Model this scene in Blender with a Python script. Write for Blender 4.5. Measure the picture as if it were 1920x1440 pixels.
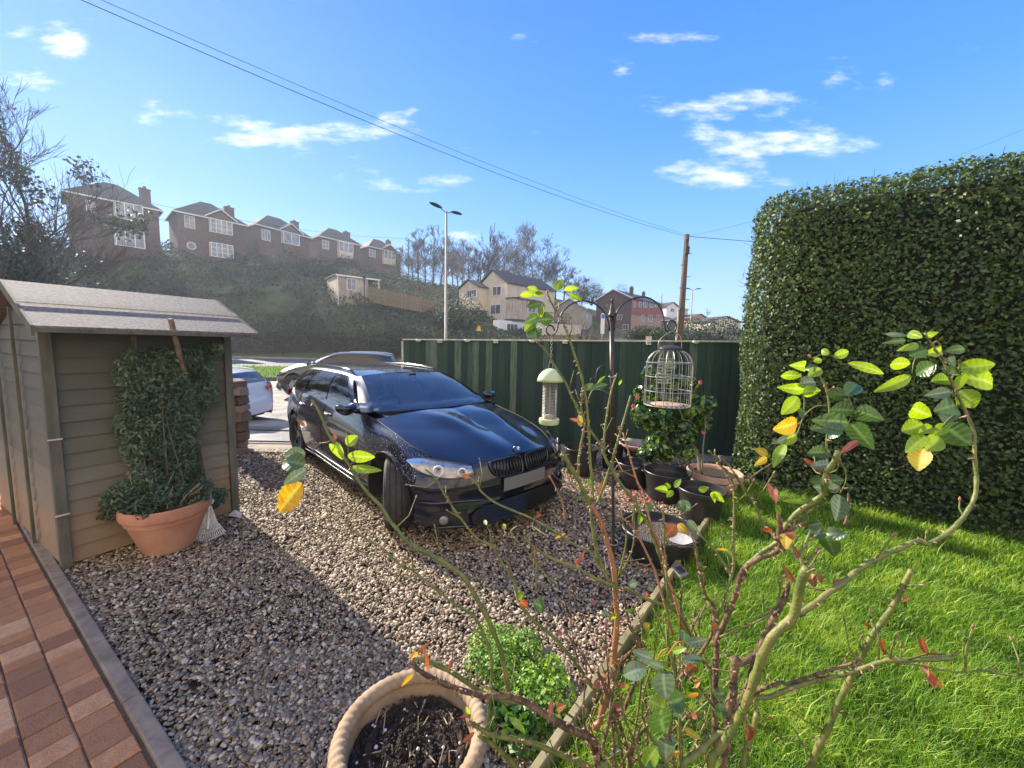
import bpy, math, random
import numpy as np
from mathutils import Vector, Matrix
random.seed(7); RNG = np.random.default_rng(11)
R = math.radians
scene = bpy.context.scene
for o in list(bpy.data.objects): bpy.data.objects.remove(o)
COL = scene.collection

# ------------------------------------------------------------------ camera
F_PX, PITCH, ROLL, CAM_H = 720.0, 0.1010, 0.0215, 1.72
cF = Vector((0, math.cos(PITCH), -math.sin(PITCH)))
cU0 = Vector((0, math.sin(PITCH), math.cos(PITCH))); cR0 = Vector((1, 0, 0))
cR = cR0 * math.cos(ROLL) + cU0 * math.sin(ROLL)
cU = -cR0 * math.sin(ROLL) + cU0 * math.cos(ROLL)
CAM = Vector((0, 0, CAM_H))
cd = bpy.data.cameras.new('camera'); cam = bpy.data.objects.new('camera', cd); COL.objects.link(cam)
cd.sensor_width = 36; cd.lens = F_PX / 1920 * 36; cd.clip_start = 0.05; cd.clip_end = 3000
cam.matrix_world = Matrix(((cR.x, cU.x, -cF.x, 0), (cR.y, cU.y, -cF.y, 0), (cR.z, cU.z, -cF.z, CAM_H), (0, 0, 0, 1)))
scene.camera = cam

def ray(px, py): return cR * ((px - 960) / F_PX) + cU * ((720 - py) / F_PX) + cF
def G(px, py, z=0.0):            # photo pixel -> point on the level z
    d = ray(px, py); return CAM + d * ((z - CAM_H) / d.z)
def D(px, py, Z):                # photo pixel -> point at distance Z in front of the lens
    return CAM + ray(px, py) * Z

# ------------------------------------------------------------------ light
SUN_ELEV = R(29); SUN_TO = Vector((-0.78, 0.63, 0)).normalized()     # towards the sun
sun_dir = Vector((SUN_TO.x * math.cos(SUN_ELEV), SUN_TO.y * math.cos(SUN_ELEV), math.sin(SUN_ELEV)))
sl = bpy.data.lights.new('sun', 'SUN'); sl.energy = 4.6; sl.angle = R(0.6); sl.color = (1, 0.90, 0.74)
so = bpy.data.objects.new('sun', sl); COL.objects.link(so)
so.rotation_euler = (-sun_dir).to_track_quat('-Z', 'Y').to_euler()
scene.view_settings.view_transform = 'Standard'; scene.view_settings.look = 'None'
scene.view_settings.exposure = 1.28; scene.view_settings.gamma = 1
w = bpy.data.worlds.new('World'); scene.world = w; w.use_nodes = True
nt = w.node_tree; nt.nodes.clear(); N = nt.nodes.new; L = nt.links.new
out = N('ShaderNodeOutputWorld'); bg = N('ShaderNodeBackground'); sky = N('ShaderNodeTexSky')
sky.sky_type = 'NISHITA'; sky.sun_disc = False; sky.sun_elevation = SUN_ELEV
sky.sun_rotation = math.atan2(SUN_TO.x, SUN_TO.y)
sky.air_density = 1.0; sky.dust_density = 0.3; sky.ozone_density = 3.0
bg.inputs['Strength'].default_value = 0.15
# the sky glare round the hidden sun is compressed, and blended with a clear-day gradient
def VM(op, a, b_=None):
    n = N('ShaderNodeVectorMath'); n.operation = op
    for i, v in enumerate((a, b_)):
        if v is None: continue
        if isinstance(v, tuple): n.inputs[i].default_value = v
        else: L(v, n.inputs[i])
    return n.outputs[0]
skc = VM('DIVIDE', sky.outputs[0], VM('ADD', VM('MULTIPLY', sky.outputs[0], (.26, .2, .13)), (1, 1, 1)))
tc = N('ShaderNodeTexCoord'); sep = N('ShaderNodeSeparateXYZ'); L(tc.outputs['Generated'], sep.inputs[0])
rp = N('ShaderNodeValToRGB'); e = rp.color_ramp.elements
e[0].position = 0; e[0].color = (.46, .68, .95, 1); e[1].position = .62; e[1].color = (.035, .20, .80, 1)
for p_, c_ in ((.10, (.34, .58, .95)), (.28, (.14, .39, .93)), (.45, (.06, .27, .88))):
    q_ = e.new(p_); q_.color = (*c_, 1)
L(sep.outputs[2], rp.inputs[0])
mixs = N('ShaderNodeMix'); mixs.data_type = 'RGBA'; mixs.inputs[0].default_value = .86
L(skc, mixs.inputs[6]); L(VM('MULTIPLY', rp.outputs[0], (4.9, 4.9, 4.9)), mixs.inputs[7])
SKYC = VM('MULTIPLY', mixs.outputs[2], (.99, .93, .85))
# clouds: fair-weather puffs at fixed bearings, broken up with noise
def M(op, a, b=None, clamp=False):
    n = N('ShaderNodeMath'); n.operation = op; n.use_clamp = clamp
    for i, v in enumerate((a, b)):
        if v is None: continue
        if isinstance(v, (int, float)): n.inputs[i].default_value = v
        else: L(v, n.inputs[i])
    return n.outputs[0]
yy = M('MAXIMUM', sep.outputs[1], 0.05)
comb = N('ShaderNodeCombineXYZ'); L(M('DIVIDE', sep.outputs[0], yy), comb.inputs[0]); L(M('DIVIDE', sep.outputs[2], yy), comb.inputs[1])
nz = N('ShaderNodeTexNoise'); nz.inputs['Scale'].default_value = 6; nz.inputs['Detail'].default_value = 8; nz.inputs['Roughness'].default_value = 0.62
mp = N('ShaderNodeMapping'); mp.inputs['Scale'].default_value = (.8, 2.5, 1); L(comb.outputs[0], mp.inputs[0]); L(mp.outputs[0], nz.inputs['Vector'])
CLOUDS = [(560, 246, 190, 26, 1.0), (430, 232, 60, 14, .5), (1385, 200, 120, 26, .8), (1470, 212, 90, 24, .7), (1420, 262, 160, 26, 1.0), (1330, 326, 105, 22, 1.15), (705, 340, 50, 18, .7),
          (835, 340, 55, 16, .7), (1568, 150, 46, 22, .6), (1250, 78, 60, 16, .6), (130, 74, 50, 24, .6), (40, 66, 30, 18, .35), (62, 168, 50, 24, .6), (1812, 82, 30, 12, .35), (1665, 152, 24, 12, .35), (1165, 130, 24, 14, .3),
          (975, 66, 26, 10, .35), (770, 205, 24, 10, .35), (870, 440, 45, 14, .3), (280, 350, 30, 16, .5), (1540, 262, 50, 20, .5), (1598, 326, 22, 14, .35)]
acc = None
for (px, py, sx, sy, k) in CLOUDS:
    d = ray(px, py); a0, b0 = d.x / d.y, d.z / d.y
    v = VM('SUBTRACT', comb.outputs[0], (a0, b0, 0)); v2 = VM('MULTIPLY', v, (F_PX / sx / 1.45, F_PX / sy / 1.5, 0))
    ln = N('ShaderNodeVectorMath'); ln.operation = 'LENGTH'; L(v2, ln.inputs[0])
    m = M('SUBTRACT', .55 + .35 * k, ln.outputs['Value'])
    acc = m if acc is None else M('MAXIMUM', acc, m)
cl = M('MULTIPLY', M('ADD', acc, M('MULTIPLY', M('SUBTRACT', nz.outputs['Fac'], .52), 5.0)), .62, True)
sm = N('ShaderNodeMapRange'); sm.interpolation_type = 'SMOOTHSTEP'; L(cl, sm.inputs[0]); sm.inputs[1].default_value = 0; sm.inputs[2].default_value = 1.0; sm.inputs[4].default_value = .88
cl = sm.outputs[0]
# warm broken cloud added out of view behind the camera to fill the shade
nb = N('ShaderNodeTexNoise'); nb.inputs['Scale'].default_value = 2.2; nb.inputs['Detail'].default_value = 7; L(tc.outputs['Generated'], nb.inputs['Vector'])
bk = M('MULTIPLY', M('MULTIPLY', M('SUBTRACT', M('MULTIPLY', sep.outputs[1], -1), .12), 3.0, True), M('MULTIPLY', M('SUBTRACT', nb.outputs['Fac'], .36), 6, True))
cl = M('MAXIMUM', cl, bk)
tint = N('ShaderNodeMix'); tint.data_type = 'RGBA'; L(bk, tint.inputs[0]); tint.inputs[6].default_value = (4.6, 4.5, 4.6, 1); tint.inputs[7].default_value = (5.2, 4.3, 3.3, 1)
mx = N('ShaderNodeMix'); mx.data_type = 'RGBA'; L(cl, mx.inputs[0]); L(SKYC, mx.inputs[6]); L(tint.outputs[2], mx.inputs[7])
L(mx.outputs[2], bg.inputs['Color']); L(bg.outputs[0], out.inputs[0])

# ------------------------------------------------------------------ materials
MATS = {}
def pm(name, c1, c2=None, scale=6, rough=.7, metal=0, bump=0, bscale=40, detail=6, c3=None, attr=False, coat=0, spec=.5,
       trans=0, stretch=None, alpha=1, wave=None, split=(.35, .65), rough2=None, glassy=0, voro=0, bdist=.01):
    m = bpy.data.materials.new(name); m.use_nodes = True; t = m.node_tree; nn = t.nodes.new; ll = t.links.new
    b = t.nodes['Principled BSDF']; MATS[name] = m
    b.inputs['Roughness'].default_value = rough; b.inputs['Metallic'].default_value = metal
    b.inputs['Specular IOR Level'].default_value = spec
    if coat: b.inputs['Coat Weight'].default_value = coat; b.inputs['Coat Roughness'].default_value = .03
    if glassy: b.inputs['Transmission Weight'].default_value = glassy
    if alpha < 1: b.inputs['Alpha'].default_value = alpha
    tcn = nn('ShaderNodeTexCoord'); vec = tcn.outputs['Object']
    if stretch:
        q = nn('ShaderNodeMapping'); q.inputs['Scale'].default_value = stretch; ll(vec, q.inputs[0]); vec = q.outputs[0]
    b.inputs['Base Color'].default_value = (*c1, 1)
    col = None
    if c2 is not None:
        rp = nn('ShaderNodeValToRGB'); e = rp.color_ramp.elements
        e[0].position = split[0]; e[0].color = (*c1, 1); e[1].position = split[1]; e[1].color = (*c2, 1)
        if c3 is not None: x = e.new(min(.98, split[1] + .2)); x.color = (*c3, 1)
        if attr:
            at = nn('ShaderNodeAttribute'); at.attribute_name = 'var'
            if scale:
                nz_ = nn('ShaderNodeTexNoise'); nz_.inputs['Scale'].default_value = scale; nz_.inputs['Detail'].default_value = detail; ll(vec, nz_.inputs['Vector'])
                mm = nn('ShaderNodeMath'); mm.operation = 'MULTIPLY_ADD'; ll(nz_.outputs['Fac'], mm.inputs[0]); mm.inputs[1].default_value = .5
                ll(at.outputs['Fac'], mm.inputs[2]); s2 = nn('ShaderNodeMath'); s2.operation = 'SUBTRACT'; ll(mm.outputs[0], s2.inputs[0]); s2.inputs[1].default_value = .25
                ll(s2.outputs[0], rp.inputs[0])
            else: ll(at.outputs['Fac'], rp.inputs[0])
        else:
            nz_ = nn('ShaderNodeTexNoise'); nz_.inputs['Scale'].default_value = scale; nz_.inputs['Detail'].default_value = detail
            nz_.inputs['Roughness'].default_value = .6; ll(vec, nz_.inputs['Vector']); ll(nz_.outputs['Fac'], rp.inputs[0])
        col = rp.outputs[0]; ll(col, b.inputs['Base Color'])
        if rough2 is not None:
            mr = nn('ShaderNodeMapRange'); ll(nz_.outputs['Fac'], mr.inputs[0]); mr.inputs[1].default_value = .35; mr.inputs[2].default_value = .65
            mr.inputs[3].default_value = rough; mr.inputs[4].default_value = rough2; ll(mr.outputs[0], b.inputs['Roughness'])
    if bump:
        if voro:
            bn = nn('ShaderNodeTexVoronoi'); bn.inputs['Scale'].default_value = bscale; ll(vec, bn.inputs['Vector']); bo = bn.outputs['Distance']
        else:
            bn = nn('ShaderNodeTexNoise'); bn.inputs['Scale'].default_value = bscale; bn.inputs['Detail'].default_value = 5; ll(vec, bn.inputs['Vector']); bo = bn.outputs['Fac']
        bp = nn('ShaderNodeBump'); bp.inputs['Strength'].default_value = bump; bp.inputs['Distance'].default_value = bdist
        ll(bo, bp.inputs['Height']); ll(bp.outputs[0], b.inputs['Normal'])
    if trans:
        tl = nn('ShaderNodeBsdfTranslucent'); ms = nn('ShaderNodeMixShader'); ms.inputs[0].default_value = trans
        hs = nn('ShaderNodeHueSaturation'); hs.inputs['Hue'].default_value = .485; hs.inputs['Saturation'].default_value = 1.1; hs.inputs['Value'].default_value = 1.5
        if col is not None: ll(col, hs.inputs['Color'])
        else: hs.inputs['Color'].default_value = (*c1, 1)
        ll(hs.outputs[0], tl.inputs['Color']); ll(b.outputs[0], ms.inputs[1]); ll(tl.outputs[0], ms.inputs[2])
        ll(ms.outputs[0], t.nodes['Material Output'].inputs[0])
    return m

# ------------------------------------------------------------------ mesh helpers
ORG = {}
def tag(o, label=None, cat=None, group=None, kind=None):
    if label: o['label'] = label
    if cat: o['category'] = cat
    if group: o['group'] = group
    if kind: o['kind'] = kind
    return o
def thing(name, loc, label, cat, group=None, rz=0):
    o = bpy.data.objects.new(name, None); COL.objects.link(o); o.empty_display_size = .2
    o.location = loc; o.rotation_euler = (0, 0, rz); tag(o, label, cat, group); ORG[o.name] = Vector(loc) if not rz else Vector((0, 0, 0))
    return o
def link_mesh(name, me, parent):
    o = bpy.data.objects.new(name, me); COL.objects.link(o)
    if parent is not None:
        o.parent = parent; ORG[o.name] = ORG[parent.name]
        off = ORG[parent.name]
        if off.length > 0: me.transform(Matrix.Translation(-off))
    else: ORG[o.name] = Vector((0, 0, 0))
    return o
class MB:
    def __init__(s): s.v = []; s.f = []; s.mi = []; s.m = 0
    def add(s, vs, fs):
        k = len(s.v); s.v += [tuple(v) for v in vs]; s.f += [tuple(i + k for i in f) for f in fs]; s.mi += [s.m] * len(fs); return s
    def box(s, c, size, rz=0, rx=0, ry=0, taper=1, bev=0):
        hx, hy, hz = size[0] / 2, size[1] / 2, size[2] / 2
        M3 = Matrix.Rotation(rz, 3, 'Z') @ Matrix.Rotation(ry, 3, 'Y') @ Matrix.Rotation(rx, 3, 'X'); c = Vector(c)
        vs = []
        for z in (-1, 1):
            k = taper if z > 0 else 1
            for x, y in ((-1, -1), (1, -1), (1, 1), (-1, 1)): vs.append(c + M3 @ Vector((x * hx * k, y * hy * k, z * hz)))
        return s.add(vs, [(3, 2, 1, 0), (4, 5, 6, 7), (0, 1, 5, 4), (1, 2, 6, 5), (2, 3, 7, 6), (3, 0, 4, 7)])
    def tube(s, pts, rad, n=8, cap=True):
        pts = [Vector(p) for p in pts]; k = len(pts)
        if isinstance(rad, (int, float)): rad = [rad] * k
        vs = []; prev = None
        for i, p in enumerate(pts):
            t = (pts[min(i + 1, k - 1)] - pts[max(i - 1, 0)])
            t = t.normalized() if t.length > 1e-9 else Vector((0, 0, 1))
            if prev is None:
                a = t.cross(Vector((0, 0, 1)))
                if a.length < .05: a = t.cross(Vector((0, 1, 0)))
                a.normalize()
            else:
                a = prev - t * prev.dot(t); a.normalize()
            prev = a; b = t.cross(a)
            for j in range(n):
                q = 2 * math.pi * j / n; vs.append(p + (a * math.cos(q) + b * math.sin(q)) * rad[i])
        fs = [(i * n + j, i * n + (j + 1) % n, (i + 1) * n + (j + 1) % n, (i + 1) * n + j) for i in range(k - 1) for j in range(n)]
        if cap: fs += [tuple(range(n))[::-1], tuple((k - 1) * n + j for j in range(n))]
        return s.add(vs, fs)
    def lathe(s, prof, c, n=32, close=False, sq=1):
        c = Vector(c); k = len(prof)
        vs = [c + Vector((r * math.cos(2 * math.pi * j / n), r * sq * math.sin(2 * math.pi * j / n), z)) for r, z in prof for j in range(n)]
        fs = [(i * n + j, i * n + (j + 1) % n, (i + 1) * n + (j + 1) % n, (i + 1) * n + j) for i in range(k - 1) for j in range(n)]
        if close: fs += [tuple((k - 1) * n + j for j in range(n))]
        return s.add(vs, fs)
    def grid(s, P):      # P rows x cols of points
        a, b = len(P), len(P[0]); return s.add([p for r in P for p in r], [(i * b + j, i * b + j + 1, (i + 1) * b + j + 1, (i + 1) * b + j) for i in range(a - 1) for j in range(b - 1)])
    def quad(s, a, b, c, d): return s.add([a, b, c, d], [(0, 1, 2, 3)])
    def slab(s, poly, z0, z1):   # extruded polygon (xy list)
        n = len(poly); vs = [(x, y, z0) for x, y in poly] + [(x, y, z1) for x, y in poly]
        return s.add(vs, [tuple(range(n))[::-1], tuple(range(n, 2 * n))] + [(i, (i + 1) % n, n + (i + 1) % n, n + i) for i in range(n)])
    def prism(s, face, ext):     # face: list of 3d points, ext vector
        n = len(face); e = Vector(ext); vs = [Vector(p) for p in face] + [Vector(p) + e for p in face]
        return s.add(vs, [tuple(range(n))[::-1], tuple(range(n, 2 * n))] + [(i, (i + 1) % n, n + (i + 1) % n, n + i) for i in range(n)])
    def build(s, name, mats, parent=None, smooth=False, bevel=0, solid=0, angle=None):
        me = bpy.data.meshes.new(name); me.from_pydata(s.v, [], s.f)
        if not isinstance(mats, (list, tuple)): mats = [mats]
        for m in mats: me.materials.append(MATS[m] if isinstance(m, str) else m)
        if len(mats) > 1: me.polygons.foreach_set('material_index', s.mi)
        if smooth: me.polygons.foreach_set('use_smooth', [True] * len(me.polygons))
        me.update(); o = link_mesh(name, me, parent)
        if solid: q = o.modifiers.new('s', 'SOLIDIFY'); q.thickness = solid; q.offset = -1
        if bevel: q = o.modifiers.new('b', 'BEVEL'); q.width = bevel; q.segments = 2; q.limit_method = 'ANGLE'
        if smooth and angle:
            try: me.set_sharp_from_angle(angle=R(angle))
            except Exception: pass
        return o
def np_mesh(name, V, Fc, mat, parent=None, var=None, smooth=False):
    me = bpy.data.meshes.new(name); nv, nf, k = len(V), len(Fc), Fc.shape[1]
    me.vertices.add(nv); me.vertices.foreach_set('co', V.astype(np.float32).ravel())
    me.loops.add(nf * k); me.loops.foreach_set('vertex_index', Fc.astype(np.int32).ravel())
    me.polygons.add(nf); me.polygons.foreach_set('loop_start', np.arange(0, nf * k, k, dtype=np.int32))
    try: me.polygons.foreach_set('loop_total', np.full(nf, k, dtype=np.int32))
    except Exception: pass
    if smooth: me.polygons.foreach_set('use_smooth', np.ones(nf, dtype=bool))
    if var is not None:
        a = me.attributes.new('var', 'FLOAT', 'POINT'); a.data.foreach_set('value', var.astype(np.float32))
    me.materials.append(MATS[mat]); me.update(calc_edges=True); me.validate()
    return link_mesh(name, me, parent)
def vnoise(P, scale, seed=0):      # cheap smooth noise from summed sines, about -1..1
    r = np.random.default_rng(seed); o = np.zeros(len(P))
    for k in range(6):
        d = r.normal(size=3); d /= np.linalg.norm(d); o += np.sin(P @ d * scale * (1 + .5 * k) + r.uniform(0, 6.28)) / (1 + .35 * k)
    return o / 2.6
def rand_rot(n, r=RNG):
    q = r.normal(size=(n, 4)); q /= np.linalg.norm(q, axis=1)[:, None]; a, b, c, d = q.T
    return np.stack([1 - 2 * (c * c + d * d), 2 * (b * c - a * d), 2 * (b * d + a * c), 2 * (b * c + a * d), 1 - 2 * (b * b + d * d), 2 * (c * d - a * b), 2 * (b * d - a * c), 2 * (c * d + a * b), 1 - 2 * (b * b + c * c)], -1).reshape(n, 3, 3)
def leaf_mesh(C, Nrm, size, aspect=.55, jitter=.7, rng=RNG, down=0.0, droop=.25):
    """5-vertex folded leaves at C, facing roughly Nrm."""
    n = len(C); Nn = Nrm + rng.normal(size=(n, 3)) * jitter; Nn /= np.linalg.norm(Nn, axis=1)[:, None]
    A = rng.normal(size=(n, 3)); A[:, 2] -= down; A -= (A * Nn).sum(1)[:, None] * Nn; A /= np.linalg.norm(A, axis=1)[:, None] + 1e-9
    B = np.cross(Nn, A); s = (size * rng.uniform(.65, 1.3, n))[:, None]
    V = np.stack([C - A * s * .5, C + B * s * aspect * .5 + Nn * s * .07 , C - B * s * aspect * .5 + Nn * s * .07, C + A * s * .5 - Nn * s * droop * .4, C + Nn * s * 0.0], 1)
    base = np.arange(n)[:, None] * 5
    T = np.array([[0, 1, 4], [1, 3, 4], [3, 2, 4], [2, 0, 4]])
    Fc = (base[:, None, :] + T[None]).reshape(-1, 3)
    return V.reshape(-1, 3), Fc
def merge(L_):
    Vs, Fs, k = [], [], 0
    for V, Fc in L_: Vs.append(V); Fs.append(Fc + k); k += len(V)
    return np.concatenate(Vs), np.concatenate(Fs)
def crs(P, n):       # Catmull-Rom through 3-D points
    P = [Vector(p) for p in P]
    if len(P) < 3: return [P[0].lerp(P[-1], i / n) for i in range(n + 1)]
    Q = [P[0] * 2 - P[1]] + P + [P[-1] * 2 - P[-2]]; o = []
    for i in range(1, len(Q) - 2):
        for k in range(n):
            t = k / n; a, b, c, d = Q[i - 1], Q[i], Q[i + 1], Q[i + 2]
            o.append(.5 * ((2 * b) + (c - a) * t + (2 * a - 5 * b + 4 * c - d) * t * t + (3 * b - a - 3 * c + d) * t ** 3))
    o.append(P[-1]); return o
def inpoly(P, poly):
    x, y = P[:, 0], P[:, 1]; c = np.zeros(len(P), bool); n = len(poly)
    for i in range(n):
        x1, y1 = poly[i]; x2, y2 = poly[(i + 1) % n]
        if y1 == y2: continue
        c ^= ((y1 > y) != (y2 > y)) & (x < (x2 - x1) * (y - y1) / (y2 - y1) + x1)
    return c
# ------------------------------------------------------------------ surface materials
pm('gravel_base', (.06, .045, .034), (.15, .115, .085), scale=60, rough=.9, bump=1, bscale=70, voro=1, bdist=.02)
pm('stone_chip', (.08, .058, .038), (.345, .262, .175), c3=(.62, .50, .35), scale=0, attr=True, rough=.62, split=(.08, .6), spec=.4)
pm('soil', (.018, .012, .009), (.055, .038, .027), scale=45, rough=.95, bump=1, bscale=90, bdist=.015)
pm('paver', (.27, .125, .06), (.48, .225, .10), c3=(.58, .33, .17), scale=30, attr=True, rough=.95, bump=1, bscale=110, bdist=.006, split=(.1, .8))
pm('joint_sand', (.07, .055, .04), (.14, .11, .08), scale=90, rough=1)
pm('kerb_stone', (.19, .14, .10), (.31, .235, .165), scale=14, rough=.9, bump=.4, bscale=180, bdist=.003)
pm('asphalt', (.08, .078, .076), (.15, .145, .14), scale=2.2, rough=.62, bump=.8, bscale=120, bdist=.006, rough2=.45)
pm('asphalt_old', (.12, .105, .088), (.27, .24, .20), scale=1.4, rough=.75, bump=1, bscale=40, bdist=.03, rough2=.55)
pm('concrete', (.22, .185, .14), (.38, .32, .25), scale=3, rough=.9, bump=.5, bscale=70, bdist=.006)
pm('lawn_soil', (.035, .055, .012), (.06, .10, .02), scale=30, rough=1, bump=1, bscale=80, bdist=.02)
pm('grass_blade', (.055, .13, .014), (.22, .40, .03), c3=(.50, .56, .11), scale=2.6, attr=True, rough=.5, trans=.42, split=(.15, .62), spec=.35)
pm('verge_grass', (.04, .07, .02), (.09, .13, .035), scale=3, rough=.9, bump=1, bscale=20, bdist=.06)
pm('hill_ground', (.045, .06, .022), (.10, .11, .04), scale=.35, rough=1, bump=1, bscale=1.2, bdist=.5, c3=(.09, .16, .03))
pm('hill_brush', (.03, .045, .02), (.09, .10, .045), scale=.4, attr=True, rough=.8, c3=(.14, .11, .06), trans=.15, split=(.2, .7))
pm('hedge_leaf', (.038, .068, .02), (.125, .19, .05), c3=(.27, .31, .10), scale=1.2, attr=True, rough=.5, trans=.22, split=(.1, .7), spec=.4)
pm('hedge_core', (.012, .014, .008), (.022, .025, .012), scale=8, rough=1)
pm('hedge_twig', (.07, .05, .035), (.13, .10, .07), scale=9, rough=.9)
pm('shrub_leaf', (.02, .04, .012), (.055, .085, .025), c3=(.10, .14, .04), scale=.8, attr=True, rough=.6, trans=.2)
pm('fence_green', (.012, .034, .026), (.032, .07, .05), scale=13, stretch=(6, 6, .3), rough=.75, bump=.6, bscale=12, c3=(.15, .20, .14), bdist=.006, attr=True, split=(.3, .6))
pm('white_cap', (.42, .38, .28), (.62, .58, .46), scale=14, rough=.5)
pm('lamp_plastic', (.55, .5, .38), (.7, .66, .52), scale=9, rough=.4)
pm('lamp_dark', (.05, .05, .055), rough=.15)
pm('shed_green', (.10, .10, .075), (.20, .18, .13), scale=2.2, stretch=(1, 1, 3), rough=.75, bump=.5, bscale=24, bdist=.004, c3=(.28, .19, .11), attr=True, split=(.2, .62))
pm('shed_post', (.075, .082, .062), (.15, .14, .10), scale=6, stretch=(3, 3, .6), rough=.8, bump=.4, bscale=20, bdist=.004, c3=(.2, .14, .08))
pm('roof_felt', (.10, .088, .078), (.24, .21, .185), scale=55, rough=.8, bump=.7, bscale=300, bdist=.004, detail=3)
pm('old_wood', (.12, .09, .055), (.26, .2, .13), scale=8, stretch=(5, 5, .8), rough=.85, bump=.5, bscale=20, bdist=.004)
pm('mossy_wood', (.15, .14, .06), (.34, .28, .15), scale=6, rough=.85, bump=.6, bscale=40, bdist=.004, c3=(.34, .3, .18))
pm('rubble', (.13, .10, .075), (.27, .2, .145), scale=5, rough=.9, bump=.8, bscale=14, bdist=.02, attr=True)
pm('mortar', (.14, .12, .10), rough=1)
pm('white_paint', (.72, .72, .70), rough=.5)

# ------------------------------------------------------------------ ground
GX0 = -420; GX1 = 520
def gz(y): return 0 if y < 5.8 else (-.28 * (y - 5.8) / 6.2 if y < 12 else -.28)
b = MB(); ys = [-60, 0, 3, 5.8, 7, 9, 12, 20, 30, 44]
b.grid([[(x, y, gz(y) - .03) for x in (GX0, -60, -20, 0, 20, 60, GX1)] for y in ys])
tag(b.build('ground', 'gravel_base', smooth=False), kind='structure')
# hillside: a height field through known bases of the houses and trees
cp = [(x, 42.6, -.28) for x in range(-400, 521, 40)] + [(x, 47, .9) for x in (-80, -55, -30, -10)] + [(x, 50, .4) for x in (8, 20, 40, 70)]
HB = [(125, 359, 47), (330, 396, 55), (482, 421, 66), (600, 443, 80), (692, 462, 92)]
for px, py, Z in HB:
    p = D(px, py, Z); z = p.z - 6.0; cp += [(p.x, p.y, z), (p.x + 5.3, p.y + 6.8, z), (p.x - 5, p.y + 5, z + .4)]
for px, py, Z in [(-600, 560, 60), (-200, 470, 48), (0, 505, 46), (300, 545, 47), (500, 550, 50), (640, 568, 50), (720, 572, 53), (830, 586, 58), (800, 535, 95),
                  (945, 622, 60), (1045, 617, 72), (1130, 622, 78), (1190, 622, 88), (1245, 617, 104), (860, 540, 105), (950, 535, 110), (1050, 560, 118), (1110, 585, 130), (1290, 612, 140), (1350, 622, 130), (1600, 620, 150), (2000, 620, 170), (2600, 630, 220)]:
    p = D(px, py, Z); cp.append(tuple(p))
for x, y, z in [(-420, 200, 30), (-200, 330, 25), (0, 330, 14), (200, 330, 8), (520, 330, 5), (520, 100, 3), (-420, 80, 20), (60, 200, 10), (-60, 180, 20), (-120, 120, 22), (0, 150, 16)]: cp.append((x, y, z))
cp = np.array(cp); rr = np.hypot(cp[:, None, 0] - cp[None, :, 0], cp[:, None, 1] - cp[None, :, 1])
Wt = np.linalg.solve(rr + np.eye(len(cp)) * -2.0, cp[:, 2] - 8)
def hz(x, y):
    x = np.atleast_1d(np.asarray(x, float)); y = np.atleast_1d(np.asarray(y, float))
    z = np.hypot(x[:, None] - cp[None, :, 0], y[:, None] - cp[None, :, 1]) @ Wt + 8
    k = np.clip((y - 42.3) / 5, 0, 1); return np.maximum(z * k - .28 * (1 - k), -.28)
xs = np.concatenate([np.linspace(-420, -100, 30)[:-1], np.linspace(-100, 120, 140), np.linspace(120, 520, 30)[1:]])
ys = np.concatenate([np.linspace(42.3, 130, 90), np.linspace(130, 420, 40)[1:]])
X, Y = np.meshgrid(xs, ys); Zh = hz(X.ravel(), Y.ravel()); n0, n1 = X.shape
Zh = Zh + vnoise(np.stack([X.ravel(), Y.ravel(), 0 * Zh], 1), .35, 3) * .25 * np.clip((Y.ravel() - 44) / 6, 0, 1)
idx = np.arange(n0 * n1).reshape(n0, n1); Fq = np.stack([idx[:-1, :-1], idx[:-1, 1:], idx[1:, 1:], idx[1:, :-1]], -1).reshape(-1, 4)
tag(np_mesh('hillside', np.stack([X.ravel(), Y.ravel(), Zh], 1), Fq, 'hill_ground', smooth=True), kind='structure')
def hz1(x, y): return float(hz(x, y)[0])

def sheet(name, mat, pts, dz, thick=0, kind='structure', drop=None):
    b = MB(); b.slab([(p[0], p[1]) for p in pts], -.06, .0)
    vs = []
    for x, y, z in b.v: vs.append((x, y, gz(y) + dz + z))
    b.v = vs; return tag(b.build(name, mat), kind=kind)
# strips across the view: drive apron, lay-by, verge, road, far pavement
def strip(name, mat, y0, y1, dz, x0=-90, x1=90):
    b = MB(); yy_ = [y0] + [y for y in (5.8, 12) if y0 < y < y1] + [y1]
    b.grid([[(x, y, gz(y) + dz) for x in (x0, -20, -4, 0, 20, x1)] for y in yy_]); return tag(b.build(name, mat), kind='structure')
strip('side_road', 'asphalt_old', 8.6, 19.0, -.022)
strip('road', 'asphalt', 26.8, 41.6, -.02, -300, 300)
b = MB()
vs = [(-60, 19.1), (60, 19.1), (60, 26.6), (-60, 26.6)]; b.slab(vs, -.3, -.12); b.slab([(-60, 18.95), (60, 18.95), (60, 19.09), (-60, 19.09)], -.3, -.14)
tag(b.build('verge_base', 'verge_grass'), kind='structure')
b = MB(); b.slab([(-300, 41.62), (300, 41.62), (300, 41.75), (-300, 41.75)], -.3, -.14); b.slab([(-300, 41.76), (300, 41.76), (300, 43.2), (-300, 43.2)], -.3, -.16)
tag(b.build('pavement', 'concrete'), kind='structure')
b = MB(); b.m = 0
for i, x in enumerate(range(-80, 80, 6)): b.box((x, 34.2, -.294), (2.4, .12, .006))
tag(b.build('road_marking', 'white_paint'), kind='structure')
b = MB(); b.box((-6.5, 15.4, -.29), (9, .1, .006)); b.box((-3.0, 12.6, -.29), (.1, 5, .006)); tag(b.build('parking_marking', 'white_paint'), kind='structure')
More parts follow.
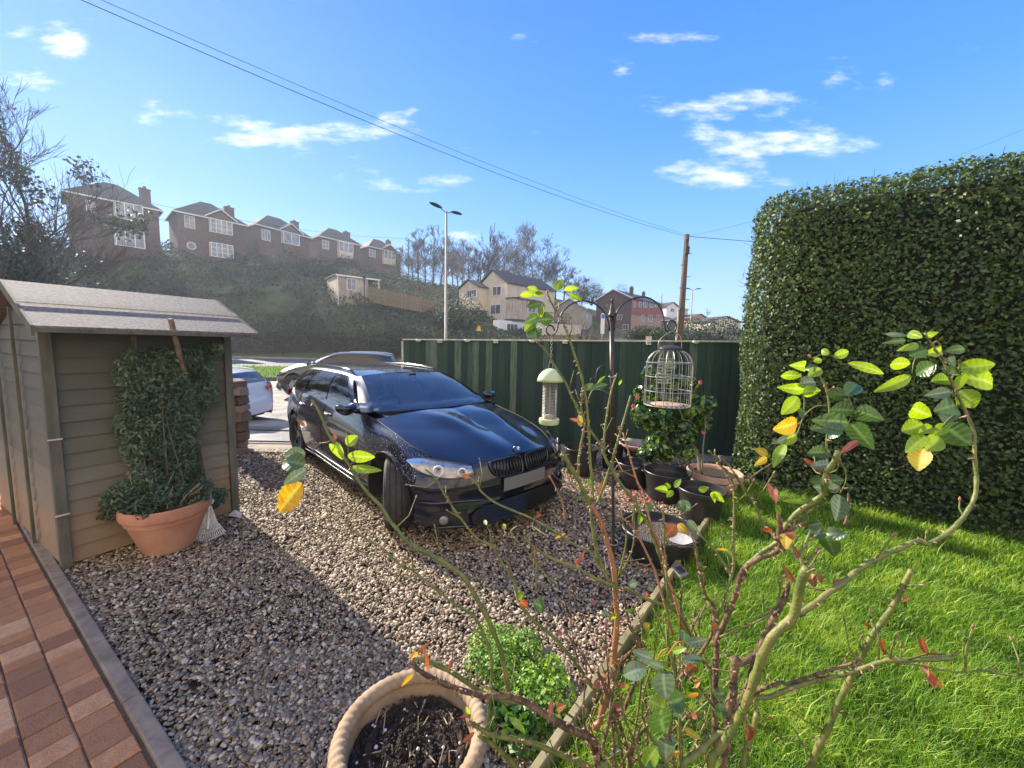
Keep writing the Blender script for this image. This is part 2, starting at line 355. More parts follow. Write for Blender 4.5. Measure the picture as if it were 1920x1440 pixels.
# apron of the drive: worn concrete slabs with a dark covered channel
b = MB(); k = 0
for (y0, y1, dz) in ((5.75, 6.25, .012), (6.3, 7.1, .02), (7.15, 7.85, .012), (7.9, 8.6, .018)):
    for x0 in np.arange(-9, 5, 1.6): b.box((x0 + .79, (y0 + y1) / 2, gz((y0 + y1) / 2) + dz - .06), (1.585, y1 - y0, .12), rx=-math.atan(.28 / 6.2))
tag(b.build('drive_apron', 'concrete'), kind='structure')
b = MB(); b.box((-4.6, 6.7, gz(6.7) + .035), (2.4, .62, .012), rx=-math.atan(.28 / 6.2)); b.box((-4.9, 7.55, gz(7.5) + .03), (3.0, .28, .012), rx=-math.atan(.28 / 6.2))
tag(b.build('drain_cover', 'asphalt', None), 'dark metal plate laid across the drive entrance behind the garden shed', 'drain cover')

# gravel chips: real stones over the whole drive
K1, K2, K0 = G(110, 1065), G(340, 1430), G(10, 950)
B1, B2 = G(1365, 915, .1), G(1010, 1430, .1); bd = (B1 - B2).normalized()
kd = (K2 - K1).normalized()
kA = K1 - kd * 3.2; kB = K2 + kd * 1.6; bA = B2 - bd * 1.2; bB = B1 + bd * 1.9
gpoly = [(kA.x, kA.y), (kB.x, kB.y), (bA.x, bA.y), (bB.x, bB.y), (3.7, 6.1), (-2.0, 7.3), (-3.2, 6.0), (-5.6, 5.75)]
def chips(n, x0, x1, y0, y1, size, zr, seed):
    r = np.random.default_rng(seed); P = np.stack([r.uniform(x0, x1, n), r.uniform(y0, y1, n)], 1); P = P[inpoly(P, gpoly)]
    m = len(P); ph = (1 + 5 ** .5) / 2
    ico = np.array([(-1, ph, 0), (1, ph, 0), (-1, -ph, 0), (1, -ph, 0), (0, -1, ph), (0, 1, ph), (0, -1, -ph), (0, 1, -ph), (ph, 0, -1), (ph, 0, 1), (-ph, 0, -1), (-ph, 0, 1)]) / 1.9
    tri = np.array([(0, 11, 5), (0, 5, 1), (0, 1, 7), (0, 7, 10), (0, 10, 11), (1, 5, 9), (5, 11, 4), (11, 10, 2), (10, 7, 6), (7, 1, 8), (3, 9, 4), (3, 4, 2), (3, 2, 6), (3, 6, 8), (3, 8, 9), (4, 9, 5), (2, 4, 11), (6, 2, 10), (8, 6, 7), (9, 8, 1)])
    s = size * np.exp(r.normal(0, .28, m)); S = np.stack([s * r.uniform(.8, 1.25, m), s * r.uniform(.55, .85, m), s * r.uniform(.3, .5, m)], 1) * .5
    Vv = ico[None] * (1 + r.uniform(-.22, .22, (m, 12, 1))) * S[:, None]
    tilt = rand_rot(m, r); a = r.uniform(0, 6.283, m); c, sn = np.cos(a), np.sin(a)
    t = r.normal(0, .38, (m, 2)); Rm = np.zeros((m, 3, 3)); Rm[:, 0, 0] = c; Rm[:, 0, 1] = -sn; Rm[:, 1, 0] = sn; Rm[:, 1, 1] = c; Rm[:, 2, 2] = 1
    T = np.zeros((m, 3, 3)); T[:, 0, 0] = T[:, 1, 1] = T[:, 2, 2] = 1; T[:, 2, 0] = t[:, 0]; T[:, 2, 1] = t[:, 1]
    Vv = np.einsum('nij,njk,nvk->nvi', T, Rm, Vv)
    zb = np.array([gz(y) for y in P[:, 1]]); z = zb + r.uniform(0, zr, m)
    Vv += np.stack([P[:, 0], P[:, 1], z], 1)[:, None]
    Fc = tri[None] + np.arange(m)[:, None, None] * 12
    v = np.clip(r.normal(.45, .2, m) + (r.random(m) > .95) * .5, 0, 1)
    return Vv.reshape(-1, 3), Fc.reshape(-1, 3), np.repeat(v, 12)
gs = [chips(54000, -3.4, 1.4, .9, 3.0, .0225, .016, 1), chips(15000, -1.4, .6, .7, 2.0, .021, .014, 5), chips(58000, -4.5, 3.7, 3.0, 5.2, .026, .012, 2), chips(24000, -5.6, 3.8, 5.2, 7.3, .033, .010, 3)]
V, Fc = merge([(a, b_) for a, b_, _ in gs]); tag(np_mesh('gravel', V, Fc, 'stone_chip', var=np.concatenate([g[2] for g in gs])), 'loose brown and grey slate chippings covering the drive', 'gravel', kind='stuff')

# patio of clay pavers, one mesh, kerb along it
nrm = Vector((-kd.y, kd.x, 0));
if nrm.dot(Vector((-1, -1, 0))) < 0: nrm = -nrm
b = MB(); var = []; rr_ = random.Random(3)
kw = .062
for c in range(16):
    wd = .131; off = kw + .012 + c * (wd + .003) + wd / 2; s = -2.6 - rr_.random() * .1
    while s < 3.4:
        l = rr_.choice((.085, .115, .13, .165)); ctr = K1 + nrm * off + kd * (s + l / 2)
        k0 = len(b.v); z = rr_.uniform(-.003, .003); hx, hy = (l - .006) / 2, (wd - .001) / 2
        A = kd; Bn = nrm; e = .006
        def P_(u, v_, zz): q = ctr + A * u + Bn * v_; return (q.x, q.y, zz)
        vs = [P_(sx * hx, sy * hy, -.05) for sx, sy in ((-1, -1), (1, -1), (1, 1), (-1, 1))] + [P_(sx * hx, sy * hy, .012 + z) for sx, sy in ((-1, -1), (1, -1), (1, 1), (-1, 1))] + [P_(sx * (hx - e), sy * (hy - e), .019 + z + rr_.uniform(-.0015, .0015)) for sx, sy in ((-1, -1), (1, -1), (1, 1), (-1, 1))]
        fs = [(8, 9, 10, 11)] + [(i, (i + 1) % 4, 4 + (i + 1) % 4, 4 + i) for i in range(4)] + [(4 + i, 4 + (i + 1) % 4, 8 + (i + 1) % 4, 8 + i) for i in range(4)]
        b.add(vs, fs); var += [rr_.random()] * 12; s += l
V = np.array(b.v)
me_o = b.build('patio', 'paver'); at = me_o.data.attributes.new('var', 'FLOAT', 'POINT'); at.data.foreach_set('value', np.array(var, dtype=np.float32)); tag(me_o, kind='structure')
q0, q1 = K1 - kd * 3 + nrm * kw, K1 + kd * 3.6 + nrm * kw
b = MB(); b.slab([(q0.x, q0.y), (q1.x, q1.y), ((q1 + nrm * 2.6).x, (q1 + nrm * 2.6).y), ((q0 + nrm * 2.6).x, (q0 + nrm * 2.6).y)], -.04, .0085); tag(b.build('patio_bed', 'joint_sand'), kind='structure')
b = MB(); s = -2.9
while s < 3.4:
    c = K1 + kd * (s + .3) + nrm * kw / 2; b.box((c.x, c.y, .0), (.596, kw, .075), rz=math.atan2(kd.y, kd.x)); s += .6
tag(b.build('patio_kerb', 'kerb_stone', bevel=.006), kind='structure')

# lawn and its timber edging
ln = Vector((bd.y, -bd.x, 0))
lp = [bA - bd * .5 + ln * .04, bA + ln * 6, bB + ln * 5, bB + bd * .6 + ln * .04]
b = MB(); b.slab([(p.x, p.y) for p in lp], -.05, .03); tag(b.build('lawn', 'lawn_soil'), kind='structure')
HO = G(1400, 915); HD = (G(1920, 1022) - HO); HD.z = 0; HD.normalize(); HN = Vector((HD.y, -HD.x, 0))
if HN.y > 0: HN = -HN
lpoly = [(p.x, p.y) for p in (bA + ln * .05, bA + ln * 5, bB + ln * 5, bB + ln * .05)]
def blades(n, x0, x1, y0, y1, h, wd, seed):
    r = np.random.default_rng(seed); P = np.stack([r.uniform(x0, x1, n), r.uniform(y0, y1, n)], 1); P = P[inpoly(P, lpoly)]
    sh = (P[:, 0] - HO.x) * HN.x + (P[:, 1] - HO.y) * HN.y; P = P[sh > -.15]; m = len(P)
    cl = vnoise(np.c_[P, np.zeros(m)], 9, seed + 1); hh = h * np.exp(r.normal(0, .3, m)) * (1 + .35 * cl) 
    a = r.uniform(0, 6.28, m); d = np.stack([np.cos(a), np.sin(a), 0 * a], 1); sd = np.stack([-d[:, 1], d[:, 0], 0 * a], 1)
    bend = hh * (r.uniform(.2, 1.1, m)); base = np.c_[P, np.full(m, .025)]; w2 = (wd * r.uniform(.6, 1.3, m))[:, None]
    up = np.array([0, 0, 1.0]); p1 = base + up * (hh * .55)[:, None] + d * (bend * .25)[:, None]; p2 = base + up * (hh * .9)[:, None] + d * bend[:, None]
    V = np.stack([base - sd * w2, base + sd * w2, p1 + sd * w2 * .8, p1 - sd * w2 * .8, p2], 1)
    T = np.array([[0, 1, 2], [0, 2, 3], [3, 2, 4]]); Fc = T[None] + np.arange(m)[:, None, None] * 5
    v = np.clip(.45 + .16 * cl + r.normal(0, .16, m) + (r.random(m) > .97) * .45, 0, 1)
    return V.reshape(-1, 3), Fc.reshape(-1, 3), np.repeat(v, 5)
gs = [blades(165000, .0, 4.4, .7, 2.6, .054, .0019, 21), blades(150000, .8, 6.6, 2.2, 5.6, .058, .0027, 22)]
V, Fc = merge([(a, b_) for a, b_, _ in gs]); tag(np_mesh('grass', V, Fc, 'grass_blade', var=np.concatenate([g[2] for g in gs])), 'bright green lawn grass lit by the sun', 'grass', kind='stuff')
r_ = random.Random(5)
for i in range(5):
    s0, s1 = -1.0 + i * 1.25, -1.0 + (i + 1) * 1.25 - .012; c = B2 + bd * ((s0 + s1) / 2)
    o = MB().box((c.x, c.y, .03), (s1 - s0, .032, .15), rz=math.atan2(bd.y, bd.x)).build('edging_board', 'mossy_wood', bevel=.003)
    tag(o, ['lichen stained edging board nearest the camera, under the rose stems', 'edging board between the leafy green ground cover and the lawn', 'edging board running past the foot of the bird feeder pole', 'edging board beside the black tub and the small box light on the lawn', 'farthest edging board beside the black pots, ending at the hedge'][i], 'edging board', 'timber boards edging the lawn')

# verge grass tufts
r = np.random.default_rng(9); n = 14000; P = np.stack([r.uniform(-22, 4, n), r.uniform(19.15, 26.5, n)], 1); a = r.uniform(0, 6.28, n)
d = np.stack([np.cos(a), np.sin(a), 0 * a], 1); h = r.uniform(.06, .2, n); base = np.c_[P, np.full(n, -.13)]
V = np.stack([base - d * .02, base + d * .02, base + np.stack([r.normal(0, .04, n), r.normal(0, .04, n), h], 1)], 1).reshape(-1, 3)
tag(np_mesh('verge_tufts', V, np.arange(n * 3).reshape(-1, 3), 'grass_blade', var=np.repeat(r.uniform(.1, .5, n), 3)), 'rough grass on the verge between the two roads', 'grass', kind='stuff')

# ------------------------------------------------------------------ clipped hedge on the right
def hedge_sdf(P, o, u, nv, Ls, T, Ht, rad):
    q = P - np.array([o.x, o.y, 0]); s = q[:, 0] * u.x + q[:, 1] * u.y; t = -(q[:, 0] * nv.x + q[:, 1] * nv.y)
    cx, cy, cz = Ls / 2, T / 2, Ht / 2 - .3
    d = np.stack([np.abs(s - cx) - (cx - rad), np.abs(t - cy) - (cy - rad), np.abs(P[:, 2] - cz) - (Ht - cz - rad)], 1)
    return np.linalg.norm(np.maximum(d, 0), axis=1) + np.minimum(d.max(1), 0) - rad
def hedge_points(n, shell, seed, o, u, nv, Ls, T, Ht, rad, bump=.05):
    r = np.random.default_rng(seed); out = []
    f = lambda P: hedge_sdf(P, o, u, nv, Ls, T, Ht, rad) - vnoise(P, 3.2, 4) * bump - vnoise(P, 1.1, 8) * .05
    tot = 0
    while tot < n:
        s = r.uniform(-.15, Ls + .15, 60000); t = r.uniform(-.15, T + .15, 60000); z = r.uniform(0.02, Ht + .15, 60000)
        P = np.stack([o.x + u.x * s - nv.x * t, o.y + u.y * s - nv.y * t, z], 1); dd = f(P); k = (dd > shell[0]) & (dd < shell[1]); out.append(P[k]); tot += k.sum()
    P = np.concatenate(out)[:n]; e = .02; d0 = f(P); Nn = np.stack([f(P + np.eye(3)[i] * e) - d0 for i in range(3)], 1) / e
    return P, Nn / (np.linalg.norm(Nn, axis=1)[:, None] + 1e-9), r
hp = (HO + HD * -.20 + HN * .06, HD, HN, 5.7, 1.35, 3.62, .36)
root = thing('hedge', (HO.x + HD.x * 2, HO.y + HD.y * 2, 0), 'tall clipped evergreen hedge with a rounded end beside the lawn', 'hedge')
P, Nn, r = hedge_points(125000, (-.11, .02), 31, *hp)
hole = Vector(G(1745, 780)); hole = D(1740, 572, 3.95); dpt = np.linalg.norm((P - np.array(hole)) * np.array([1, 1, 1.5]), axis=1); keep = (r.random(len(P)) < np.clip((dpt - .08) / .30, .12, 1)) & (r.random(len(P)) < np.clip(1.15 - .55 * np.clip(vnoise(P, 2.4, 44), -.2, 1.2), .35, 1)); P, Nn = P[keep], Nn[keep]
V, Fc = leaf_mesh(P, Nn, .044, aspect=.60, jitter=.65, rng=r, down=.5)
v = np.clip(.35 + .2 * vnoise(P, 1.3, 12) + r.normal(0, .2, len(P)), 0, 1)
np_mesh('foliage', V, Fc, 'hedge_leaf', root, var=np.repeat(v, 5))
P, Nn, r = hedge_points(2600, (-.08, .07), 33, *hp); up = Nn + np.array([0, 0, .5]) + r.normal(size=P.shape) * .5
b = MB()
for p, d in zip(P[:1700], up[:1700]): d = Vector(d).normalized(); p = Vector(p); b.tube([p - d * .12, p, p + d * r.uniform(.02, .09)], [.003, .002, .001], n=3, cap=False)
for _ in range(260):
    q = hole + Vector((r.normal(0, .22), r.normal(0, .1), r.normal(0, .13))) - Vector(tuple(HN)) * .05; dd = Vector((r.normal(), r.normal(), r.normal() * .6)).normalized(); b.tube([q - dd * .12, q + Vector((0, 0, .015)), q + dd * .12], [.003, .0026, .001], n=3, cap=False)
o = b.build('twigs', 'hedge_twig', root); o['kind'] = 'stuff'
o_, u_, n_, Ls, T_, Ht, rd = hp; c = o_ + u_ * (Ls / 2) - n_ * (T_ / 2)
MB().box((c.x, c.y, Ht / 2), (Ls - .32, T_ - .32, Ht - .36), rz=math.atan2(u_.y, u_.x)).build('core', 'hedge_core', root, bevel=.3)  # dark inner box added to block light through the leaves

# ------------------------------------------------------------------ green garden fence
FA = Vector((-2.08, 7.4, 0)); FB = Vector((4.0, 6.02, 0)); fd = (FB - FA); FL = fd.length; fd.normalize(); fn = Vector((fd.y, -fd.x, 0)); fa = math.atan2(fd.y, fd.x)
def ftop(s): return 1.765 + .075 * s / FL
root = thing('garden_fence', (FA.x, FA.y, gz(FA.y)), 'dark green close-board garden fence with a pale capping rail', 'fence')
b = MB(); var = []; s = 0; rr_ = random.Random(8)
while s < FL:
    wd = rr_.uniform(.105, .135); c = FA + fd * (s + wd / 2); z0 = gz(c.y) - .02; z1 = ftop(s); k0 = len(b.v)
    b.box((c.x, c.y + rr_.uniform(-.009, .009), (z0 + z1) / 2), (wd + .012, .014, z1 - z0), rz=fa + rr_.uniform(.09, .15)); var += [rr_.uniform(.25, .72)] * (len(b.v) - k0); s += wd
o = b.build('boards', 'fence_green', root); at = o.data.attributes.new('var', 'FLOAT', 'POINT'); at.data.foreach_set('value', np.array(var, dtype=np.float32))
p0 = FA - fd * .03; p1 = FB
b = MB(); q = [p0 + fn * .03, p1 + fn * .03, p1 - fn * .03, p0 - fn * .03]
b.add([(p.x, p.y, 1.77 + (.075 if i in (1, 2) else 0)) for i, p in enumerate(q)] + [(p.x, p.y, 1.795 + (.075 if i in (1, 2) else 0)) for i, p in enumerate(q)], [(3, 2, 1, 0), (4, 5, 6, 7), (0, 1, 5, 4), (1, 2, 6, 5), (2, 3, 7, 6), (3, 0, 4, 7)])
b.box((FA.x - .035, FA.y, .8), (.03, .04, 1.9), rz=fa); b.build('capping_rail', 'white_cap', root, bevel=.004)
for i, s in enumerate((.15, 2.0, 4.0, 5.9)):
    p = FA + fd * s - fn * .07; MB().box((p.x, p.y, .8), (.09, .09, 1.85), rz=fa).build('post', 'fence_green', root)
def fpt(px):      # point on the fence face under image column px
    lo, hi = 0, FL
    for _ in range(40):
        m = (lo + hi) / 2; q = FA + fd * m; v = Vector((q.x, q.y, 1.75)) - CAM; x = 960 + F_PX * v.dot(cR) / v.dot(cF)
        if x < px: lo = m
        else: hi = m
    return lo
LT = [(787, 'round', 'leftmost dome light on the fence rail'), (827, 'square', 'leftmost square light hooked on the fence rail'), (878, 'round', 'dome light on the fence rail behind the roof of the dark estate car'), (931, 'square', 'square light on the fence rail above the bonnet of the dark estate car'),
      (999, 'round', 'dome light on the fence rail behind the arching rose leaves'), (1060, 'square', 'square light on the fence rail just left of the feeder pole'), (1215, 'tall', 'tall white light box on the fence rail above the camellia'), (1303, 'round', 'dome light on the fence rail near the hedge')]
for px, kd_, lab in LT:
    s = fpt(px); p = FA + fd * s + fn * .05; z = ftop(s) - .0
    t = thing('fence_light', (p.x, p.y, z), 'small cream ' + lab, 'fence light', 'solar lights along the fence rail')
    if kd_ == 'round':
        MB().lathe([(.001, -.035), (.03, -.03), (.05, -.012), (.056, .006), (.05, .018), (.001, .02)], (p.x, p.y, z + .005), n=16, sq=.75).build('housing', 'lamp_plastic', t, smooth=True)
        MB().lathe([(.001, .0215), (.03, .0212), (.034, .0205)], (p.x, p.y, z + .006), n=12, sq=.75).build('panel', 'lamp_dark', t)
    else:
        hh = .055 if kd_ == 'square' else .075
        MB().box((p.x, p.y, z - .01), (.085, .05, hh), rz=fa, taper=.85).build('housing', 'lamp_plastic', t, bevel=.005)
        MB().box((p.x, p.y - .028, z - .012), (.05, .006, .014), rz=fa).build('panel', 'lamp_dark', t)
        if kd_ == 'tall': MB().box((p.x, p.y + .0, z + .06), (.09, .012, .06), rz=fa, rx=-.2).build('bracket', 'lamp_plastic', t, bevel=.002)

# ------------------------------------------------------------------ shed
SA = 1.056; SF = Vector((math.cos(SA), math.sin(SA), 0)); SB = Vector((-math.sin(SA), math.cos(SA), 0)); SL = Vector((-3.29, 2.70, 0)); SW = 1.117
def S_(u, v_, z): q = SL + SF * u + SB * v_; return Vector((q.x, q.y, z))
root = thing('garden_shed', tuple(S_(.55, .9, 0)), 'small weathered green timber shed with a grey felt roof', 'shed'); SD = 2.1
def boards(name, org, ax, nv, W0, zf0, zf1, par, seed):
    b = MB(); var = []; z = .03; rr = random.Random(seed)
    while z < 2.1:
        h = .118; z2 = z + h
        for s0, s1 in ((0, W0),):
            segs = 10
            for i in range(segs):
                a0, a1 = s0 + (s1 - s0) * i / segs, s0 + (s1 - s0) * (i + 1) / segs
                t0, t1 = min(z2, zf1(a0)), min(z2, zf1(a1))
                if t0 <= z + .01 and t1 <= z + .01: continue
                t0, t1 = max(t0, z), max(t1, z)
                p = [org + ax * a0, org + ax * a1]; k0 = len(b.v); o1, o2 = .021, .004
                b.add([(*(p[0] + nv * o1).xy, z), (*(p[1] + nv * o1).xy, z), (*(p[1] + nv * o2).xy, t1), (*(p[0] + nv * o2).xy, t0), (*p[0].xy, z), (*p[1].xy, z)], [(0, 1, 2, 3), (5, 4, 0, 0) if 0 else (4, 5, 1, 0)])
                var += [max(0, min(1, .75 - .45 * (z / 1.7) + vr))if 0 else 0] * 6 if 0 else [VV(z, rr)] * 6
        z = z2
    o = b.build(name, 'shed_green', par); at = o.data.attributes.new('var', 'FLOAT', 'POINT'); at.data.foreach_set('value', np.array(var, dtype=np.float32)); return o
BV = {}
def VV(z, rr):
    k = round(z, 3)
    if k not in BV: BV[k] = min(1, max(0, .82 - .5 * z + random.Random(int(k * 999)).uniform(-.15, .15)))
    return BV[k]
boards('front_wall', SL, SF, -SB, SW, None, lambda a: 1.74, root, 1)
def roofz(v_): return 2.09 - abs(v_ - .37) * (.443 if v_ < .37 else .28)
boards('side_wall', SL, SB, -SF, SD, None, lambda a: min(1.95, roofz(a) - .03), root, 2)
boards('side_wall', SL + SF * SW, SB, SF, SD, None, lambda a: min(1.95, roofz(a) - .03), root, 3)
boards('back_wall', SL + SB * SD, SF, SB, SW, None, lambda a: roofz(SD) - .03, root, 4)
for (u, v_, s) in ((.0, .0, .05), (SW, .0, .05), (0, .62, .026), (0, 1.3, .026)):
    top = min(1.93, roofz(v_) - .05)
    q = S_(u, v_, 0) + ((-SB * .02 + (-SF if u == 0 else SF) * .0) if v_ == 0 else -SF * .045); MB().box((q.x, q.y, top / 2), (s + .012 if v_ == 0 else .02, s, top), rz=SA).build('post', 'shed_post', root, bevel=.003)
qa = S_(.46, -.03, 0); MB().box((qa.x, qa.y, .98), (.035, .025, 1.5), rz=SA).build('batten', 'old_wood', root, bevel=.002)
for z in (.42, .98): q = S_(.0, -.05, z); MB().box((q.x, q.y, z), (.07, .012, .010), rz=SA).build('hinge', 'white_cap', root)
b = MB(); s_ = .1; e_ = .376
def roofslab(v0, z0, v1, z1, name):
    b = MB(); P = [S_(-s_, v0, z0), S_(SW + s_, v0, z0), S_(SW + s_, v1, z1), S_(-s_, v1, z1)]; b.prism(P, (0, 0, .014)); o = b.build(name, 'roof_felt', root); return o
roofslab(-e_, 1.765, .37, 2.095, 'roof'); roofslab(.37, 2.095, SD + .12, 2.095 - (SD - .25) * .28, 'roof')
b = MB(); P = [S_(-s_ - .004, -e_ + .33, 1.765 + .33 * .4424 + .024), S_(SW + s_ + .004, -e_ + .33, 1.765 + .33 * .4424 + .024), S_(SW + s_ + .004, -e_ + .4, 1.765 + .4 * .4424 + .026), S_(-s_ - .004, -e_ + .4, 1.765 + .4 * .4424 + .026)]; b.prism(P, (0, 0, .004))
b.build('felt_lap', 'roof_felt', root)
q = S_(SW / 2, -e_ + .01, 1.752); MB().box(q, (SW + 2 * s_, .016, .03), rz=SA).build('fascia', 'shed_post', root, bevel=.002)
for u in (-s_ - .012, SW + s_ + .0):
    b = MB(); b.prism([S_(u, -e_, 1.715), S_(u, -e_, 1.782), S_(u, .37, 2.112), S_(u, .37, 2.045)], SF * .014); b.build('bargeboard', 'shed_post', root)
def wallpt(px, py, off):  # point in front of the shed's long wall under a photo pixel
    d = ray(px, py); n = -SB; o = SL + n * off; tt = (o - CAM).dot(n) / d.dot(n); return CAM + d * tt
b = MB(); b.tube([wallpt(382, 900, .04), wallpt(345, 700, .14), wallpt(333, 650, .25), wallpt(320, 599, .41)], [.02, .02, .02, .019], n=8); tag(b.build('wooden_stake', 'old_wood', None, smooth=True), 'round wooden stake leaning up through the climber past the shed eaves', 'stake')

# stone pillar behind the shed
t = thing('stone_pillar', (-4.2, 5.8, 0), 'rough rubble stone gate pillar behind the shed corner', 'pillar'); b = MB(); var = []; rr = random.Random(4); z = -.03
while z < 1.05:
    h = rr.uniform(.09, .17)
    for k in range(4):
        a = k * math.pi / 2 + rr.uniform(-.3, .3); w_ = rr.uniform(.2, .3); k0 = len(b.v)
        b.box((-4.25 + math.cos(a) * .1, 5.75 + math.sin(a) * .1, z + h / 2), (w_, w_ * .8, h - .004), rz=a + rr.uniform(-.5, .5), rx=rr.uniform(-.12, .12), ry=rr.uniform(-.12, .12), taper=rr.uniform(.85, 1)); var += [rr.random()] * (len(b.v) - k0)
    z += h
o = b.build('stones', 'rubble', t, bevel=.015); at = o.data.attributes.new('var', 'FLOAT', 'POINT'); at.data.foreach_set('value', np.array(var, dtype=np.float32))
MB().box((-4.25, 5.75, .5), (.26, .26, 1.04)).build('core', 'mortar', t)
# ------------------------------------------------------------------ background: houses
pm('brick_red', (.085, .058, .048), (.145, .092, .075), scale=3, rough=.9, bump=.3, bscale=30)
pm('tile_red', (.24, .085, .055), (.32, .12, .08), scale=4, rough=.9)
pm('brick_dark', (.08, .05, .04), (.13, .08, .062), scale=3, rough=.9, bump=.3, bscale=30)
pm('brick_buff', (.33, .20, .14), (.44, .28, .2), scale=3, rough=.9, bump=.3, bscale=30)
pm('render_cream', (.52, .45, .35), (.66, .58, .46), scale=.8, stretch=(1, 1, .4), rough=.9)
pm('render_stained', (.30, .24, .18), (.56, .48, .38), scale=1.1, stretch=(2, 2, .5), rough=.9)
pm('render_grey', (.32, .29, .25), (.42, .38, .33), scale=1, rough=.9)
pm('slate', (.045, .042, .04), (.09, .083, .078), scale=6, rough=.95, bump=.5, bscale=8, bdist=.03)
pm('tile_brown', (.07, .05, .042), (.13, .095, .08), scale=5, rough=.8, bump=.5, bscale=8, bdist=.03)
pm('window_glass', (.05, .065, .08), (.12, .14, .17), scale=.8, rough=.08, spec=.8)
pm('window_curtain', (.16, .18, .21), (.36, .38, .40), scale=1.2, rough=.25)
pm('upvc', (.75, .75, .74), rough=.4)
pm('bark', (.035, .027, .021), (.09, .07, .055), scale=5, stretch=(4, 4, 1), rough=.95)
pm('bark_pale', (.13, .105, .08), (.23, .19, .15), scale=4, stretch=(4, 4, 1), rough=.95)
pm('ivy', (.02, .038, .02), (.055, .08, .035), scale=2, attr=True, rough=.5, trans=.15)
pm('galv_steel', (.25, .24, .21), (.38, .365, .33), scale=1.2, rough=.6, metal=.2)
pm('black_metal', (.02, .02, .022), rough=.45)
pm('pole_wood', (.06, .042, .03), (.14, .105, .07), scale=5, stretch=(6, 6, .4), rough=.9, bump=.5, bscale=14)

def hor(px): return 720 - F_PX * math.tan(PITCH) + ROLL * (px - 960)
class Face:
    """vertical wall plane; s along it, n outwards."""
    def __init__(s, A, B):
        s.A = Vector((A[0], A[1], 0)); s.B = Vector((B[0], B[1], 0)); s.u = (s.B - s.A).normalized(); s.L = (s.B - s.A).length
        s.n = Vector((s.u.y, -s.u.x, 0)); s.rz = math.atan2(s.u.y, s.u.x)
        if s.n.dot(s.A) > 0: s.n = -s.n
    def uv(s, px, py):
        d = ray(px, py); t = (s.A - CAM).dot(s.n) / d.dot(s.n); p = CAM + d * t; return (p - s.A).dot(s.u), p.z
    def P(s, a, z, o=0): q = s.A + s.u * a + s.n * o; return Vector((q.x, q.y, z))
    def rect(s, x0, y0, x1, y1):
        a, z1 = s.uv(x0, y0); b, z0 = s.uv(x1, y1); m = (a + b) / 2; zz = s.uv((x0 + x1) / 2, (y0 + y1) / 2)[1]; h = abs(z1 - z0)
        ym = (y0 + y1) / 2; zt = s.uv((x0 + x1) / 2, y0)[1]; zb = s.uv((x0 + x1) / 2, y1)[1]; return a, b, zb, zt
def window(f, par, a, b, z0, z1, nx=2, nz_=1, off=.0, pane='window_glass', name='window'):
    w_, h_ = abs(b - a), z1 - z0; m = MB(); t = max(.045, min(.07, w_ * .05))
    for z in (z0 + t / 2, z1 - t / 2): m.box(f.P((a + b) / 2, z, off + .03), (w_, .09, t), rz=f.rz)
    for i in range(nx + 1): m.box(f.P(min(a, b) + t / 2 + (w_ - t) * i / nx, (z0 + z1) / 2, off + .032), (t * (1 if i in (0, nx) else .7), .08, h_ - 2 * t), rz=f.rz)
    for i in range(1, nz_): m.box(f.P((a + b) / 2, z0 + h_ * i / nz_, off + .034), (w_ - 2 * t, .05, t * .5), rz=f.rz)
    o = m.build(name, 'upvc', par)
    MB().box(f.P((a + b) / 2, (z0 + z1) / 2, off + .01), (w_ - .02, .03, h_ - .02), rz=f.rz).build('pane', pane, o)
    return o
def bay(f, par, a, b, z0, z1, nx=3, nz_=1, proj=.5, below=None, zb=None, pane='window_curtain'):
    """projecting bay: wall below, glazed front and cheeks"""
    if below:
        m = MB(); m.prism([f.P(a, zb, 0), f.P(a + .25 * proj, zb, proj), f.P(b - .25 * proj, zb, proj), f.P(b, zb, 0)], (0, 0, z0 - zb)); m.build('bay_wall', below, par)
    m = MB(); fc = [f.P(a, z0, 0), f.P(a + .25 * proj, z0, proj), f.P(b - .25 * proj, z0, proj), f.P(b, z0, 0)]; m.prism(fc, (0, 0, .08))
    m.prism([p + Vector((0, 0, z1 - z0 - .08)) for p in fc], (0, 0, .1)); 
    for i in range(nx + 1): m.box(f.P(a + .25 * proj + (b - a - .5 * proj) * i / nx, (z0 + z1) / 2, proj - .02), (.1, .1, z1 - z0 - .1), rz=f.rz)
    for i in range(1, nz_): m.box(f.P((a + b) / 2, z0 + (z1 - z0) * i / nz_, proj - .02), (b - a - .5 * proj, .05, .05), rz=f.rz)
    for s_ in (a + .04, b - .04): m.box(f.P(s_, (z0 + z1) / 2, .06), (.08, .1, z1 - z0 - .1), rz=f.rz)
    o = m.build('bay_window', 'upvc', par)
    m = MB(); m.prism([f.P(a + .03, z0 + .08, -.02), f.P(a + .25 * proj + .02, z0 + .08, proj - .06), f.P(b - .25 * proj - .02, z0 + .08, proj - .06), f.P(b - .03, z0 + .08, -.02)], (0, 0, z1 - z0 - .1)); m.build('pane', pane, o)
    return o
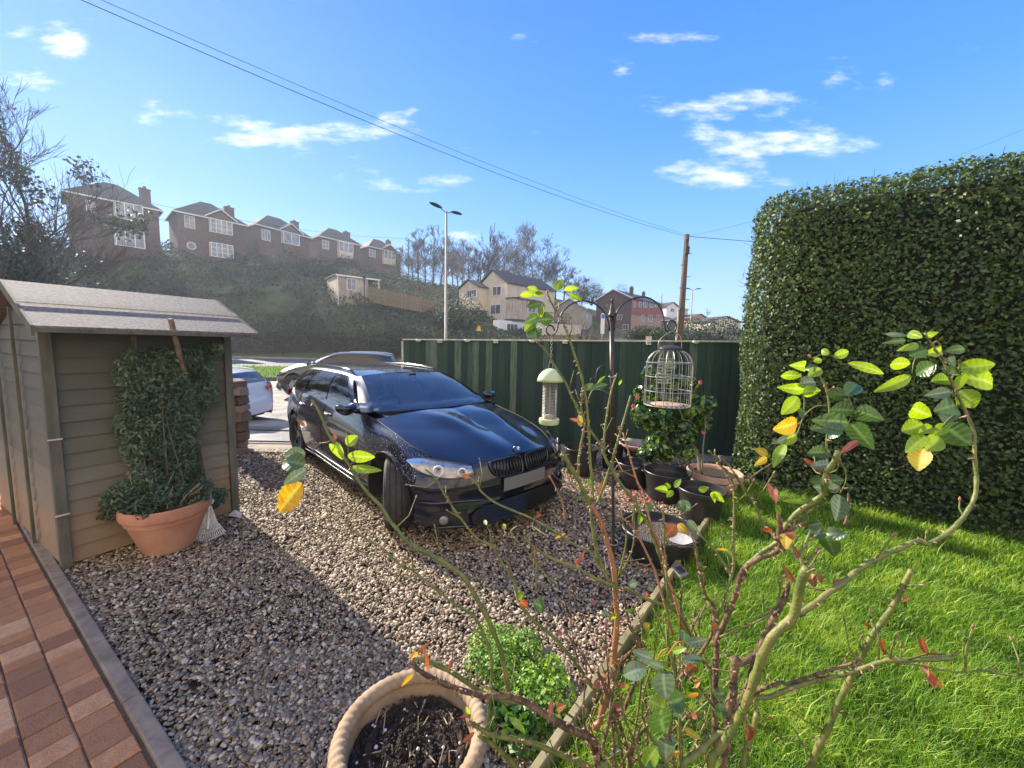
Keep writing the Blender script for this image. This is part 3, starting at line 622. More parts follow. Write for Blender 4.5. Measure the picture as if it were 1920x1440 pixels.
def hip_roof(f, par, zE, rise, dep, ov=.45, mat='slate', ridge=.3, name='roof'):
    L_ = f.L; P = f.P; a0, a1, o0, o1 = -ov, L_ + ov, ov, -dep - ov; h = min(L_, dep) / 2 + ov; rx0, rx1 = L_ / 2 - ridge, L_ / 2 + ridge
    if L_ > dep + 2 * ridge: rx0, rx1 = dep / 2, L_ - dep / 2
    m = MB(); V = [P(a0, zE, o0), P(a1, zE, o0), P(a1, zE, o1), P(a0, zE, o1), P(rx0, zE + rise, -dep / 2), P(rx1, zE + rise, -dep / 2)]
    m.add(V, [(0, 1, 5, 4), (1, 2, 5), (2, 3, 4, 5), (3, 0, 4), (3, 2, 1, 0)]); o = m.build(name, mat, par)
    m = MB()
    for (p, q) in ((V[0], V[1]), (V[1], V[2]), (V[3], V[0])):
        c = (p + q) / 2; d = q - p; m.box((c.x, c.y, zE - .09), (d.length, .06, .17), rz=math.atan2(d.y, d.x))
    m.build('fascia', 'upvc', par); return o
def gable_roof(f, par, zE, rise, dep, ov=.35, mat='slate', along=True, name='roof'):
    """ridge parallel to the face (along) or running back from it"""
    P = f.P; L_ = f.L; m = MB()
    if along: V = [P(-ov, zE, ov), P(L_ + ov, zE, ov), P(L_ + ov, zE + rise, -dep / 2), P(-ov, zE + rise, -dep / 2), P(L_ + ov, zE, -dep - ov), P(-ov, zE, -dep - ov)]
    else: V = [P(-ov, zE, ov), P(-ov, zE, -dep - ov), P(L_ / 2, zE + rise, -dep - ov), P(L_ / 2, zE + rise, ov), P(L_ + ov, zE, -dep - ov), P(L_ + ov, zE, ov)]
    t = .14; m.add(V + [v + Vector((0, 0, t)) for v in V], [(0, 1, 2, 3)[::-1], (3, 2, 4, 5)[::-1], (6, 7, 8, 9), (9, 8, 10, 11), (0, 3, 9, 6), (3, 5, 11, 9), (1, 7, 8, 2), (2, 8, 10, 4), (0, 6, 7, 1), (5, 4, 10, 11)])
    return m.build(name, mat, par)
def walls(f, par, z0, zE, dep, mat, rise=0, along=True):
    P = f.P; L_ = f.L; m = MB(); m.prism([P(0, z0), P(L_, z0), P(L_, z0, -dep), P(0, z0, -dep)], (0, 0, zE - z0))
    if rise:
        if along:
            for a in (0, L_ - .2): m.prism([P(a, zE, 0), P(a, zE, -dep), P(a, zE + rise, -dep / 2)], f.u * .2)
        else:
            for o_ in (0, -dep + .2): m.prism([P(0, zE, o_), P(L_, zE, o_), P(L_ / 2, zE + rise, o_)], f.n * -.2)
    return m.build('walls', mat, par)
def chimney(p, z0, z1, par, mat='brick_dark', w_=.7, pots=2, rz=.9):
    m = MB(); m.box((p.x, p.y, (z0 + z1) / 2), (w_, w_ * .7, z1 - z0), rz=rz); m.box((p.x, p.y, z1 + .05), (w_ + .14, w_ * .7 + .14, .12), rz=rz); o = m.build('chimney', mat, par)
    m = MB()
    for i in range(pots): m.tube([(p.x + (i - (pots - 1) / 2) * .25, p.y, z1 + .1), (p.x + (i - (pots - 1) / 2) * .25, p.y, z1 + .5)], .1, 8)
    m.build('chimney_pots', 'brick_red', o)

ROW = [dict(c=(125, 359, 47), r=(297, 396), apex=(200, 341), mat='brick_red', roof='slate', bays=[((212, 383, 270, 414), 3, 1), ((213, 432, 273, 464), 3, 1)], wins=[(160, 376, 180, 398, 2, 1)], chim=(263, 278, 352), label='leftmost brick house on the hill, partly behind the bare trees', below='brick_dark'),
       dict(c=(330, 396, 55), r=(459, 424), apex=(375, 377), mat='brick_red', roof='slate', bays=[((391, 414, 436, 439), 4, 3), ((392, 458, 438, 484), 4, 3)], wins=[(345, 405, 366, 428, 2, 3)], chim=(422, 436, 387), gab=True, rnd=(359, 461), label='second brick house on the hill, with a round window and small panes', below='brick_dark'),
       dict(c=(482, 421, 66), r=(580, 447), apex=(509, 405), mat='brick_red', roof='slate', bays=[((527, 437, 560, 459), 2, 1)], wins=[(490, 431, 507, 451, 3, 1)], chim=(546, 558, 414), gab=True, label='third brick house on the hill, shrubs hiding its ground floor', below='brick_dark'),
       dict(c=(600, 443, 80), r=(675, 461), apex=(614, 426), mat='brick_red', roof='slate', bays=[((632, 455, 661, 473), 3, 1)], wins=[(604, 451, 617, 467, 2, 2)], chim=(644, 655, 434), label='fourth house on the hill, with a pale rendered bay', below='render_cream'),
       dict(c=(692, 462, 92), r=(751, 477), apex=(696, 445), mat='brick_red', roof='tile_brown', bays=[((717, 471, 740, 486), 3, 2)], wins=[(692, 468, 704, 482, 2, 2)], chim=(724, 732, 450), gab=True, label='smallest and farthest brick house of the hill row, beside the telegraph pole', below='render_cream')]
for h in ROW:
    p = D(*h['c']); zE = p.z; Zr = (zE - CAM_H) * F_PX / (hor(h['r'][0]) - h['r'][1]); q = D(h['r'][0], h['r'][1], Zr)
    f = Face((p.x, p.y), (q.x, q.y)); dep = 7.0; z0 = zE - 7.5
    t = thing('brick_house', (p.x, p.y, zE - 5.9), h['label'], 'house', 'detached houses in a row on the hill')
    walls(f, t, z0, zE, dep, h['mat']); ap = CAM + ray(*h['apex']) * ((f.P(f.L / 2, 0, -dep / 2) - CAM).dot(cF) / 1.0)
    hip_roof(f, t, zE, 3.1, dep, mat=h['roof'], ridge=.4)
    for (bb, nx, nz_) in h['bays']:
        a, b_, zb, zt = f.rect(*bb); bay(f, t, a, b_, zb, zt, nx, nz_, .55, h['below'], zb - 1.4)
    for wv in h['wins']:
        a, b_, zb, zt = f.rect(*wv[:4]); window(f, t, a, b_, zb, zt, wv[4], wv[5], pane='window_curtain')
    if h.get('gab'):
        a, b_, zb, zt = f.rect(*h['bays'][0][0]); m = MB(); m.prism([f.P(a - .2, zt + .1, .5), f.P(b_ + .2, zt + .1, .5), f.P((a + b_) / 2, zt + 1.3, .5)], f.n * -2.2); m.build('bay_gable', h['mat'], t)
        m = MB(); c_ = f.P((a + b_) / 2, zt + 1.55, .75)
        for s_, e_2 in ((a - .6, -1), (b_ + .6, 1)):
            m.prism([f.P(s_, zt, .8), f.P((a + b_) / 2, zt + 1.45, .8), f.P((a + b_) / 2, zt + 1.62, .8), f.P(s_, zt + .17, .8)], f.n * -.1)
        m.build('bargeboard', 'upvc', t)
        m = MB()
        for s_ in (a - .6, b_ + .6): m.prism([f.P(s_, zt + .16, .72), f.P((a + b_) / 2, zt + 1.62, .72), f.P((a + b_) / 2, zt + 1.72, .72), f.P(s_, zt + .26, .72)], f.n * -3.2)
        m.build('bay_roof', h['roof'], t)
    if h.get('rnd'):
        a, z = f.uv(*h['rnd']); m = MB(); m.tube([f.P(a + .5 * math.cos(k * .5236), z + .5 * math.sin(k * .5236), .05) for k in range(13)], .08, 6); o = m.build('round_window', 'upvc', t)
        MB().tube([f.P(a, z, -.02), f.P(a, z, .03)], .5, 16).build('pane', 'window_glass', o)
    x0, x1, yt = h['chim']; dd = (f.P(f.L * .8, 0, -dep * .5) - CAM).dot(cF); c = D((x0 + x1) / 2, yt, dd); chimney(c, zE + .3, c.z - .3, t, 'brick_dark', (x1 - x0) / F_PX * dd)

# cream house with two gables
C0 = D(951, 531, 62); f = Face((C0.x, C0.y), (D(1042, 548, 71.4).x, D(1042, 548, 71.4).y)); g = Face((C0.x - .72 * 7, C0.y + .69 * 7), (C0.x, C0.y)); zE = C0.z
t = thing('cream_house', (C0.x, C0.y, zE - 7), 'large cream rendered house with dark gabled roofs behind the fence', 'house')
walls(g, t, zE - 8.5, zE, 12.5, 'render_cream', 2.3, along=False); gable_roof(g, t, zE, 2.45, 12.5, .3, 'slate', along=False)
for r_ in ((924, 537, 940, 554), (920, 571, 939, 589)): a, b_, zb, zt = g.rect(*r_); window(g, t, a, b_, zb, zt, 2, 1)
gw = Face(g.P(-2.6, 0, 2.2).xy, g.P(2.4, 0, 2.2).xy); m = MB()
o1 = walls(gw, t, zE - 4.2, zE - .5, 4, 'render_cream', 1.3, along=False); o1.name = 'wing_walls'; gable_roof(gw, t, zE - .5, 1.4, 4, .3, 'slate', along=False, name='wing_roof')
a, b_, zb, zt = gw.rect(876, 543, 903, 557); window(gw, t, max(.4, a), min(4.6, b_), zb, zt, 4, 1)
a, b_, zb, zt = f.rect(945, 563, 990, 600); m = MB(); m.prism([f.P(-.2, zb, 0), f.P(-.2, zb, 1.6), f.P(6.5, zb, 1.6), f.P(6.5, zb, 0)], (0, 0, zt - zb)); m.build('extension', 'render_stained', t)
m = MB(); m.prism([f.P(-.4, zt, -.1), f.P(-.4, zt, 1.8), f.P(6.7, zt, 1.8), f.P(6.7, zt, -.1)], (0, 0, .18)); m.prism([f.P(-.4, zb - .35, -.1), f.P(-.4, zb - .35, 1.75), f.P(12, zb - .35, 1.75), f.P(12, zb - .35, -.1)], (0, 0, .35)); m.build('dark_band', 'slate', t)
m = MB(); m.prism([f.P(-3, zb - 2.6, 0), f.P(-3, zb - 2.6, 1.5), f.P(8, zb - 2.6, 1.5), f.P(8, zb - 2.6, 0)], (0, 0, 2.25)); m.build('lower_storey', 'upvc', t)
ff = Face(f.P(-3, 0, 1.5).xy, f.P(8, 0, 1.5).xy); a, b_, z0_, z1_ = ff.rect(950, 607, 970, 620); window(ff, t, a, b_, z0_, z1_, 3, 1)
fx = Face(f.P(0, 0, 1.6).xy, f.P(6.5, 0, 1.6).xy); a, b_, z0_, z1_ = fx.rect(990, 568, 1004, 586); window(fx, t, a, b_, z0_, z1_, 2, 1)
a, b_, z0_, z1_ = f.rect(1012, 552, 1024, 572); window(f, t, a, b_, z0_, z1_, 2, 1)
m = MB(); m.tube([fx.P(.6, zt + .2, .2), fx.P(.6, zt + .2, .5)], .03, 6); m.lathe([(.02, 0), (.22, .06), (.3, .14)], fx.P(.6, zt + .1, .5), 12); m.build('satellite_dish', 'galv_steel', t)
# low timber deck and steps beside it
t = thing('timber_deck', tuple(D(1035, 615, 64)), 'timber deck with rails in front of the grey bungalow gable', 'deck'); m = MB(); dk = Face(D(1018, 600, 64).xy, D(1068, 600, 68).xy)
for i in range(8): m.box(dk.P(dk.L * i / 7, D(1040, 600, 66).z - .3, 0), (.1, .1, 3.0), rz=dk.rz)
for dz in (-.2, .35, .9): m.box(dk.P(dk.L / 2, D(1040, 595, 66).z + dz - .2, 0), (dk.L, .06, .14), rz=dk.rz)
m.build('rails', 'old_wood', t); MB().box(dk.P(dk.L / 2, D(1040, 600, 66).z - .6, -1), (dk.L, 2, .15), rz=dk.rz).build('floor', 'old_wood', t)
m = MB(); wf = Face(D(990, 612, 58).xy, D(1090, 612, 66).xy); zt = D(1040, 607, 62).z
m.prism([wf.P(0, zt - 5), wf.P(wf.L, zt - 5), wf.P(wf.L, zt - 5, -.3), wf.P(0, zt - 5, -.3)], (0, 0, 5)); tag(m.build('block_wall', 'render_cream', None), 'pale block retaining wall below the timber deck', 'wall')

# grey bungalow, gable towards us
C1 = D(1099, 580, 75); A1 = D(1045, 572, 77); g = Face((C1.x - 6.2, C1.y + 2.2), (C1.x, C1.y)); zE = C1.z
t = thing('bungalow', (C1.x, C1.y, zE - 3.2), 'low grey rendered bungalow with a white edged gable, left of the feeder pole', 'house')
walls(g, t, zE - 4.5, zE, 9, 'render_grey', 2.0, along=False); gable_roof(g, t, zE, 2.1, 9, .35, 'tile_brown', along=False)
m = MB()
for s_ in (-.4, g.L + .4): m.prism([g.P(s_, zE - .1, .45), g.P(g.L / 2, zE + 2.1, .45), g.P(g.L / 2, zE + 2.35, .45), g.P(s_, zE + .15, .45)], g.n * -.1)
m.build('bargeboard', 'upvc', t); sd = Face(g.P(g.L, 0, 0).xy, g.P(g.L, 0, -9).xy)
window(sd, t, 1, 2.6, zE - 2, zE - .8, 2, 1, name='window'); window(sd, t, 5, 6.8, zE - 2.2, zE - .8, 2, 1)

# three-storey brick house, red upper storey
C2 = D(1185, 560, 85); q = D(1242, 573, (C2.z - CAM_H) * F_PX / (hor(1242) - 573)); f = Face((C2.x, C2.y), (q.x, q.y)); zE = C2.z
gg = Face((C2.x - f.u.y * 9.0, C2.y + f.u.x * 9.0), (C2.x, C2.y))
t = thing('brick_house', (C2.x, C2.y, zE - 7.4), 'three storey brick house with a red upper storey, behind the arch of the feeder pole', 'house')
walls(gg, t, zE - 8, zE, f.L, 'brick_dark', 2.2, along=False); gable_roof(gg, t, zE, 2.3, f.L, .4, 'slate', along=False)
m = MB()
for s_ in (-.45, gg.L + .45): m.prism([gg.P(s_, zE - .1, .45), gg.P(gg.L / 2, zE + 2.3, .45), gg.P(gg.L / 2, zE + 2.55, .45), gg.P(s_, zE + .15, .45)], gg.n * -.1)
m.build('bargeboard', 'upvc', t)
z1_ = f.uv(1200, 592)[1]; MB().prism([f.P(.02, z1_, .0), f.P(f.L - .02, z1_, 0), f.P(f.L - .02, z1_, .12), f.P(.02, z1_, .12)], (0, 0, zE - z1_ - .1)).build('tile_hanging', 'tile_red', t)
MB().prism([f.P(.02, zE - 8, .0), f.P(f.L - .02, zE - 8, 0), f.P(f.L - .02, zE - 8, .06), f.P(.02, zE - 8, .06)], (0, 0, z1_ - zE + 8 - .01)).build('buff_brickwork', 'brick_buff', t)
for (x0, x1) in ((1187, 1190), (1197, 1201), (1205, 1212), (1217, 1223), (1227, 1231)): a, b_, zb, zt = f.rect(x0, 566, x1, 576.5); window(f, t, a, b_, zb, zt, 1 if x1 - x0 < 5 else 2, 1, off=.13)
for (x0, x1) in ((1202, 1208), (1215, 1222), (1231, 1236)): a, b_, zb, zt = f.rect(x0, 591, x1, 603); window(f, t, a, b_, zb, zt, 2, 1, off=.07)
for wv in ((1158, 590, 1166, 600), (1168, 608, 1178, 618)): a, b_, zb, zt = gg.rect(*wv); window(gg, t, a, b_, zb, zt, 2, 1)
c = gg.P(gg.L * .75, 0, -4); chimney(Vector((c.x, c.y, 0)), zE + .5, zE + 3.0, t, 'brick_dark', .9); c = gg.P(gg.L * .6, 0, -f.L * .8); chimney(Vector((c.x, c.y, 0)), zE + 1, zE + 3.0, t, 'brick_dark', .8)

def far_house(xl, xr, ye, ya, Z, yb, wall, roof, label, hip=False, wins=()):
    p, q = D(xl, ye, Z), D(xr, ye + ROLL * (xr - xl), Z * 1.02); f = Face(p.xy, q.xy); zE = p.z; rise = (ye - ya) / F_PX * Z; z0 = D((xl + xr) / 2, yb, Z).z
    t = thing('house', (p.x, p.y, z0), label, 'house'); walls(f, t, z0, zE, 7, wall, 0 if hip else rise, along=False)
    if hip: hip_roof(f, t, zE, rise, 7, .4, roof)
    else: gable_roof(f, t, zE, rise, 7, .5, roof, along=False)
    for wv in wins: a, b_, zb, zt = f.rect(*wv); window(f, t, a, b_, zb, zt, 2, 1)
    return t, f, zE
far_house(1250, 1272, 575, 566, 125, 606, 'upvc', 'slate', 'small white gabled house far behind the brick house, left of the telegraph pole', wins=((1257, 578, 1264, 585),))
far_house(1274, 1290, 578, 571, 128, 606, 'render_cream', 'slate', 'narrow pale house directly behind the telegraph pole', hip=True)
far_house(1244, 1272, 600, 590, 112, 625, 'brick_dark', 'slate', 'dark roofed low house at the right end of the brick house', hip=True)
far_house(1298, 1326, 597, 588, 118, 625, 'brick_buff', 'tile_brown', 'brown roofed house between the telegraph pole and the far lamp post')
far_house(1331, 1389, 603, 592, 105, 625, 'render_cream', 'slate', 'wide pale bungalow roof just left of the hedge', wins=((1345, 606, 1352, 612), (1366, 607, 1374, 613)))

# flat-roofed garage with lean-to on the bank
p = D(632, 515, 50); q = D(690, 522, 52.5); f = Face(p.xy, q.xy); zE = p.z
t = thing('garage', (p.x, p.y, zE - 3.4), 'flat roofed tan garage with one white window on the bank', 'garage'); walls(f, t, zE - 4.5, zE, 5, 'brick_buff' if 0 else 'render_stained')
m = MB(); m.prism([f.P(-.2, zE, .2), f.P(f.L + 1.6, zE, .2), f.P(f.L + 1.6, zE, -5.2), f.P(-.2, zE, -5.2)], (0, 0, .16)); m.build('roof', 'slate', t)
m = MB(); m.box(f.P(.05, zE - 1.9, .08), (.1, .1, 3.9), rz=f.rz); m.box(f.P(f.L / 2 + .7, zE - .05, .22), (f.L + 1.8, .05, .2), rz=f.rz); m.build('gutter', 'upvc', t)
a, b_, zb, zt = f.rect(650, 523, 668, 544); window(f, t, a, b_, zb, zt, 2, 1, pane='window_curtain')
m = MB(); m.box(f.P(f.L + 1.45, zE - 1.3, .1), (.1, .1, 2.8), rz=f.rz); m.build('post', 'upvc', t)
def panel_fence(name, label, pts, h, mat, step=2.2, board=.14):
    p0 = pts[0]; t = thing(name, tuple(p0), label, 'fence'); m = MB(); ps = MB()
    for p, q in zip(pts[:-1], pts[1:]):
        d = Vector((q.x - p.x, q.y - p.y, 0)); L_ = d.length; n = max(1, int(L_ / board)); rz = math.atan2(d.y, d.x)
        for i in range(n):
            a = (i + .5) / n; c = p.lerp(q, a); m.box((c.x, c.y, c.z - h / 2), (L_ / n * .93, .03, h + random.uniform(-.03, .03)), rz=rz)
        for i in range(int(L_ / step) + 1): c = p.lerp(q, i * step / L_); ps.box((c.x, c.y - .06, c.z - h / 2 + .03), (.12, .12, h + .2), rz=rz)
        c = p.lerp(q, .5); ps.prism([p + Vector((0, -.05, -h * .45)), q + Vector((0, -.05, -h * .45)), q + Vector((0, -.05, -h * .4)), p + Vector((0, -.05, -h * .4))], (0, -.04, 0))
    m.build('panels', mat, t); ps.build('posts', 'mossy_wood', t)
panel_fence('timber_fence', 'long weathered timber fence sloping down from the garage', [D(690, 537, 50.5), D(760, 552, 53), D(832, 568, 56)], 2.0, 'old_wood')
panel_fence('timber_fence', 'short brown timber fence beyond the hedge of the main road', [D(1000, 628, 46), D(1085, 628, 50)], 1.3, 'old_wood')

# ------------------------------------------------------------------ poles, lamps, wires
def lamp(px, yt, Z, zb, label, rz=0, h=None):
    p = D(px, yt, Z); t = thing('street_lamp', (p.x, p.y, zb), label, 'street lamp', 'twin headed street lamps')
    MB().tube([(p.x, p.y, zb), (p.x, p.y, zb + 1.5), (p.x, p.y, zb + 1.52), (p.x, p.y, p.z)], [.11, .11, .09, .06], 12).build('column', 'galv_steel', t, smooth=True)
    for s_ in (-1, 1):
        e = Vector((math.cos(rz), math.sin(rz), 0)) * s_; m = MB(); m.tube([p - Vector((0, 0, .1)), p + e * .5 + Vector((0, 0, .06))], .03, 8); m.build('arm', 'galv_steel', t)
        c = p + e * .8 + Vector((0, 0, .08)); m = MB(); m.grid([[c + e * a * .42 + Vector((-e.y, e.x, 0)) * b_ * .15 * math.sqrt(max(0, 1 - a * a * .9)) + Vector((0, 0, (.09 * (1 - a * a) * (1 - b_ * b_)) + a * .03)) for b_ in (-1, -.5, 0, .5, 1)] for a in (-1, -.7, -.3, .1, .5, .8, 1)])
        m.build('lantern', 'black_metal', t, solid=.05)
    return t
lamp(837, 396, 22.6, -.13, 'nearer twin headed street lamp rising behind the left end of the green fence', rz=.9)
lamp(1299, 543, 52, .2, 'small distant twin headed street lamp right of the telegraph pole', rz=.1)
p = D(1288, 440, 16); q = D(1274, 640, 16)
t = thing('telegraph_pole', (q.x, q.y, -.28), 'tall wooden telegraph pole behind the garden fence', 'telegraph pole')
dn = (q - p).normalized(); base = p + dn * ((p.z + .3) / -dn.z)
MB().tube([base, p.lerp(base, .5), p], [.145, .125, .095], 14).build('pole', 'pole_wood', t, smooth=True)
m = MB()
for i in range(9):
    c = p.lerp(base, .12 + i * .07); m.tube([c + Vector((-.22 if i % 2 else .02, -.08, 0)), c + Vector((.0 if i % 2 else .24, -.08, 0))], .012, 6)
m.build('step_irons', 'black_metal', t); m = MB(); c = p.lerp(base, .03); m.tube([c, c + Vector((0, -.14, -.02))], .05, 8); m.box(p.lerp(base, .10) + Vector((0, -.12, 0)), (.16, .12, .3)); m.build('terminal_box', 'black_metal', t)
m = MB(); m.tube([base + Vector((-.17, -.05, 0)), p.lerp(base, .45) + Vector((-.15, -.05, 0))], .035, 6); m.build('cable_guard', 'white_cap', t)
m = MB(); p2 = D(766, 447, 97); m.tube([(p2.x, p2.y, p2.z - 9), p2], [.16, .11], 8); m.box(p2 - Vector((0, 0, .5)), (1.2, .1, .1)); tag(m.build('telegraph_pole', 'bark', None), 'dark telegraph pole on the hill beside the last house of the row', 'telegraph pole')
m = MB(); p3 = D(683, 520, 44); q3 = D(684, 655, 44); m.tube([(q3.x, q3.y, -.2), p3], [.08, .06], 8); m.box(p3, (.3, .2, .25)); tag(m.build('sign_pole', 'black_metal', None), 'slim dark pole on the far pavement below the garage', 'pole')
def wire(name, label, a, b_, sag, r=.008, n=24):
    m = MB(); m.tube([a.lerp(b_, i / n) - Vector((0, 0, sag * 4 * (i / n) * (1 - i / n))) for i in range(n + 1)], r, 5); tag(m.build(name, 'black_metal', None, smooth=True), label, 'wire')
wt = p.lerp(base, .01)
wire('overhead_wire', 'lower of two wires running from the telegraph pole over the drive', wt, D(130, -10, 5.2), .28, .0055); wire('overhead_wire', 'upper of two wires running from the telegraph pole over the drive', wt + Vector((.02, 0, .06)), D(168, -10, 5.3), .22, .004)
wire('overhead_wire', 'thin wire running right from the telegraph pole towards the hedge', wt, D(2100, 480, 60), .6, .012)
wire('overhead_wire', 'thin wire rising to the upper right from the telegraph pole', wt, D(1960, 225, 14), .4, .004)
wire('overhead_wire', 'wire slung above the row of hill houses', p2, D(240, 372, 52), 1.2, .03)
# small road sign by the pavement
p = D(1131, 588, 24); t = thing('road_sign', (p.x, p.y, -.28), 'narrow white sign with a blue top beyond the fence, left of the feeder pole', 'sign')
MB().box((p.x, p.y, p.z - .62), (.24, .02, 1.28), rz=.05).build('panel', 'white_paint', t); pm('sign_blue', (.03, .16, .6), rough=.4); MB().box((p.x, p.y - .013, p.z - .17), (.2, .01, .26), rz=.05).build('blue_panel', 'sign_blue', t)
MB().tube([(p.x, p.y + .04, -.28), (p.x, p.y + .04, p.z)], .035, 8).build('post', 'galv_steel', t)
pm('sign_yellow', (.75, .5, .03), rough=.5); p = D(898, 611, 47); m = MB(); m.prism([(p.x - .28, p.y, p.z - .62), (p.x + .28, p.y, p.z - .62), (p.x + .12, p.y, p.z), (p.x - .12, p.y, p.z)], (0, .1, 0)); tag(m.build('grit_marker', 'sign_yellow', None), 'small yellow marker on the grass bank below the cream house', 'marker')

# ------------------------------------------------------------------ trees and shrubs beyond
def bare_tree(name, label, base, H, spread, seed, group=None, mat='bark', lean=(0, 0), depth=5, up=.55, ivy=0, r0=None, dens=1.0, low=.18):
    rr = random.Random(seed); tr = MB(); br = MB(); ivp = []
    r0 = r0 or H * .018
    def grow(p, d, L_, r, lev, mb):
        n = 3; pts = [p]; rad = [r]
        for i in range(n):
            d = (d + Vector((rr.gauss(0, .13), rr.gauss(0, .13), rr.gauss(.05, .08)))).normalized(); p = p + d * L_ / n; pts.append(p); rad.append(r * (1 - .45 * (i + 1) / n))
        mb.tube(pts, rad, 6 if lev < 2 else 3, cap=False)
        if lev >= depth: return
        k = int((4 if lev < 2 else 3 if lev < 4 else 3) * dens + rr.random())
        for i in range(k):
            t = rr.uniform(.35, 1); q = pts[0].lerp(pts[-1], t) if t < .98 else pts[-1]; j = min(n - 1, int(t * n)); q = pts[j].lerp(pts[j + 1], t * n - j)
            a = rr.uniform(0, 6.28); s_ = Vector((math.cos(a), math.sin(a), 0)) * spread; nd = (d * rr.uniform(.7, 1.1) + s_ * rr.uniform(.4, 1) + Vector((0, 0, up * rr.uniform(0, 1)))).normalized()
            grow(q, nd, L_ * rr.uniform(.5, .78), max(.034 if H > 5 and p.y > 60 else .012, r * .5), lev + 1, br)
    p = Vector(base); d = Vector((lean[0], lean[1], 1)).normalized(); n = 5; pts = [p - Vector((0, 0, .5))]; rad = [r0 * 1.25]
    for i in range(n): d = (d + Vector((rr.gauss(0, .05), rr.gauss(0, .05), 0))).normalized(); p = p + d * H * .62 / n; pts.append(p); rad.append(r0 * (1 - .62 * (i + 1) / n))
    tr.tube(pts, rad, 8)
    t = thing(name, tuple(base), label, 'tree', group); tr.build('trunk', mat, t, smooth=True)
    for i in range(int(12 * dens)):
        tt = rr.uniform(low, 1); j = min(n, int(tt * n + 1)); q = pts[max(0, min(n - 1, int(tt * n)))].lerp(pts[min(n, int(tt * n) + 1)], tt * n % 1); a = rr.uniform(0, 6.28)
        grow(q, (Vector((math.cos(a), math.sin(a), 0)) * spread * 1.1 + Vector((0, 0, rr.uniform(.3, 1.3) * (up + .4)))).normalized(), H * rr.uniform(.2, .34) * (1.15 - .4 * tt), r0 * .42 * (1.2 - .6 * tt), 2, br)
    grow(pts[-1], d, H * .25, rad[-1], 1, br)
    br.build('crown', mat, t)
    if ivy:
        C = []; r = np.random.default_rng(seed)
        for i in range(n):
            m_ = ivy // n; tt = r.random(m_)[:, None]; C.append(np.array(pts[i]) * (1 - tt) + np.array(pts[i + 1]) * tt + r.normal(size=(m_, 3)) * H * .028)
        for _ in range(10):
            v0 = br.v[r.integers(0, len(br.v))]; m_ = ivy // 20; C.append(np.array(v0) + r.normal(size=(m_, 3)) * H * .03)
        C = np.concatenate(C); V, Fc = leaf_mesh(C, r.normal(size=C.shape), H * .02, rng=r); np_mesh('ivy', V, Fc, 'ivy', t, var=np.repeat(r.uniform(0, 1, len(C)), 5))
    return t
def at_hill(px, Z): p = D(px, 600, Z); return (p.x, p.y, hz1(p.x, p.y) if p.y > 42.4 else -.28)
def htop(px, py, Z): return D(px, py, Z).z
def tree_px(px, yt, Z, **k): b = at_hill(px, Z); return b, max(2, htop(px, yt, Z) - b[2])
specs = [(775, 455, 94, .5, 'twiggy bare tree between the hill telegraph pole and the first tall bare tree'), (930, 450, 103, .55, 'bare tree filling the gap left of the broad fan crown'), (1020, 448, 101, .65, 'bare tree with a wide crown behind the roof of the cream house'), (865, 455, 94, .5, 'low spreading bare tree left of the cream house porch'), (785, 440, 92, .55, 'leftmost bare tree by the hill telegraph pole'), (812, 425, 96, .45, 'bare tree just left of the twin headed lamp'), (848, 446, 98, .5, 'bare tree just right of the twin headed lamp'), (880, 462, 104, .45, 'low bare tree right of the lamp, above the cream house gable'),
         (915, 432, 96, .22, 'slender ivy clad tree between the lamp and the big bare crown'), (962, 420, 100, .75, 'largest bare tree with a broad fan crown above the cream house'), (1000, 428, 104, .7, 'bare tree leaning right beside the largest crown'), (1040, 470, 108, .55, 'bare tree at the right shoulder of the wood'), (1072, 510, 112, .5, 'small bare tree near the end of the wood'),
         (835, 470, 108, .4, 'dim bare tree behind the lamp post'), (900, 480, 110, .4, 'dim bare tree behind the slender ivy clad one'), (745, 468, 100, .4, 'small bare tree directly behind the last hill house')]
for (px, yt, Z, sp, lab) in [(797, 452, 97, .5, 'thin bare tree half hidden by its neighbour left of the lamp'), (826, 448, 103, .5, 'bare tree whose twigs touch the lamp column on its left side'), (858, 470, 106, .5, 'stubby bare tree just left of the cream house roof apex'), (895, 468, 99, .5, 'bare tree rising straight over the cream house roof apex'), (945, 440, 107, .6, 'bare tree whose crown merges into the left half of the big fan crown'), (983, 438, 109, .6, 'bare tree whose crown merges into the right half of the big fan crown'), (1056, 492, 113, .5, 'small twiggy tree falling away right of the wood shoulder'), (1090, 522, 118, .5, 'last small bare tree above the bungalow roof')]: specs.append((px, yt, Z, sp, lab))
for i, (px, yt, Z, sp, lab) in enumerate(specs):
    b_, H = tree_px(px, yt, Z); bare_tree('bare_tree', lab, b_, H * .94, sp * 1.9, 40 + i, 'bare trees on the hilltop', 'bark' if i % 3 else 'bark_pale', depth=5, up=.45, ivy=700 if i in (8, 5, 13) else 160, dens=1.25 if i in (9, 10) else 1.1, r0=.2)
for i, (px, yt, Z, sp, lab) in enumerate([(1148, 575, 60, .6, 'pale leafless garden tree in front of the brick house'), (1100, 600, 52, .5, 'small leafless shrub tree below the grey bungalow'), (1325, 585, 90, .6, 'thin pale tree behind the far lamp post'), (1235, 560, 100, .5, 'thin bare tree behind the brick house roof')]):
    b_, H = tree_px(px, yt, Z); bare_tree('bare_tree', lab, (b_[0], b_[1], b_[2]), H, sp, 80 + i, 'leafless garden trees', 'bark_pale', depth=4, up=.7, r0=.09, dens=.9)
pm('thicket', (.03, .022, .016), (.10, .075, .055), scale=.5, attr=True, rough=.9)
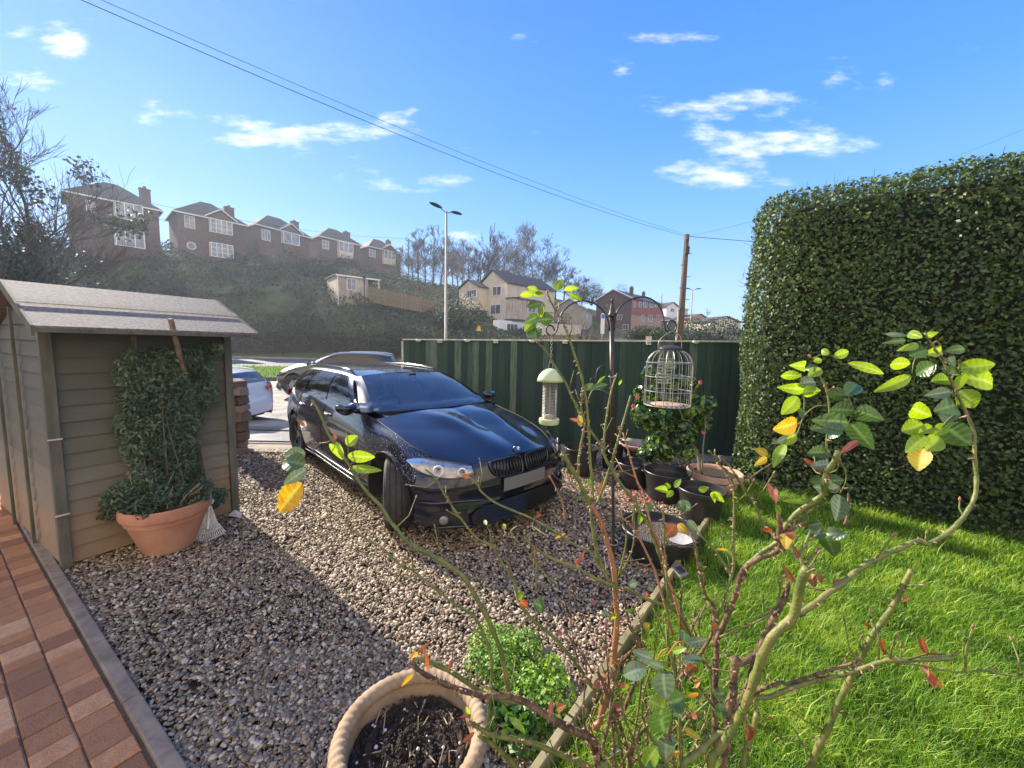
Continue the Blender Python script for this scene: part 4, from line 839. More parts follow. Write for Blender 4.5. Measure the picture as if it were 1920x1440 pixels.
for i, (px, yt, Z, lab) in enumerate([(330, 520, 47, 'scrubby bare tree on the bank left of the end of the shed roof'), (470, 505, 50, 'scrubby bare tree on the bank below the gap between the second and third hill houses'), (560, 535, 47, 'scrubby bare tree on the bank left of the garage'), (610, 545, 47, 'small bare tree close beside the left wall of the garage'), (722, 520, 54, 'bare tree on the bank behind the long timber fence'), (775, 535, 56, 'bare tree on the bank near the lower end of the long timber fence'), (500, 590, 44.6, 'thin bare sapling rising out of the roadside hedge right of the shed'), (720, 600, 44.8, 'thin bare sapling rising out of the roadside hedge left of the green fence')]):
    b_, H = tree_px(px, yt, Z); bare_tree('bare_tree', lab, b_, H * .95, .8, 160 + i, 'scrubby trees on the bank', 'bark_pale' if i % 2 else 'bark', depth=4, up=.6, r0=.09, dens=1.1, ivy=140)
# big ivy clad trees at the left edge
for i, (px, yt, Z, sp, lab, dn) in enumerate([(-40, 175, 23, .8, 'huge bare tree with ivy filling the left edge of the view', 1.1), (62, 262, 25, .7, 'ivy clad bare tree left of the first hill house', 1.0), (98, 285, 28, .75, 'bare tree reaching over the roof of the first hill house', .9), (30, 330, 21, .6, 'lower ivy smothered tree behind the shed roof', .8)]):
    p = D(px, 600, Z); H = htop(px, yt, Z) + .3; bare_tree('ivy_clad_tree', lab, (p.x, p.y, -.28), H, sp, 120 + i, 'ivy clad trees beside the shed', 'bark', depth=5, up=.25, ivy=2600 if i != 3 else 5200, r0=.2, dens=dn * 1.25, low=.3)

def cloud_obj(name, label, blobs, n, size, mat, cat='shrub', kind=None, seed=1, group=None, hollow=.55, stemz=None, jit=.9):
    r = np.random.default_rng(seed); Bc = np.array([b_[:3] for b_ in blobs], float); Br = np.array([b_[3:6] for b_ in blobs], float); wv = (Br.prod(1)) ** .67; k = r.choice(len(blobs), n, p=wv / wv.sum())
    u = r.normal(size=(n, 3)); u /= np.linalg.norm(u, axis=1)[:, None]; rad = r.uniform(hollow ** 2, 1, n) ** .5; C = Bc[k] + u * rad[:, None] * Br[k] * (1 + .16 * vnoise(Bc[k] * 3 + u * 2.2, 2.2, seed))[:, None]
    V, Fc = leaf_mesh(C, u if mat != 'thicket' else r.normal(size=C.shape), size, rng=r, jitter=jit, aspect=.55 if mat != 'thicket' else .12, down=0 if mat != 'thicket' else -1.2); v = np.clip(.42 + .22 * vnoise(C, 1.2 / max(.3, Br.mean()), seed + 3) + r.normal(0, .16, n), 0, 1); p0 = (Bc[0][0], Bc[0][1], Bc[0][2] - Br[0][2])
    if kind: return tag(np_mesh(name, V, Fc, mat, var=np.repeat(v, 5)), label, cat, kind=kind)
    t = thing(name, p0, label, cat, group); np_mesh('foliage', V, Fc, mat, t, var=np.repeat(v, 5)); m = MB(); rr = random.Random(seed)
    for b_ in blobs:
        for _ in range(4): m.tube([(p0[0] + rr.uniform(-.1, .1), p0[1], p0[2]), (b_[0] + rr.uniform(-.3, .3) * b_[3], b_[1] + rr.uniform(-.3, .3) * b_[4], b_[2] + rr.uniform(-.2, .5) * b_[5])], [max(.01, .06 * b_[5]), .012], 5)
    m.build('stems', 'bark', t); return t
# bank undergrowth, one mass
r = np.random.default_rng(77); n = 52000; px_ = r.uniform(-62, 14, n); py_ = 44.5 + (r.random(n) ** 1.25) * 46; zz = hz(px_, py_)
cv = vnoise(np.stack([px_, py_, 0 * px_], 1), .6, 5); hgt = np.clip(.7 + 1.7 * cv, .05, 3.6); hgt = np.where(px_ + 0 * py_ > -9, hgt * .35, hgt)
C = np.stack([px_, py_, zz + hgt * r.random(n) ** .5], 1); V, Fc = leaf_mesh(C, np.tile([0, -.4, .8], (n, 1)), .42, rng=r, jitter=1.0)
v = np.clip(.40 + .42 * vnoise(C, .45, 9) + r.normal(0, .12, n), 0, 1); tag(np_mesh('undergrowth', V, Fc, 'hill_brush', var=np.repeat(v, 5)), 'tangled shrubs and brambles covering the bank below the houses', 'undergrowth', kind='stuff')
blobs = []
rr = random.Random(2)
for i in range(70):
    x = -62 + i * 1.0; hh = 3.9 if x < -14 else 3.9 - (x + 14) * .08; blobs.append((x, 44.2, hh / 2 - .2 + rr.uniform(-.1, .1), 1.0, .9, hh / 2 + .25))
cloud_obj('roadside_hedge', 'long brown and green roadside hedge along the foot of the bank', blobs, 26000, .26, 'hill_brush', 'hedge', seed=5)
for (px, py, Z, rx, rz_, lab, mt) in [(868, 588, 50, 3.2, 2.4, 'broad green bush left of the cream house', 'shrub_leaf'), (838, 582, 52, 1.6, 2.6, 'dark upright bush by the twin headed lamp post', 'ivy'), (540, 500, 60, 3.2, 3.0, 'large rounded dark shrub below the third hill house', 'shrub_leaf'), (598, 505, 64, 3.0, 2.2, 'dark green shrub below the fourth hill house', 'shrub_leaf'),
                                     (440, 545, 54, 4.2, 3.6, 'very dark shrub above the shed roof end', 'ivy'), (300, 560, 48, 4.4, 4.0, 'dark shrub mass behind the shed roof', 'ivy'), (120, 560, 44, 5.0, 6.5, 'tall dark evergreen mass above the left end of the shed', 'ivy'), (745, 512, 84, 2.4, 2.2, 'twiggy shrub at the end of the house row', 'hill_brush'), (1164, 553, 100, 2.2, 3.4, 'small dark evergreen tree above the bungalow', 'ivy'),
                                     (1110, 552, 112, 4.0, 3.2, 'dark evergreen clump at the end of the wood', 'ivy'), (1300, 625, 34, 1.6, 1.5, 'dark bush behind the fence right of the telegraph pole', 'shrub_leaf'), (1250, 628, 32, 1.5, 1.0, 'low dark bush behind the fence left of the telegraph pole', 'shrub_leaf'), (1352, 622, 40, 2.4, 1.6, 'spiky dark bush behind the fence near the hedge', 'ivy'), (1205, 625, 36, 1.6, .8, 'low green bush behind the tall light box on the fence', 'shrub_leaf'),
                                     (650, 492, 82, 2.6, 1.5, 'pale green shrub in front of the fourth and fifth hill houses', 'shrub_leaf'), (1095, 540, 125, 6, 4, 'brown thicket at the right end of the wood', 'thicket'), (880, 520, 112, 14, 5, 'brown thicket under the bare trees', 'thicket'), (980, 528, 114, 12, 5, 'dense brown thicket behind the cream house', 'thicket')]:
    c = D(px, py, Z); cloud_obj('shrub', lab, [(c.x, c.y, c.z, rx, rx * .7, rz_), (c.x + rx * .5, c.y + .3, c.z - rz_ * .25, rx * .6, rx * .5, rz_ * .7), (c.x - rx * .55, c.y, c.z - rz_ * .3, rx * .6, rx * .5, rz_ * .65)], 2200 if mt != 'thicket' else 9000, max(.16, rx * .085) if mt != 'thicket' else .32, mt, seed=int(px), group='shrubs beyond the fence')
# tiers on the bank: low walls and a hedge line
def low_wall(name, label, pts, h, mat, th=.35):
    m = MB()
    for p, q in zip(pts[:-1], pts[1:]): m.prism([(p.x, p.y, p.z - h), (q.x, q.y, q.z - h), (q.x, q.y, q.z), (p.x, p.y, p.z)], (0, th, 0)); m.prism([(p.x, p.y - .06, p.z), (q.x, q.y - .06, q.z), (q.x, q.y - .06, q.z + .12), (p.x, p.y - .06, p.z + .12)], (0, th + .12, 0))
    tag(m.build(name, mat, None), label, 'wall')
low_wall('garden_wall', 'short grey garden wall below the round windowed house', [D(345, 507, 53), D(455, 505, 58)], .9, 'rubble')
# dry grass stems behind the fence
m = MB(); rr = random.Random(6)
for i in range(70):
    p = D(rr.uniform(1075, 1215), 640, rr.uniform(11, 13)); a = rr.gauss(0, .35); h = rr.uniform(1.9, 2.75); m.tube([(p.x, p.y, -.2), (p.x + a * .3, p.y, h * .6), (p.x + a, p.y, h - .25)], [.012, .008, .003], 3)
tag(m.build('dry_grass', 'old_wood', None), 'tall dry grass stems just beyond the fence behind the feeder pole', 'grass', kind='stuff')
# ------------------------------------------------------------------ cars
def paintmat(name, col, metal=.35, rough=.28):
    m = pm(name, col, tuple(min(1, c * 1.25 + .002) for c in col), scale=300, rough=rough, metal=metal, coat=1, detail=2, spec=.3); return m
pm('fog_glass', (.25, .24, .2), rough=.2, metal=.3)
paintmat('navy_paint', (.0035, .0045, .013), .0, .22); paintmat('silver_brown_paint', (.07, .06, .05), .5, .35); paintmat('white_silver_paint', (.55, .57, .62), .25, .35)
pm('gloss_black', (.006, .006, .007), rough=.12, coat=.6); pm('rubber', (.022, .022, .024), (.05, .048, .046), scale=14, rough=.75, bump=.35, bscale=60, bdist=.003)
pm('matt_black', (.012, .012, .013), rough=.7); pm('rim_dark', (.07, .07, .075), rough=.35, metal=.8); pm('rim_silver', (.4, .4, .42), rough=.3, metal=.9)
pm('chrome', (.7, .7, .7), rough=.12, metal=1); pm('seat_leather', (.6, .55, .48), rough=.6); pm('trim_dark', (.03, .03, .035), rough=.7)
pm('reflector', (.22, .22, .20), (.50, .48, .42), scale=14, rough=.25, metal=.3, detail=2); pm('tail_red', (.45, .012, .01), rough=.2, coat=1); pm('plate_grey', (.17, .165, .16), rough=.6); pm('badge_blue', (.05, .2, .55), rough=.3); pm('badge_white', (.8, .8, .8), rough=.3)
pm('droplet', (.5, .52, .55), rough=.08, spec=1, coat=1)
def glassmat(name, tint, gl=.35, fr=1.5):
    m = bpy.data.materials.new(name); m.use_nodes = True; t = m.node_tree; t.nodes.clear(); o = t.nodes.new('ShaderNodeOutputMaterial'); g = t.nodes.new('ShaderNodeBsdfGlossy'); g.inputs['Roughness'].default_value = .02; g.inputs['Color'].default_value = (1, .88, .82, 1)
    tr = t.nodes.new('ShaderNodeBsdfTransparent'); tr.inputs[0].default_value = (*tint, 1); f = t.nodes.new('ShaderNodeFresnel'); f.inputs[0].default_value = fr
    mr = t.nodes.new('ShaderNodeMapRange'); mr.inputs[3].default_value = gl; mr.inputs[4].default_value = 1; t.links.new(f.outputs[0], mr.inputs[0])
    x = t.nodes.new('ShaderNodeMixShader'); t.links.new(mr.outputs[0], x.inputs[0]); t.links.new(tr.outputs[0], x.inputs[1]); t.links.new(g.outputs[0], x.inputs[2]); t.links.new(x.outputs[0], o.inputs[0]); MATS[name] = m
glassmat('car_glass', (.78, .79, .82), .11); glassmat('lens_glass', (.92, .93, .92), .10); glassmat('dark_glass', (.16, .18, .2), .12)

def resamp(C, nu, nv):
    rows = [crs(r_, nv) for r_ in C]; cols = [crs([r_[j] for r_ in rows], nu) for j in range(len(rows[0]))]
    return [[cols[j][i] for j in range(len(cols))] for i in range(len(cols[0]))]
def nrm_of(Gd, i, j):
    a, b_ = len(Gd), len(Gd[0]); du = Gd[min(i + 1, a - 1)][j] - Gd[max(i - 1, 0)][j]; dv = Gd[i][min(j + 1, b_ - 1)] - Gd[i][max(j - 1, 0)]; n = du.cross(dv); return n.normalized() if n.length > 1e-9 else Vector((0, 0, 1))

def build_car(name, label, cat, loc, yaw, paint, sc=(1, 1, 1), steer=0, detail=True, group=None, rimm='rim_dark', glass='car_glass', rails='gloss_black'):
    root = thing(name, loc, label, cat, group, rz=yaw); zm = lambda z, x=0: (z if z < .9 else z + .03 * min(1, (z - .9) / .06) * (1 if x > -1.0 else 0)) if z < 1.05 else 1.05 + (z - 1.05) * .82 + .0
    xm = lambda x: x if x > -3.0 else -3.0 + (x + 3.0) * .72
    tf = lambda p: Vector((xm(p[0]) * sc[0], p[1] * sc[1], zm(p[2], p[0]) * sc[2]))
    def panel(nm, C, nu, nv, mat, par=root, both=True, cut=(), out=None, lift=0, solid=0, closefix=None):
        C = [[Vector(p) for p in r_] for r_ in C]; Gd = resamp(C, nu, nv); m = MB(); objs = []
        a, b_ = len(Gd), len(Gd[0])
        if lift:
            Gd = [[Gd[i][j] + nrm_out(Gd, i, j) * lift for j in range(b_)] for i in range(a)]
        for s_ in ((1, -1) if both else (1,)):
            vs = []; inn = []
            for i in range(a):
                for j in range(b_):
                    p = Gd[i][j].copy(); fl = False
                    for (cx, cz, r_) in cut:
                        d = math.hypot(p.x - cx, p.z - cz)
                        if d < r_:
                            fl = True; k = r_ / max(d, 1e-4); p = Vector((cx + (p.x - cx) * k, p.y, cz + (p.z - cz) * k))
                    inn.append(fl); vs.append(tf((p.x, p.y * s_, p.z)))
            fs = []
            for i in range(a - 1):
                for j in range(b_ - 1):
                    q = (i * b_ + j, i * b_ + j + 1, (i + 1) * b_ + j + 1, (i + 1) * b_ + j)
                    if all(inn[k] for k in q): continue
                    fs.append(q if s_ > 0 else q[::-1])
            if both: mm = MB(); mm.add(vs, fs); o = mm.build(nm, mat, par, smooth=True, solid=solid); objs.append(o)
            else: m.add(vs, fs)
        if not both: objs.append(m.build(nm, mat, par, smooth=True, solid=solid))
        return Gd, objs
    def nrm_out(Gd, i, j):
        n = nrm_of(Gd, i, j); p = Gd[i][j]; c = Vector((-1.6, 0, .55)); return n if n.dot(p - c) > 0 else -n
    # side with wheel arches
    X = [.46, .2, -.1, -.42, -.8, -1.6, -2.4, -3.0, -3.5, -3.85, -4.0]
    top = [(.72, .745), (.79, .815), (.80, .885), (.805, .93), (.845, .955), (.855, .967), (.86, .985), (.855, 1.0), (.82, 1.015), (.74, 1.02), (.70, 1.02)]
    Wd = [.885, .915, .928, .93, .93, .932, .935, .935, .90, .84, .80]; fr = (0, .12, .28, .46, .62, .76, .90, 1); off = (.07, .03, .014, .004, 0, .006, .022, None)
    cut = [(0, .335, .385), (-2.968, .335, .385)]
    rows = []
    for k, f_ in enumerate(fr):
        r_ = []
        for i, x in enumerate(X):
            ty, tz = top[i]; z = .19 + (tz - .19) * f_; y = ty if off[k] is None else Wd[i] - off[k] - (.35 * (Wd[i] - ty) if k == 6 else .12 * (Wd[i] - ty) if k == 5 else 0); r_.append((x, y, z))
        rows.append(r_)
    SG, _ = panel('side_panel', rows, 5, 12, paint, cut=cut)
    def sidept(x, z, o=0):
        best = None
        for r_ in SG:
            for p in r_:
                d = (p.x - x) ** 2 + (p.z - z) ** 2
                if best is None or d < best[0]: best = (d, p)
        return Vector((x, best[1].y + o, z))
    # bonnet with two creases
    C = [[(.815, 0, .738), (.805, .2, .738), (.765, .40, .722), (.68, .57, .712), (.55, .69, .72), (.46, .72, .745)][:5],
         [(.66, 0, .800), (.65, .2, .818), (.60, .38, .786), (.52, .60, .772), (.38, .745, .775)],
         [(.40, 0, .862), (.39, .22, .893), (.36, .38, .860), (.30, .62, .84), (.18, .79, .82)],
         [(.05, 0, .922), (.05, .27, .956), (.03, .42, .925), (-.02, .64, .905), (-.10, .80, .885)],
         [(-.28, 0, .972), (-.30, .29, .985), (-.34, .50, .968), (-.39, .68, .95), (-.46, .805, .93)]]
    BG, _ = panel('bonnet', C, 8, 6, paint)
    for s_ in (1, -1): m = MB(); m.tube([tf((r_[-1].x, r_[-1].y * s_, r_[-1].z + .001)) for r_ in BG], .004, 4); m.build('shut_line', 'matt_black', root)
    m = MB(); m.tube([tf((p.x + .004, p.y * sg, p.z - .002)) for sg, ps in ((-1, BG[0][::-1]), (1, BG[0][1:])) for p in ps], .0035, 4); m.build('shut_line', 'matt_black', root)
    # nose and front bumper
    cols = [((.46, .885), (.46, .72, .745)), ((.62, .82), (.55, .69, .72)), ((.745, .66), (.68, .57, .712)), ((.82, .44), (.765, .40, .722)), ((.86, .22), (.805, .2, .738)), ((.87, 0), (.815, 0, .738))]
    zr = (.17, .21, .30, .42, .52, .60, .67, 1); bl = (0, 0, 0, 0, 0, .12, .45, 1); ins = (.05, .0, -.012, .004, -.006, 0, 0, 0); rows = []
    for k in range(8):
        r_ = []
        for (bx, by), t in cols:
            nx, ny = bx / 1.0 + .2, by; ln_ = math.hypot(.6 + bx * .3, by); px_, py_ = bx - ins[k] * (.7 if by < .8 else .3), by - ins[k] * (by / .9)
            z = zr[k] if k < 7 else t[2]; r_.append((px_ + (t[0] - px_) * bl[k], py_ + (t[1] - py_) * bl[k], z))
        rows.append(r_)
    NG, _ = panel('front_bumper', rows, 5, 8, paint, cut=[(0, .335, .385)])
    def nose(y, z, o=0):
        best = None
        for i in range(len(NG) - 1):
            for j in range(len(NG[0]) - 1):
                p = NG[i][j]; d = (p.y - abs(y)) ** 2 + (p.z - z) ** 2
                if best is None or d < best[0]: best = (d, i, j)
        _, i, j = best; p = NG[i][j]; n = nrm_out(NG, i, j); x = p.x - ((abs(y) - p.y) * n.y + (z - p.z) * n.z) / max(.25, n.x); q = Vector((x, abs(y), z)) + n * o
        if y < 0: q.y = -q.y
        return q
    # windscreen, pillars, roof
    ws = [[(-.33, 0, .985), (-.36, .35, .985), (-.45, .62, .978), (-.60, .775, .968)], [(-.64, 0, 1.165), (-.67, .32, 1.16), (-.74, .57, 1.145), (-.85, .712, 1.118)], [(-.96, 0, 1.315), (-.98, .3, 1.308), (-1.03, .53, 1.288), (-1.10, .648, 1.258)], [(-1.26, 0, 1.412), (-1.28, .28, 1.405), (-1.31, .49, 1.385), (-1.36, .59, 1.362)]]
    panel('windscreen', ws, 5, 6, glass)
    MBs = MB()
    panel('windscreen_frame', [[(-.60, .755, .975), (-.62, .80, .962), (-.74, .85, .958)], [(-.84, .70, 1.128), (-.87, .74, 1.11), (-1.0, .765, 1.12)], [(-1.09, .64, 1.266), (-1.13, .675, 1.25), (-1.22, .69, 1.265)], [(-1.34, .585, 1.37), (-1.40, .62, 1.352), (-1.46, .645, 1.335)]], 5, 4, paint)
    rf = [[(-1.25, 0, 1.413), (-1.27, .28, 1.407), (-1.31, .49, 1.387), (-1.36, .595, 1.362), (-1.44, .645, 1.335)], [(-1.75, 0, 1.45), (-1.75, .3, 1.443), (-1.75, .50, 1.425), (-1.75, .60, 1.402), (-1.75, .65, 1.365)], [(-2.5, 0, 1.455), (-2.5, .3, 1.448), (-2.5, .50, 1.43), (-2.5, .60, 1.408), (-2.5, .65, 1.37)], [(-3.2, 0, 1.425), (-3.2, .3, 1.418), (-3.2, .49, 1.40), (-3.2, .585, 1.378), (-3.2, .64, 1.34)], [(-3.82, 0, 1.362), (-3.8, .3, 1.355), (-3.75, .47, 1.34), (-3.68, .56, 1.318), (-3.62, .61, 1.285)]]
    panel('roof', rf, 6, 4, paint)
    # side glazing: dark surround, then glass a little proud
    bot = [(-.74, .845, .958), (-1.2, .852, .962), (-1.75, .856, .97), (-2.6, .857, .99), (-3.3, .835, 1.008), (-3.85, .74, 1.02)]; tp = [(-1.44, .648, 1.335), (-1.6, .652, 1.36), (-1.95, .655, 1.372), (-2.7, .653, 1.365), (-3.25, .64, 1.335), (-3.64, .61, 1.285)]
    mid = [tuple((a_ + b_) / 2 + (.022 if i == 1 else 0) for i, (a_, b_) in enumerate(zip(p, q))) for p, q in zip(bot, tp)]
    GG, _ = panel('side_frame', [bot, mid, tp], 5, 8, 'gloss_black')
    def gl(u, v): # along, up
        i = v * (len(GG) - 1); j = u * (len(GG[0]) - 1); i0, j0 = min(int(i), len(GG) - 2), min(int(j), len(GG[0]) - 2); a, b_ = i - i0, j - j0
        return GG[i0][j0] * (1 - a) * (1 - b_) + GG[i0][j0 + 1] * (1 - a) * b_ + GG[i0 + 1][j0] * a * (1 - b_) + GG[i0 + 1][j0 + 1] * a * b_
    for (a, b_, c, d) in ((.05, .385, .16, .36), (.405, .59, .40, .585), (.61, .92, .60, .90)):
        C = [[gl(a + (b_ - a) * k / 6 if v < .5 else c + (d - c) * k / 6, v) for k in range(7)] for v in (.07, .35, .65, .9)]
        C = [[gl((a + (b_ - a) * k / 6) * (1 - w_) + (c + (d - c) * k / 6) * w_, v) + Vector((0, .006, .002)) for k in range(7)] for v, w_ in ((.07, 0), (.35, .33), (.65, .66), (.9, 1))]
        panel('side_window', C, 2, 2, 'dark_glass' if detail else 'gloss_black')
    # tail
    tl = [[(-3.82, 0, 1.362), (-3.8, .3, 1.355), (-3.75, .47, 1.34), (-3.64, .61, 1.285)], [(-3.95, 0, 1.18), (-3.93, .33, 1.175), (-3.88, .53, 1.16), (-3.76, .68, 1.14)], [(-4.03, 0, 1.0), (-4.02, .38, 1.0), (-3.97, .6, .995), (-3.85, .74, 1.02)], [(-4.07, 0, .72), (-4.06, .42, .72), (-4.02, .66, .72), (-3.93, .82, .74)], [(-4.12, 0, .52), (-4.11, .42, .52), (-4.06, .68, .52), (-3.95, .84, .5)], [(-4.08, 0, .28), (-4.07, .42, .28), (-4.02, .66, .28), (-3.93, .80, .24)]]
    panel('tailgate', tl, 4, 5, paint)
    panel('rear_window', [[(-3.84, 0, 1.345), (-3.83, .3, 1.34), (-3.79, .45, 1.325)], [(-3.965, 0, 1.18), (-3.95, .32, 1.175), (-3.90, .5, 1.16)], [(-4.035, 0, 1.04), (-4.03, .36, 1.04), (-3.99, .55, 1.035)]], 3, 4, 'dark_glass', lift=.006)
    panel('tail_light', [[(-4.055, .48, .82), (-4.035, .62, .83), (-3.98, .74, .845), (-3.82, .83, .87)], [(-4.05, .48, .93), (-4.02, .62, .945), (-3.955, .73, .955), (-3.80, .80, .96)]], 3, 4, 'tail_red', lift=.02, solid=.02)
    # underside and wheel wells
    m = MB(); m.box(tf((-1.5, 0, .26)), (4.2 * sc[0], 1.2 * sc[1], .14)); m.box(tf((-1.49, 0, .3)), (2.05 * sc[0], 1.66 * sc[1], .2)); m.box(tf((-3.6, 0, .42)), (.5 * sc[0], 1.5 * sc[1], .36)); m.box(tf((.52, 0, .42)), (.28, 1.3 * sc[1], .36)); m.box(tf((-.2, 0, .62)), (.9, 1.2 * sc[1], .2)); m.build('underbody', 'matt_black', root)
    for cx in (0, -2.968):
        for s_ in (1, -1):
            m = MB(); P = []
            for i in range(17):
                a = math.pi * (i / 16 * 1.24 - .12); P.append([tf((cx + .39 * math.cos(a), s_ * yv, .335 + .39 * math.sin(a))) for yv in (.925, .6)])
            m.grid(P); m.build('wheel_arch', 'matt_black', root, solid=.01)
    # wheels
    def wheel(cx, s_, ang):
        wr, ww = .335, .235; w0 = bpy.data.objects.new('wheel', None)
        prof = [(.225, -.10), (.25, -.112), (.29, -.118), (.318, -.112), (.330, -.098)]
        for k in range(4):
            y0 = -.075 + k * .05; prof += [(.335, y0 - .018), (.335, y0 - .004 + .014), (.326, y0 + .0115), (.326, y0 + .0185), (.335, y0 + .021)] if k < 3 else [(.335, y0 - .01), (.335, y0 + .01)]
        prof += [(.330, .098), (.318, .112), (.29, .118), (.25, .112), (.225, .10)]
        m = MB(); n = 56; Rz = Matrix.Rotation(ang, 3, 'Z'); ctr = tf((cx, s_ * .80, wr)); ctr.z = wr * sc[2]
        def put(r_, y, a): v = Vector((r_ * math.cos(a), y, r_ * math.sin(a))); return ctr + Rz @ v * sc[2]
        m.add([put(r_, y, 2 * math.pi * j / n) for r_, y in prof for j in range(n)], [(i * n + j, i * n + (j + 1) % n, (i + 1) * n + (j + 1) % n, (i + 1) * n + j) for i in range(len(prof) - 1) for j in range(n)])
        # cross sipes
        for j in range(0, 56):
            a = 2 * math.pi * j / 56
            for y0, y1 in ((-.098, -.07), (.07, .098)):
                m.add([put(.3355, y0, a), put(.3365, y1, a + .05), put(.3365, y1, a + .065), put(.3355, y0, a + .015)], [(0, 1, 2, 3)])
        o = m.build('tyre', 'rubber', root, smooth=True, angle=30)
        m = MB(); so = s_ * .095
        m.add([put(r_, y, 2 * math.pi * j / n) for r_, y in [(.228, so), (.222, so - s_ * .012), (.2, so - s_ * .05), (.2, -so)] for j in range(n)], [(i * n + j, i * n + (j + 1) % n, (i + 1) * n + (j + 1) % n, (i + 1) * n + j) for i in range(3) for j in range(n)])
        for k in range(5):
            for dd in (-.13, .13):
                a = k * 1.2566; v = [put(.05, so - s_ * .02, a + dd * 2), put(.215, so - s_ * .012, a + dd * .95 - .035), put(.215, so - s_ * .012, a + dd * .95 + .035), put(.05, so - s_ * .02, a + dd * 2 + .3)]
                w_ = [p - Rz @ Vector((0, s_ * .03, 0)) for p in v]; m.add(v + w_, [(0, 1, 2, 3), (7, 6, 5, 4), (0, 4, 5, 1), (1, 5, 6, 2), (2, 6, 7, 3), (3, 7, 4, 0)])
        m.add([put(r_, so - s_ * .015, 2 * math.pi * j / 16) for r_ in (.001, .06) for j in range(16)], [(j, (j + 1) % 16, 16 + (j + 1) % 16, 16 + j) for j in range(16)])
        m.build('rim', rimm, o)
        m = MB(); m.add([put(r_, so - s_ * .07, 2 * math.pi * j / 24) for r_ in (.001, .165) for j in range(24)], [(j, (j + 1) % 24, 24 + (j + 1) % 24, 24 + j) for j in range(24)]); m.build('brake_disc', 'chrome' if 0 else 'rim_silver', o)
        o.name = 'wheel'
    for s_ in (1, -1): wheel(0, s_, steer); wheel(-2.968, s_, 0)
    # mirrors, handles, seams
    for s_ in (1, -1):
        m = MB(); P = []
        for i in range(9):
            t = i / 8; r_ = math.sin(math.pi * min(1, max(0.04, t * .96 + .02))) ** .5; P.append([(-.80 + .09 * math.cos(a) * r_ + (0 if math.cos(a) > 0 else .03), s_ * (.87 + .21 * t), 1.005 + .068 * math.sin(a) * r_) for a in [2 * math.pi * k / 16 for k in range(17)]])
        P = [[tf(p) for p in r_] for r_ in P]; m.grid(P); m.build('door_mirror', paint, root, smooth=True)
        m = MB(); m.tube([tf((-.78, s_ * .83, .955)), tf((-.79, s_ * .90, .965)), tf((-.8, s_ * .94, .975))], [.03, .022, .03], 8); m.build('mirror_arm', 'gloss_black', root, smooth=True)
        m = MB()
        for x0, x1 in ((-.66, -.60), (-1.78, -1.74), (-2.86, -2.72)):
            pts = [sidept(x1 if z > .9 else x0 + (x1 - x0) * (z - .3) / .65, z, .0015) for z in (.27, .4, .5, .6, .7, .8, .9, .95)]
            m.tube([tf((p.x, p.y * s_, p.z)) for p in pts], .0035, 4)
        m.build('door_seams', 'matt_black', root)
        m = MB(); pts = [sidept(x, .235 + .0 * x, .008) for x in (-.42, -.9, -1.5, -2.1, -2.54)]
        for dz in (0, .05): m.tube([tf((p.x, (p.y + .01) * s_, p.z + dz)) for p in pts], .016, 6)
        m.build('sill_trim', paint, root, smooth=True)
        for x in (-1.58, -2.56):
            p = sidept(x, .845, .012); m = MB(); m.tube([tf((x + .1, (p.y - .01) * s_, .845)), tf((x + .07, (p.y + .012) * s_, .847)), tf((x - .07, (p.y + .012) * s_, .85)), tf((x - .1, (p.y - .01) * s_, .85))], .013, 8); m.build('door_handle', paint, root, smooth=True)
        m = MB(); m.tube([tf((x, s_ * y, z)) for x, y, z in ((-1.5, .60, 1.395), (-1.62, .60, 1.432), (-2.0, .60, 1.452), (-2.6, .60, 1.455), (-3.2, .59, 1.43), (-3.5, .575, 1.395), (-3.58, .57, 1.37))], [.008, .014, .014, .014, .014, .012, .008], 8); m.build('roof_rail', rails, root, smooth=True)
        # headlight: reflector bowl, rings and lens
        T = [(.33, .880, .735), (.42, .815, .756), (.54, .725, .745), (.665, .598, .722), (.735, .50, .700)]; Bt = [(.345, .893, .722), (.46, .880, .676), (.61, .79, .635), (.72, .66, .618), (.79, .50, .638)]
        Cm = [[Vector(t).lerp(Vector(q), v) + Vector((.016, .012, 0)) * math.sin(math.pi * v) for t, q in zip(T, Bt)] for v in (0, .33, .66, 1)]
        Cl = [[Vector((p.x + .012, (p.y + .012) * s_, p.z + .004)) for p in r_] for r_ in Cm]; Cb = [[Vector((p.x + .002, (p.y + .002) * s_, p.z)) for p in r_] for r_ in Cm]
        Lg = resamp(Cb, 5, 6); m = MB(); m.grid([[tf(p) for p in r_] for r_ in Lg]); hl = m.build('headlight', 'reflector', root, smooth=True)
        Lg = resamp(Cl, 5, 6); m = MB(); m.grid([[tf(p) for p in r_] for r_ in Lg]); m.build('lens', 'lens_glass', hl, smooth=True)
        m = MB(); rim_ = [Lg[0][j] for j in range(len(Lg[0]))] + [Lg[i][-1] for i in range(len(Lg))] + [Lg[-1][j] for j in range(len(Lg[0]) - 1, -1, -1)]
        m.tube([tf(p) for p in rim_], .006, 5); m.build('lamp_surround', 'gloss_black', hl)
        for u_, q in ((.56, .040), (.84, .034)):
            k = u_ * (len(Lg[0]) - 1); p = Lg[len(Lg) // 2 + 1][int(k)]; nn_ = Vector((.75, s_ * .62, .12)).normalized(); a_ = nn_.cross(Vector((0, 0, 1))).normalized(); b2 = nn_.cross(a_)
            m = MB(); m.tube([tf(p - nn_ * .006 + (a_ * math.cos(t) + b2 * math.sin(t)) * q) for t in [2 * math.pi * i / 20 for i in range(21)]], .0055, 5); m.build('light_ring', 'badge_white', hl, smooth=True)
            m = MB(); m.tube([tf(p - nn_ * .012), tf(p - nn_ * .004)], [q * .55, q * .4], 14); m.build('projector', 'gloss_black', hl, smooth=True)
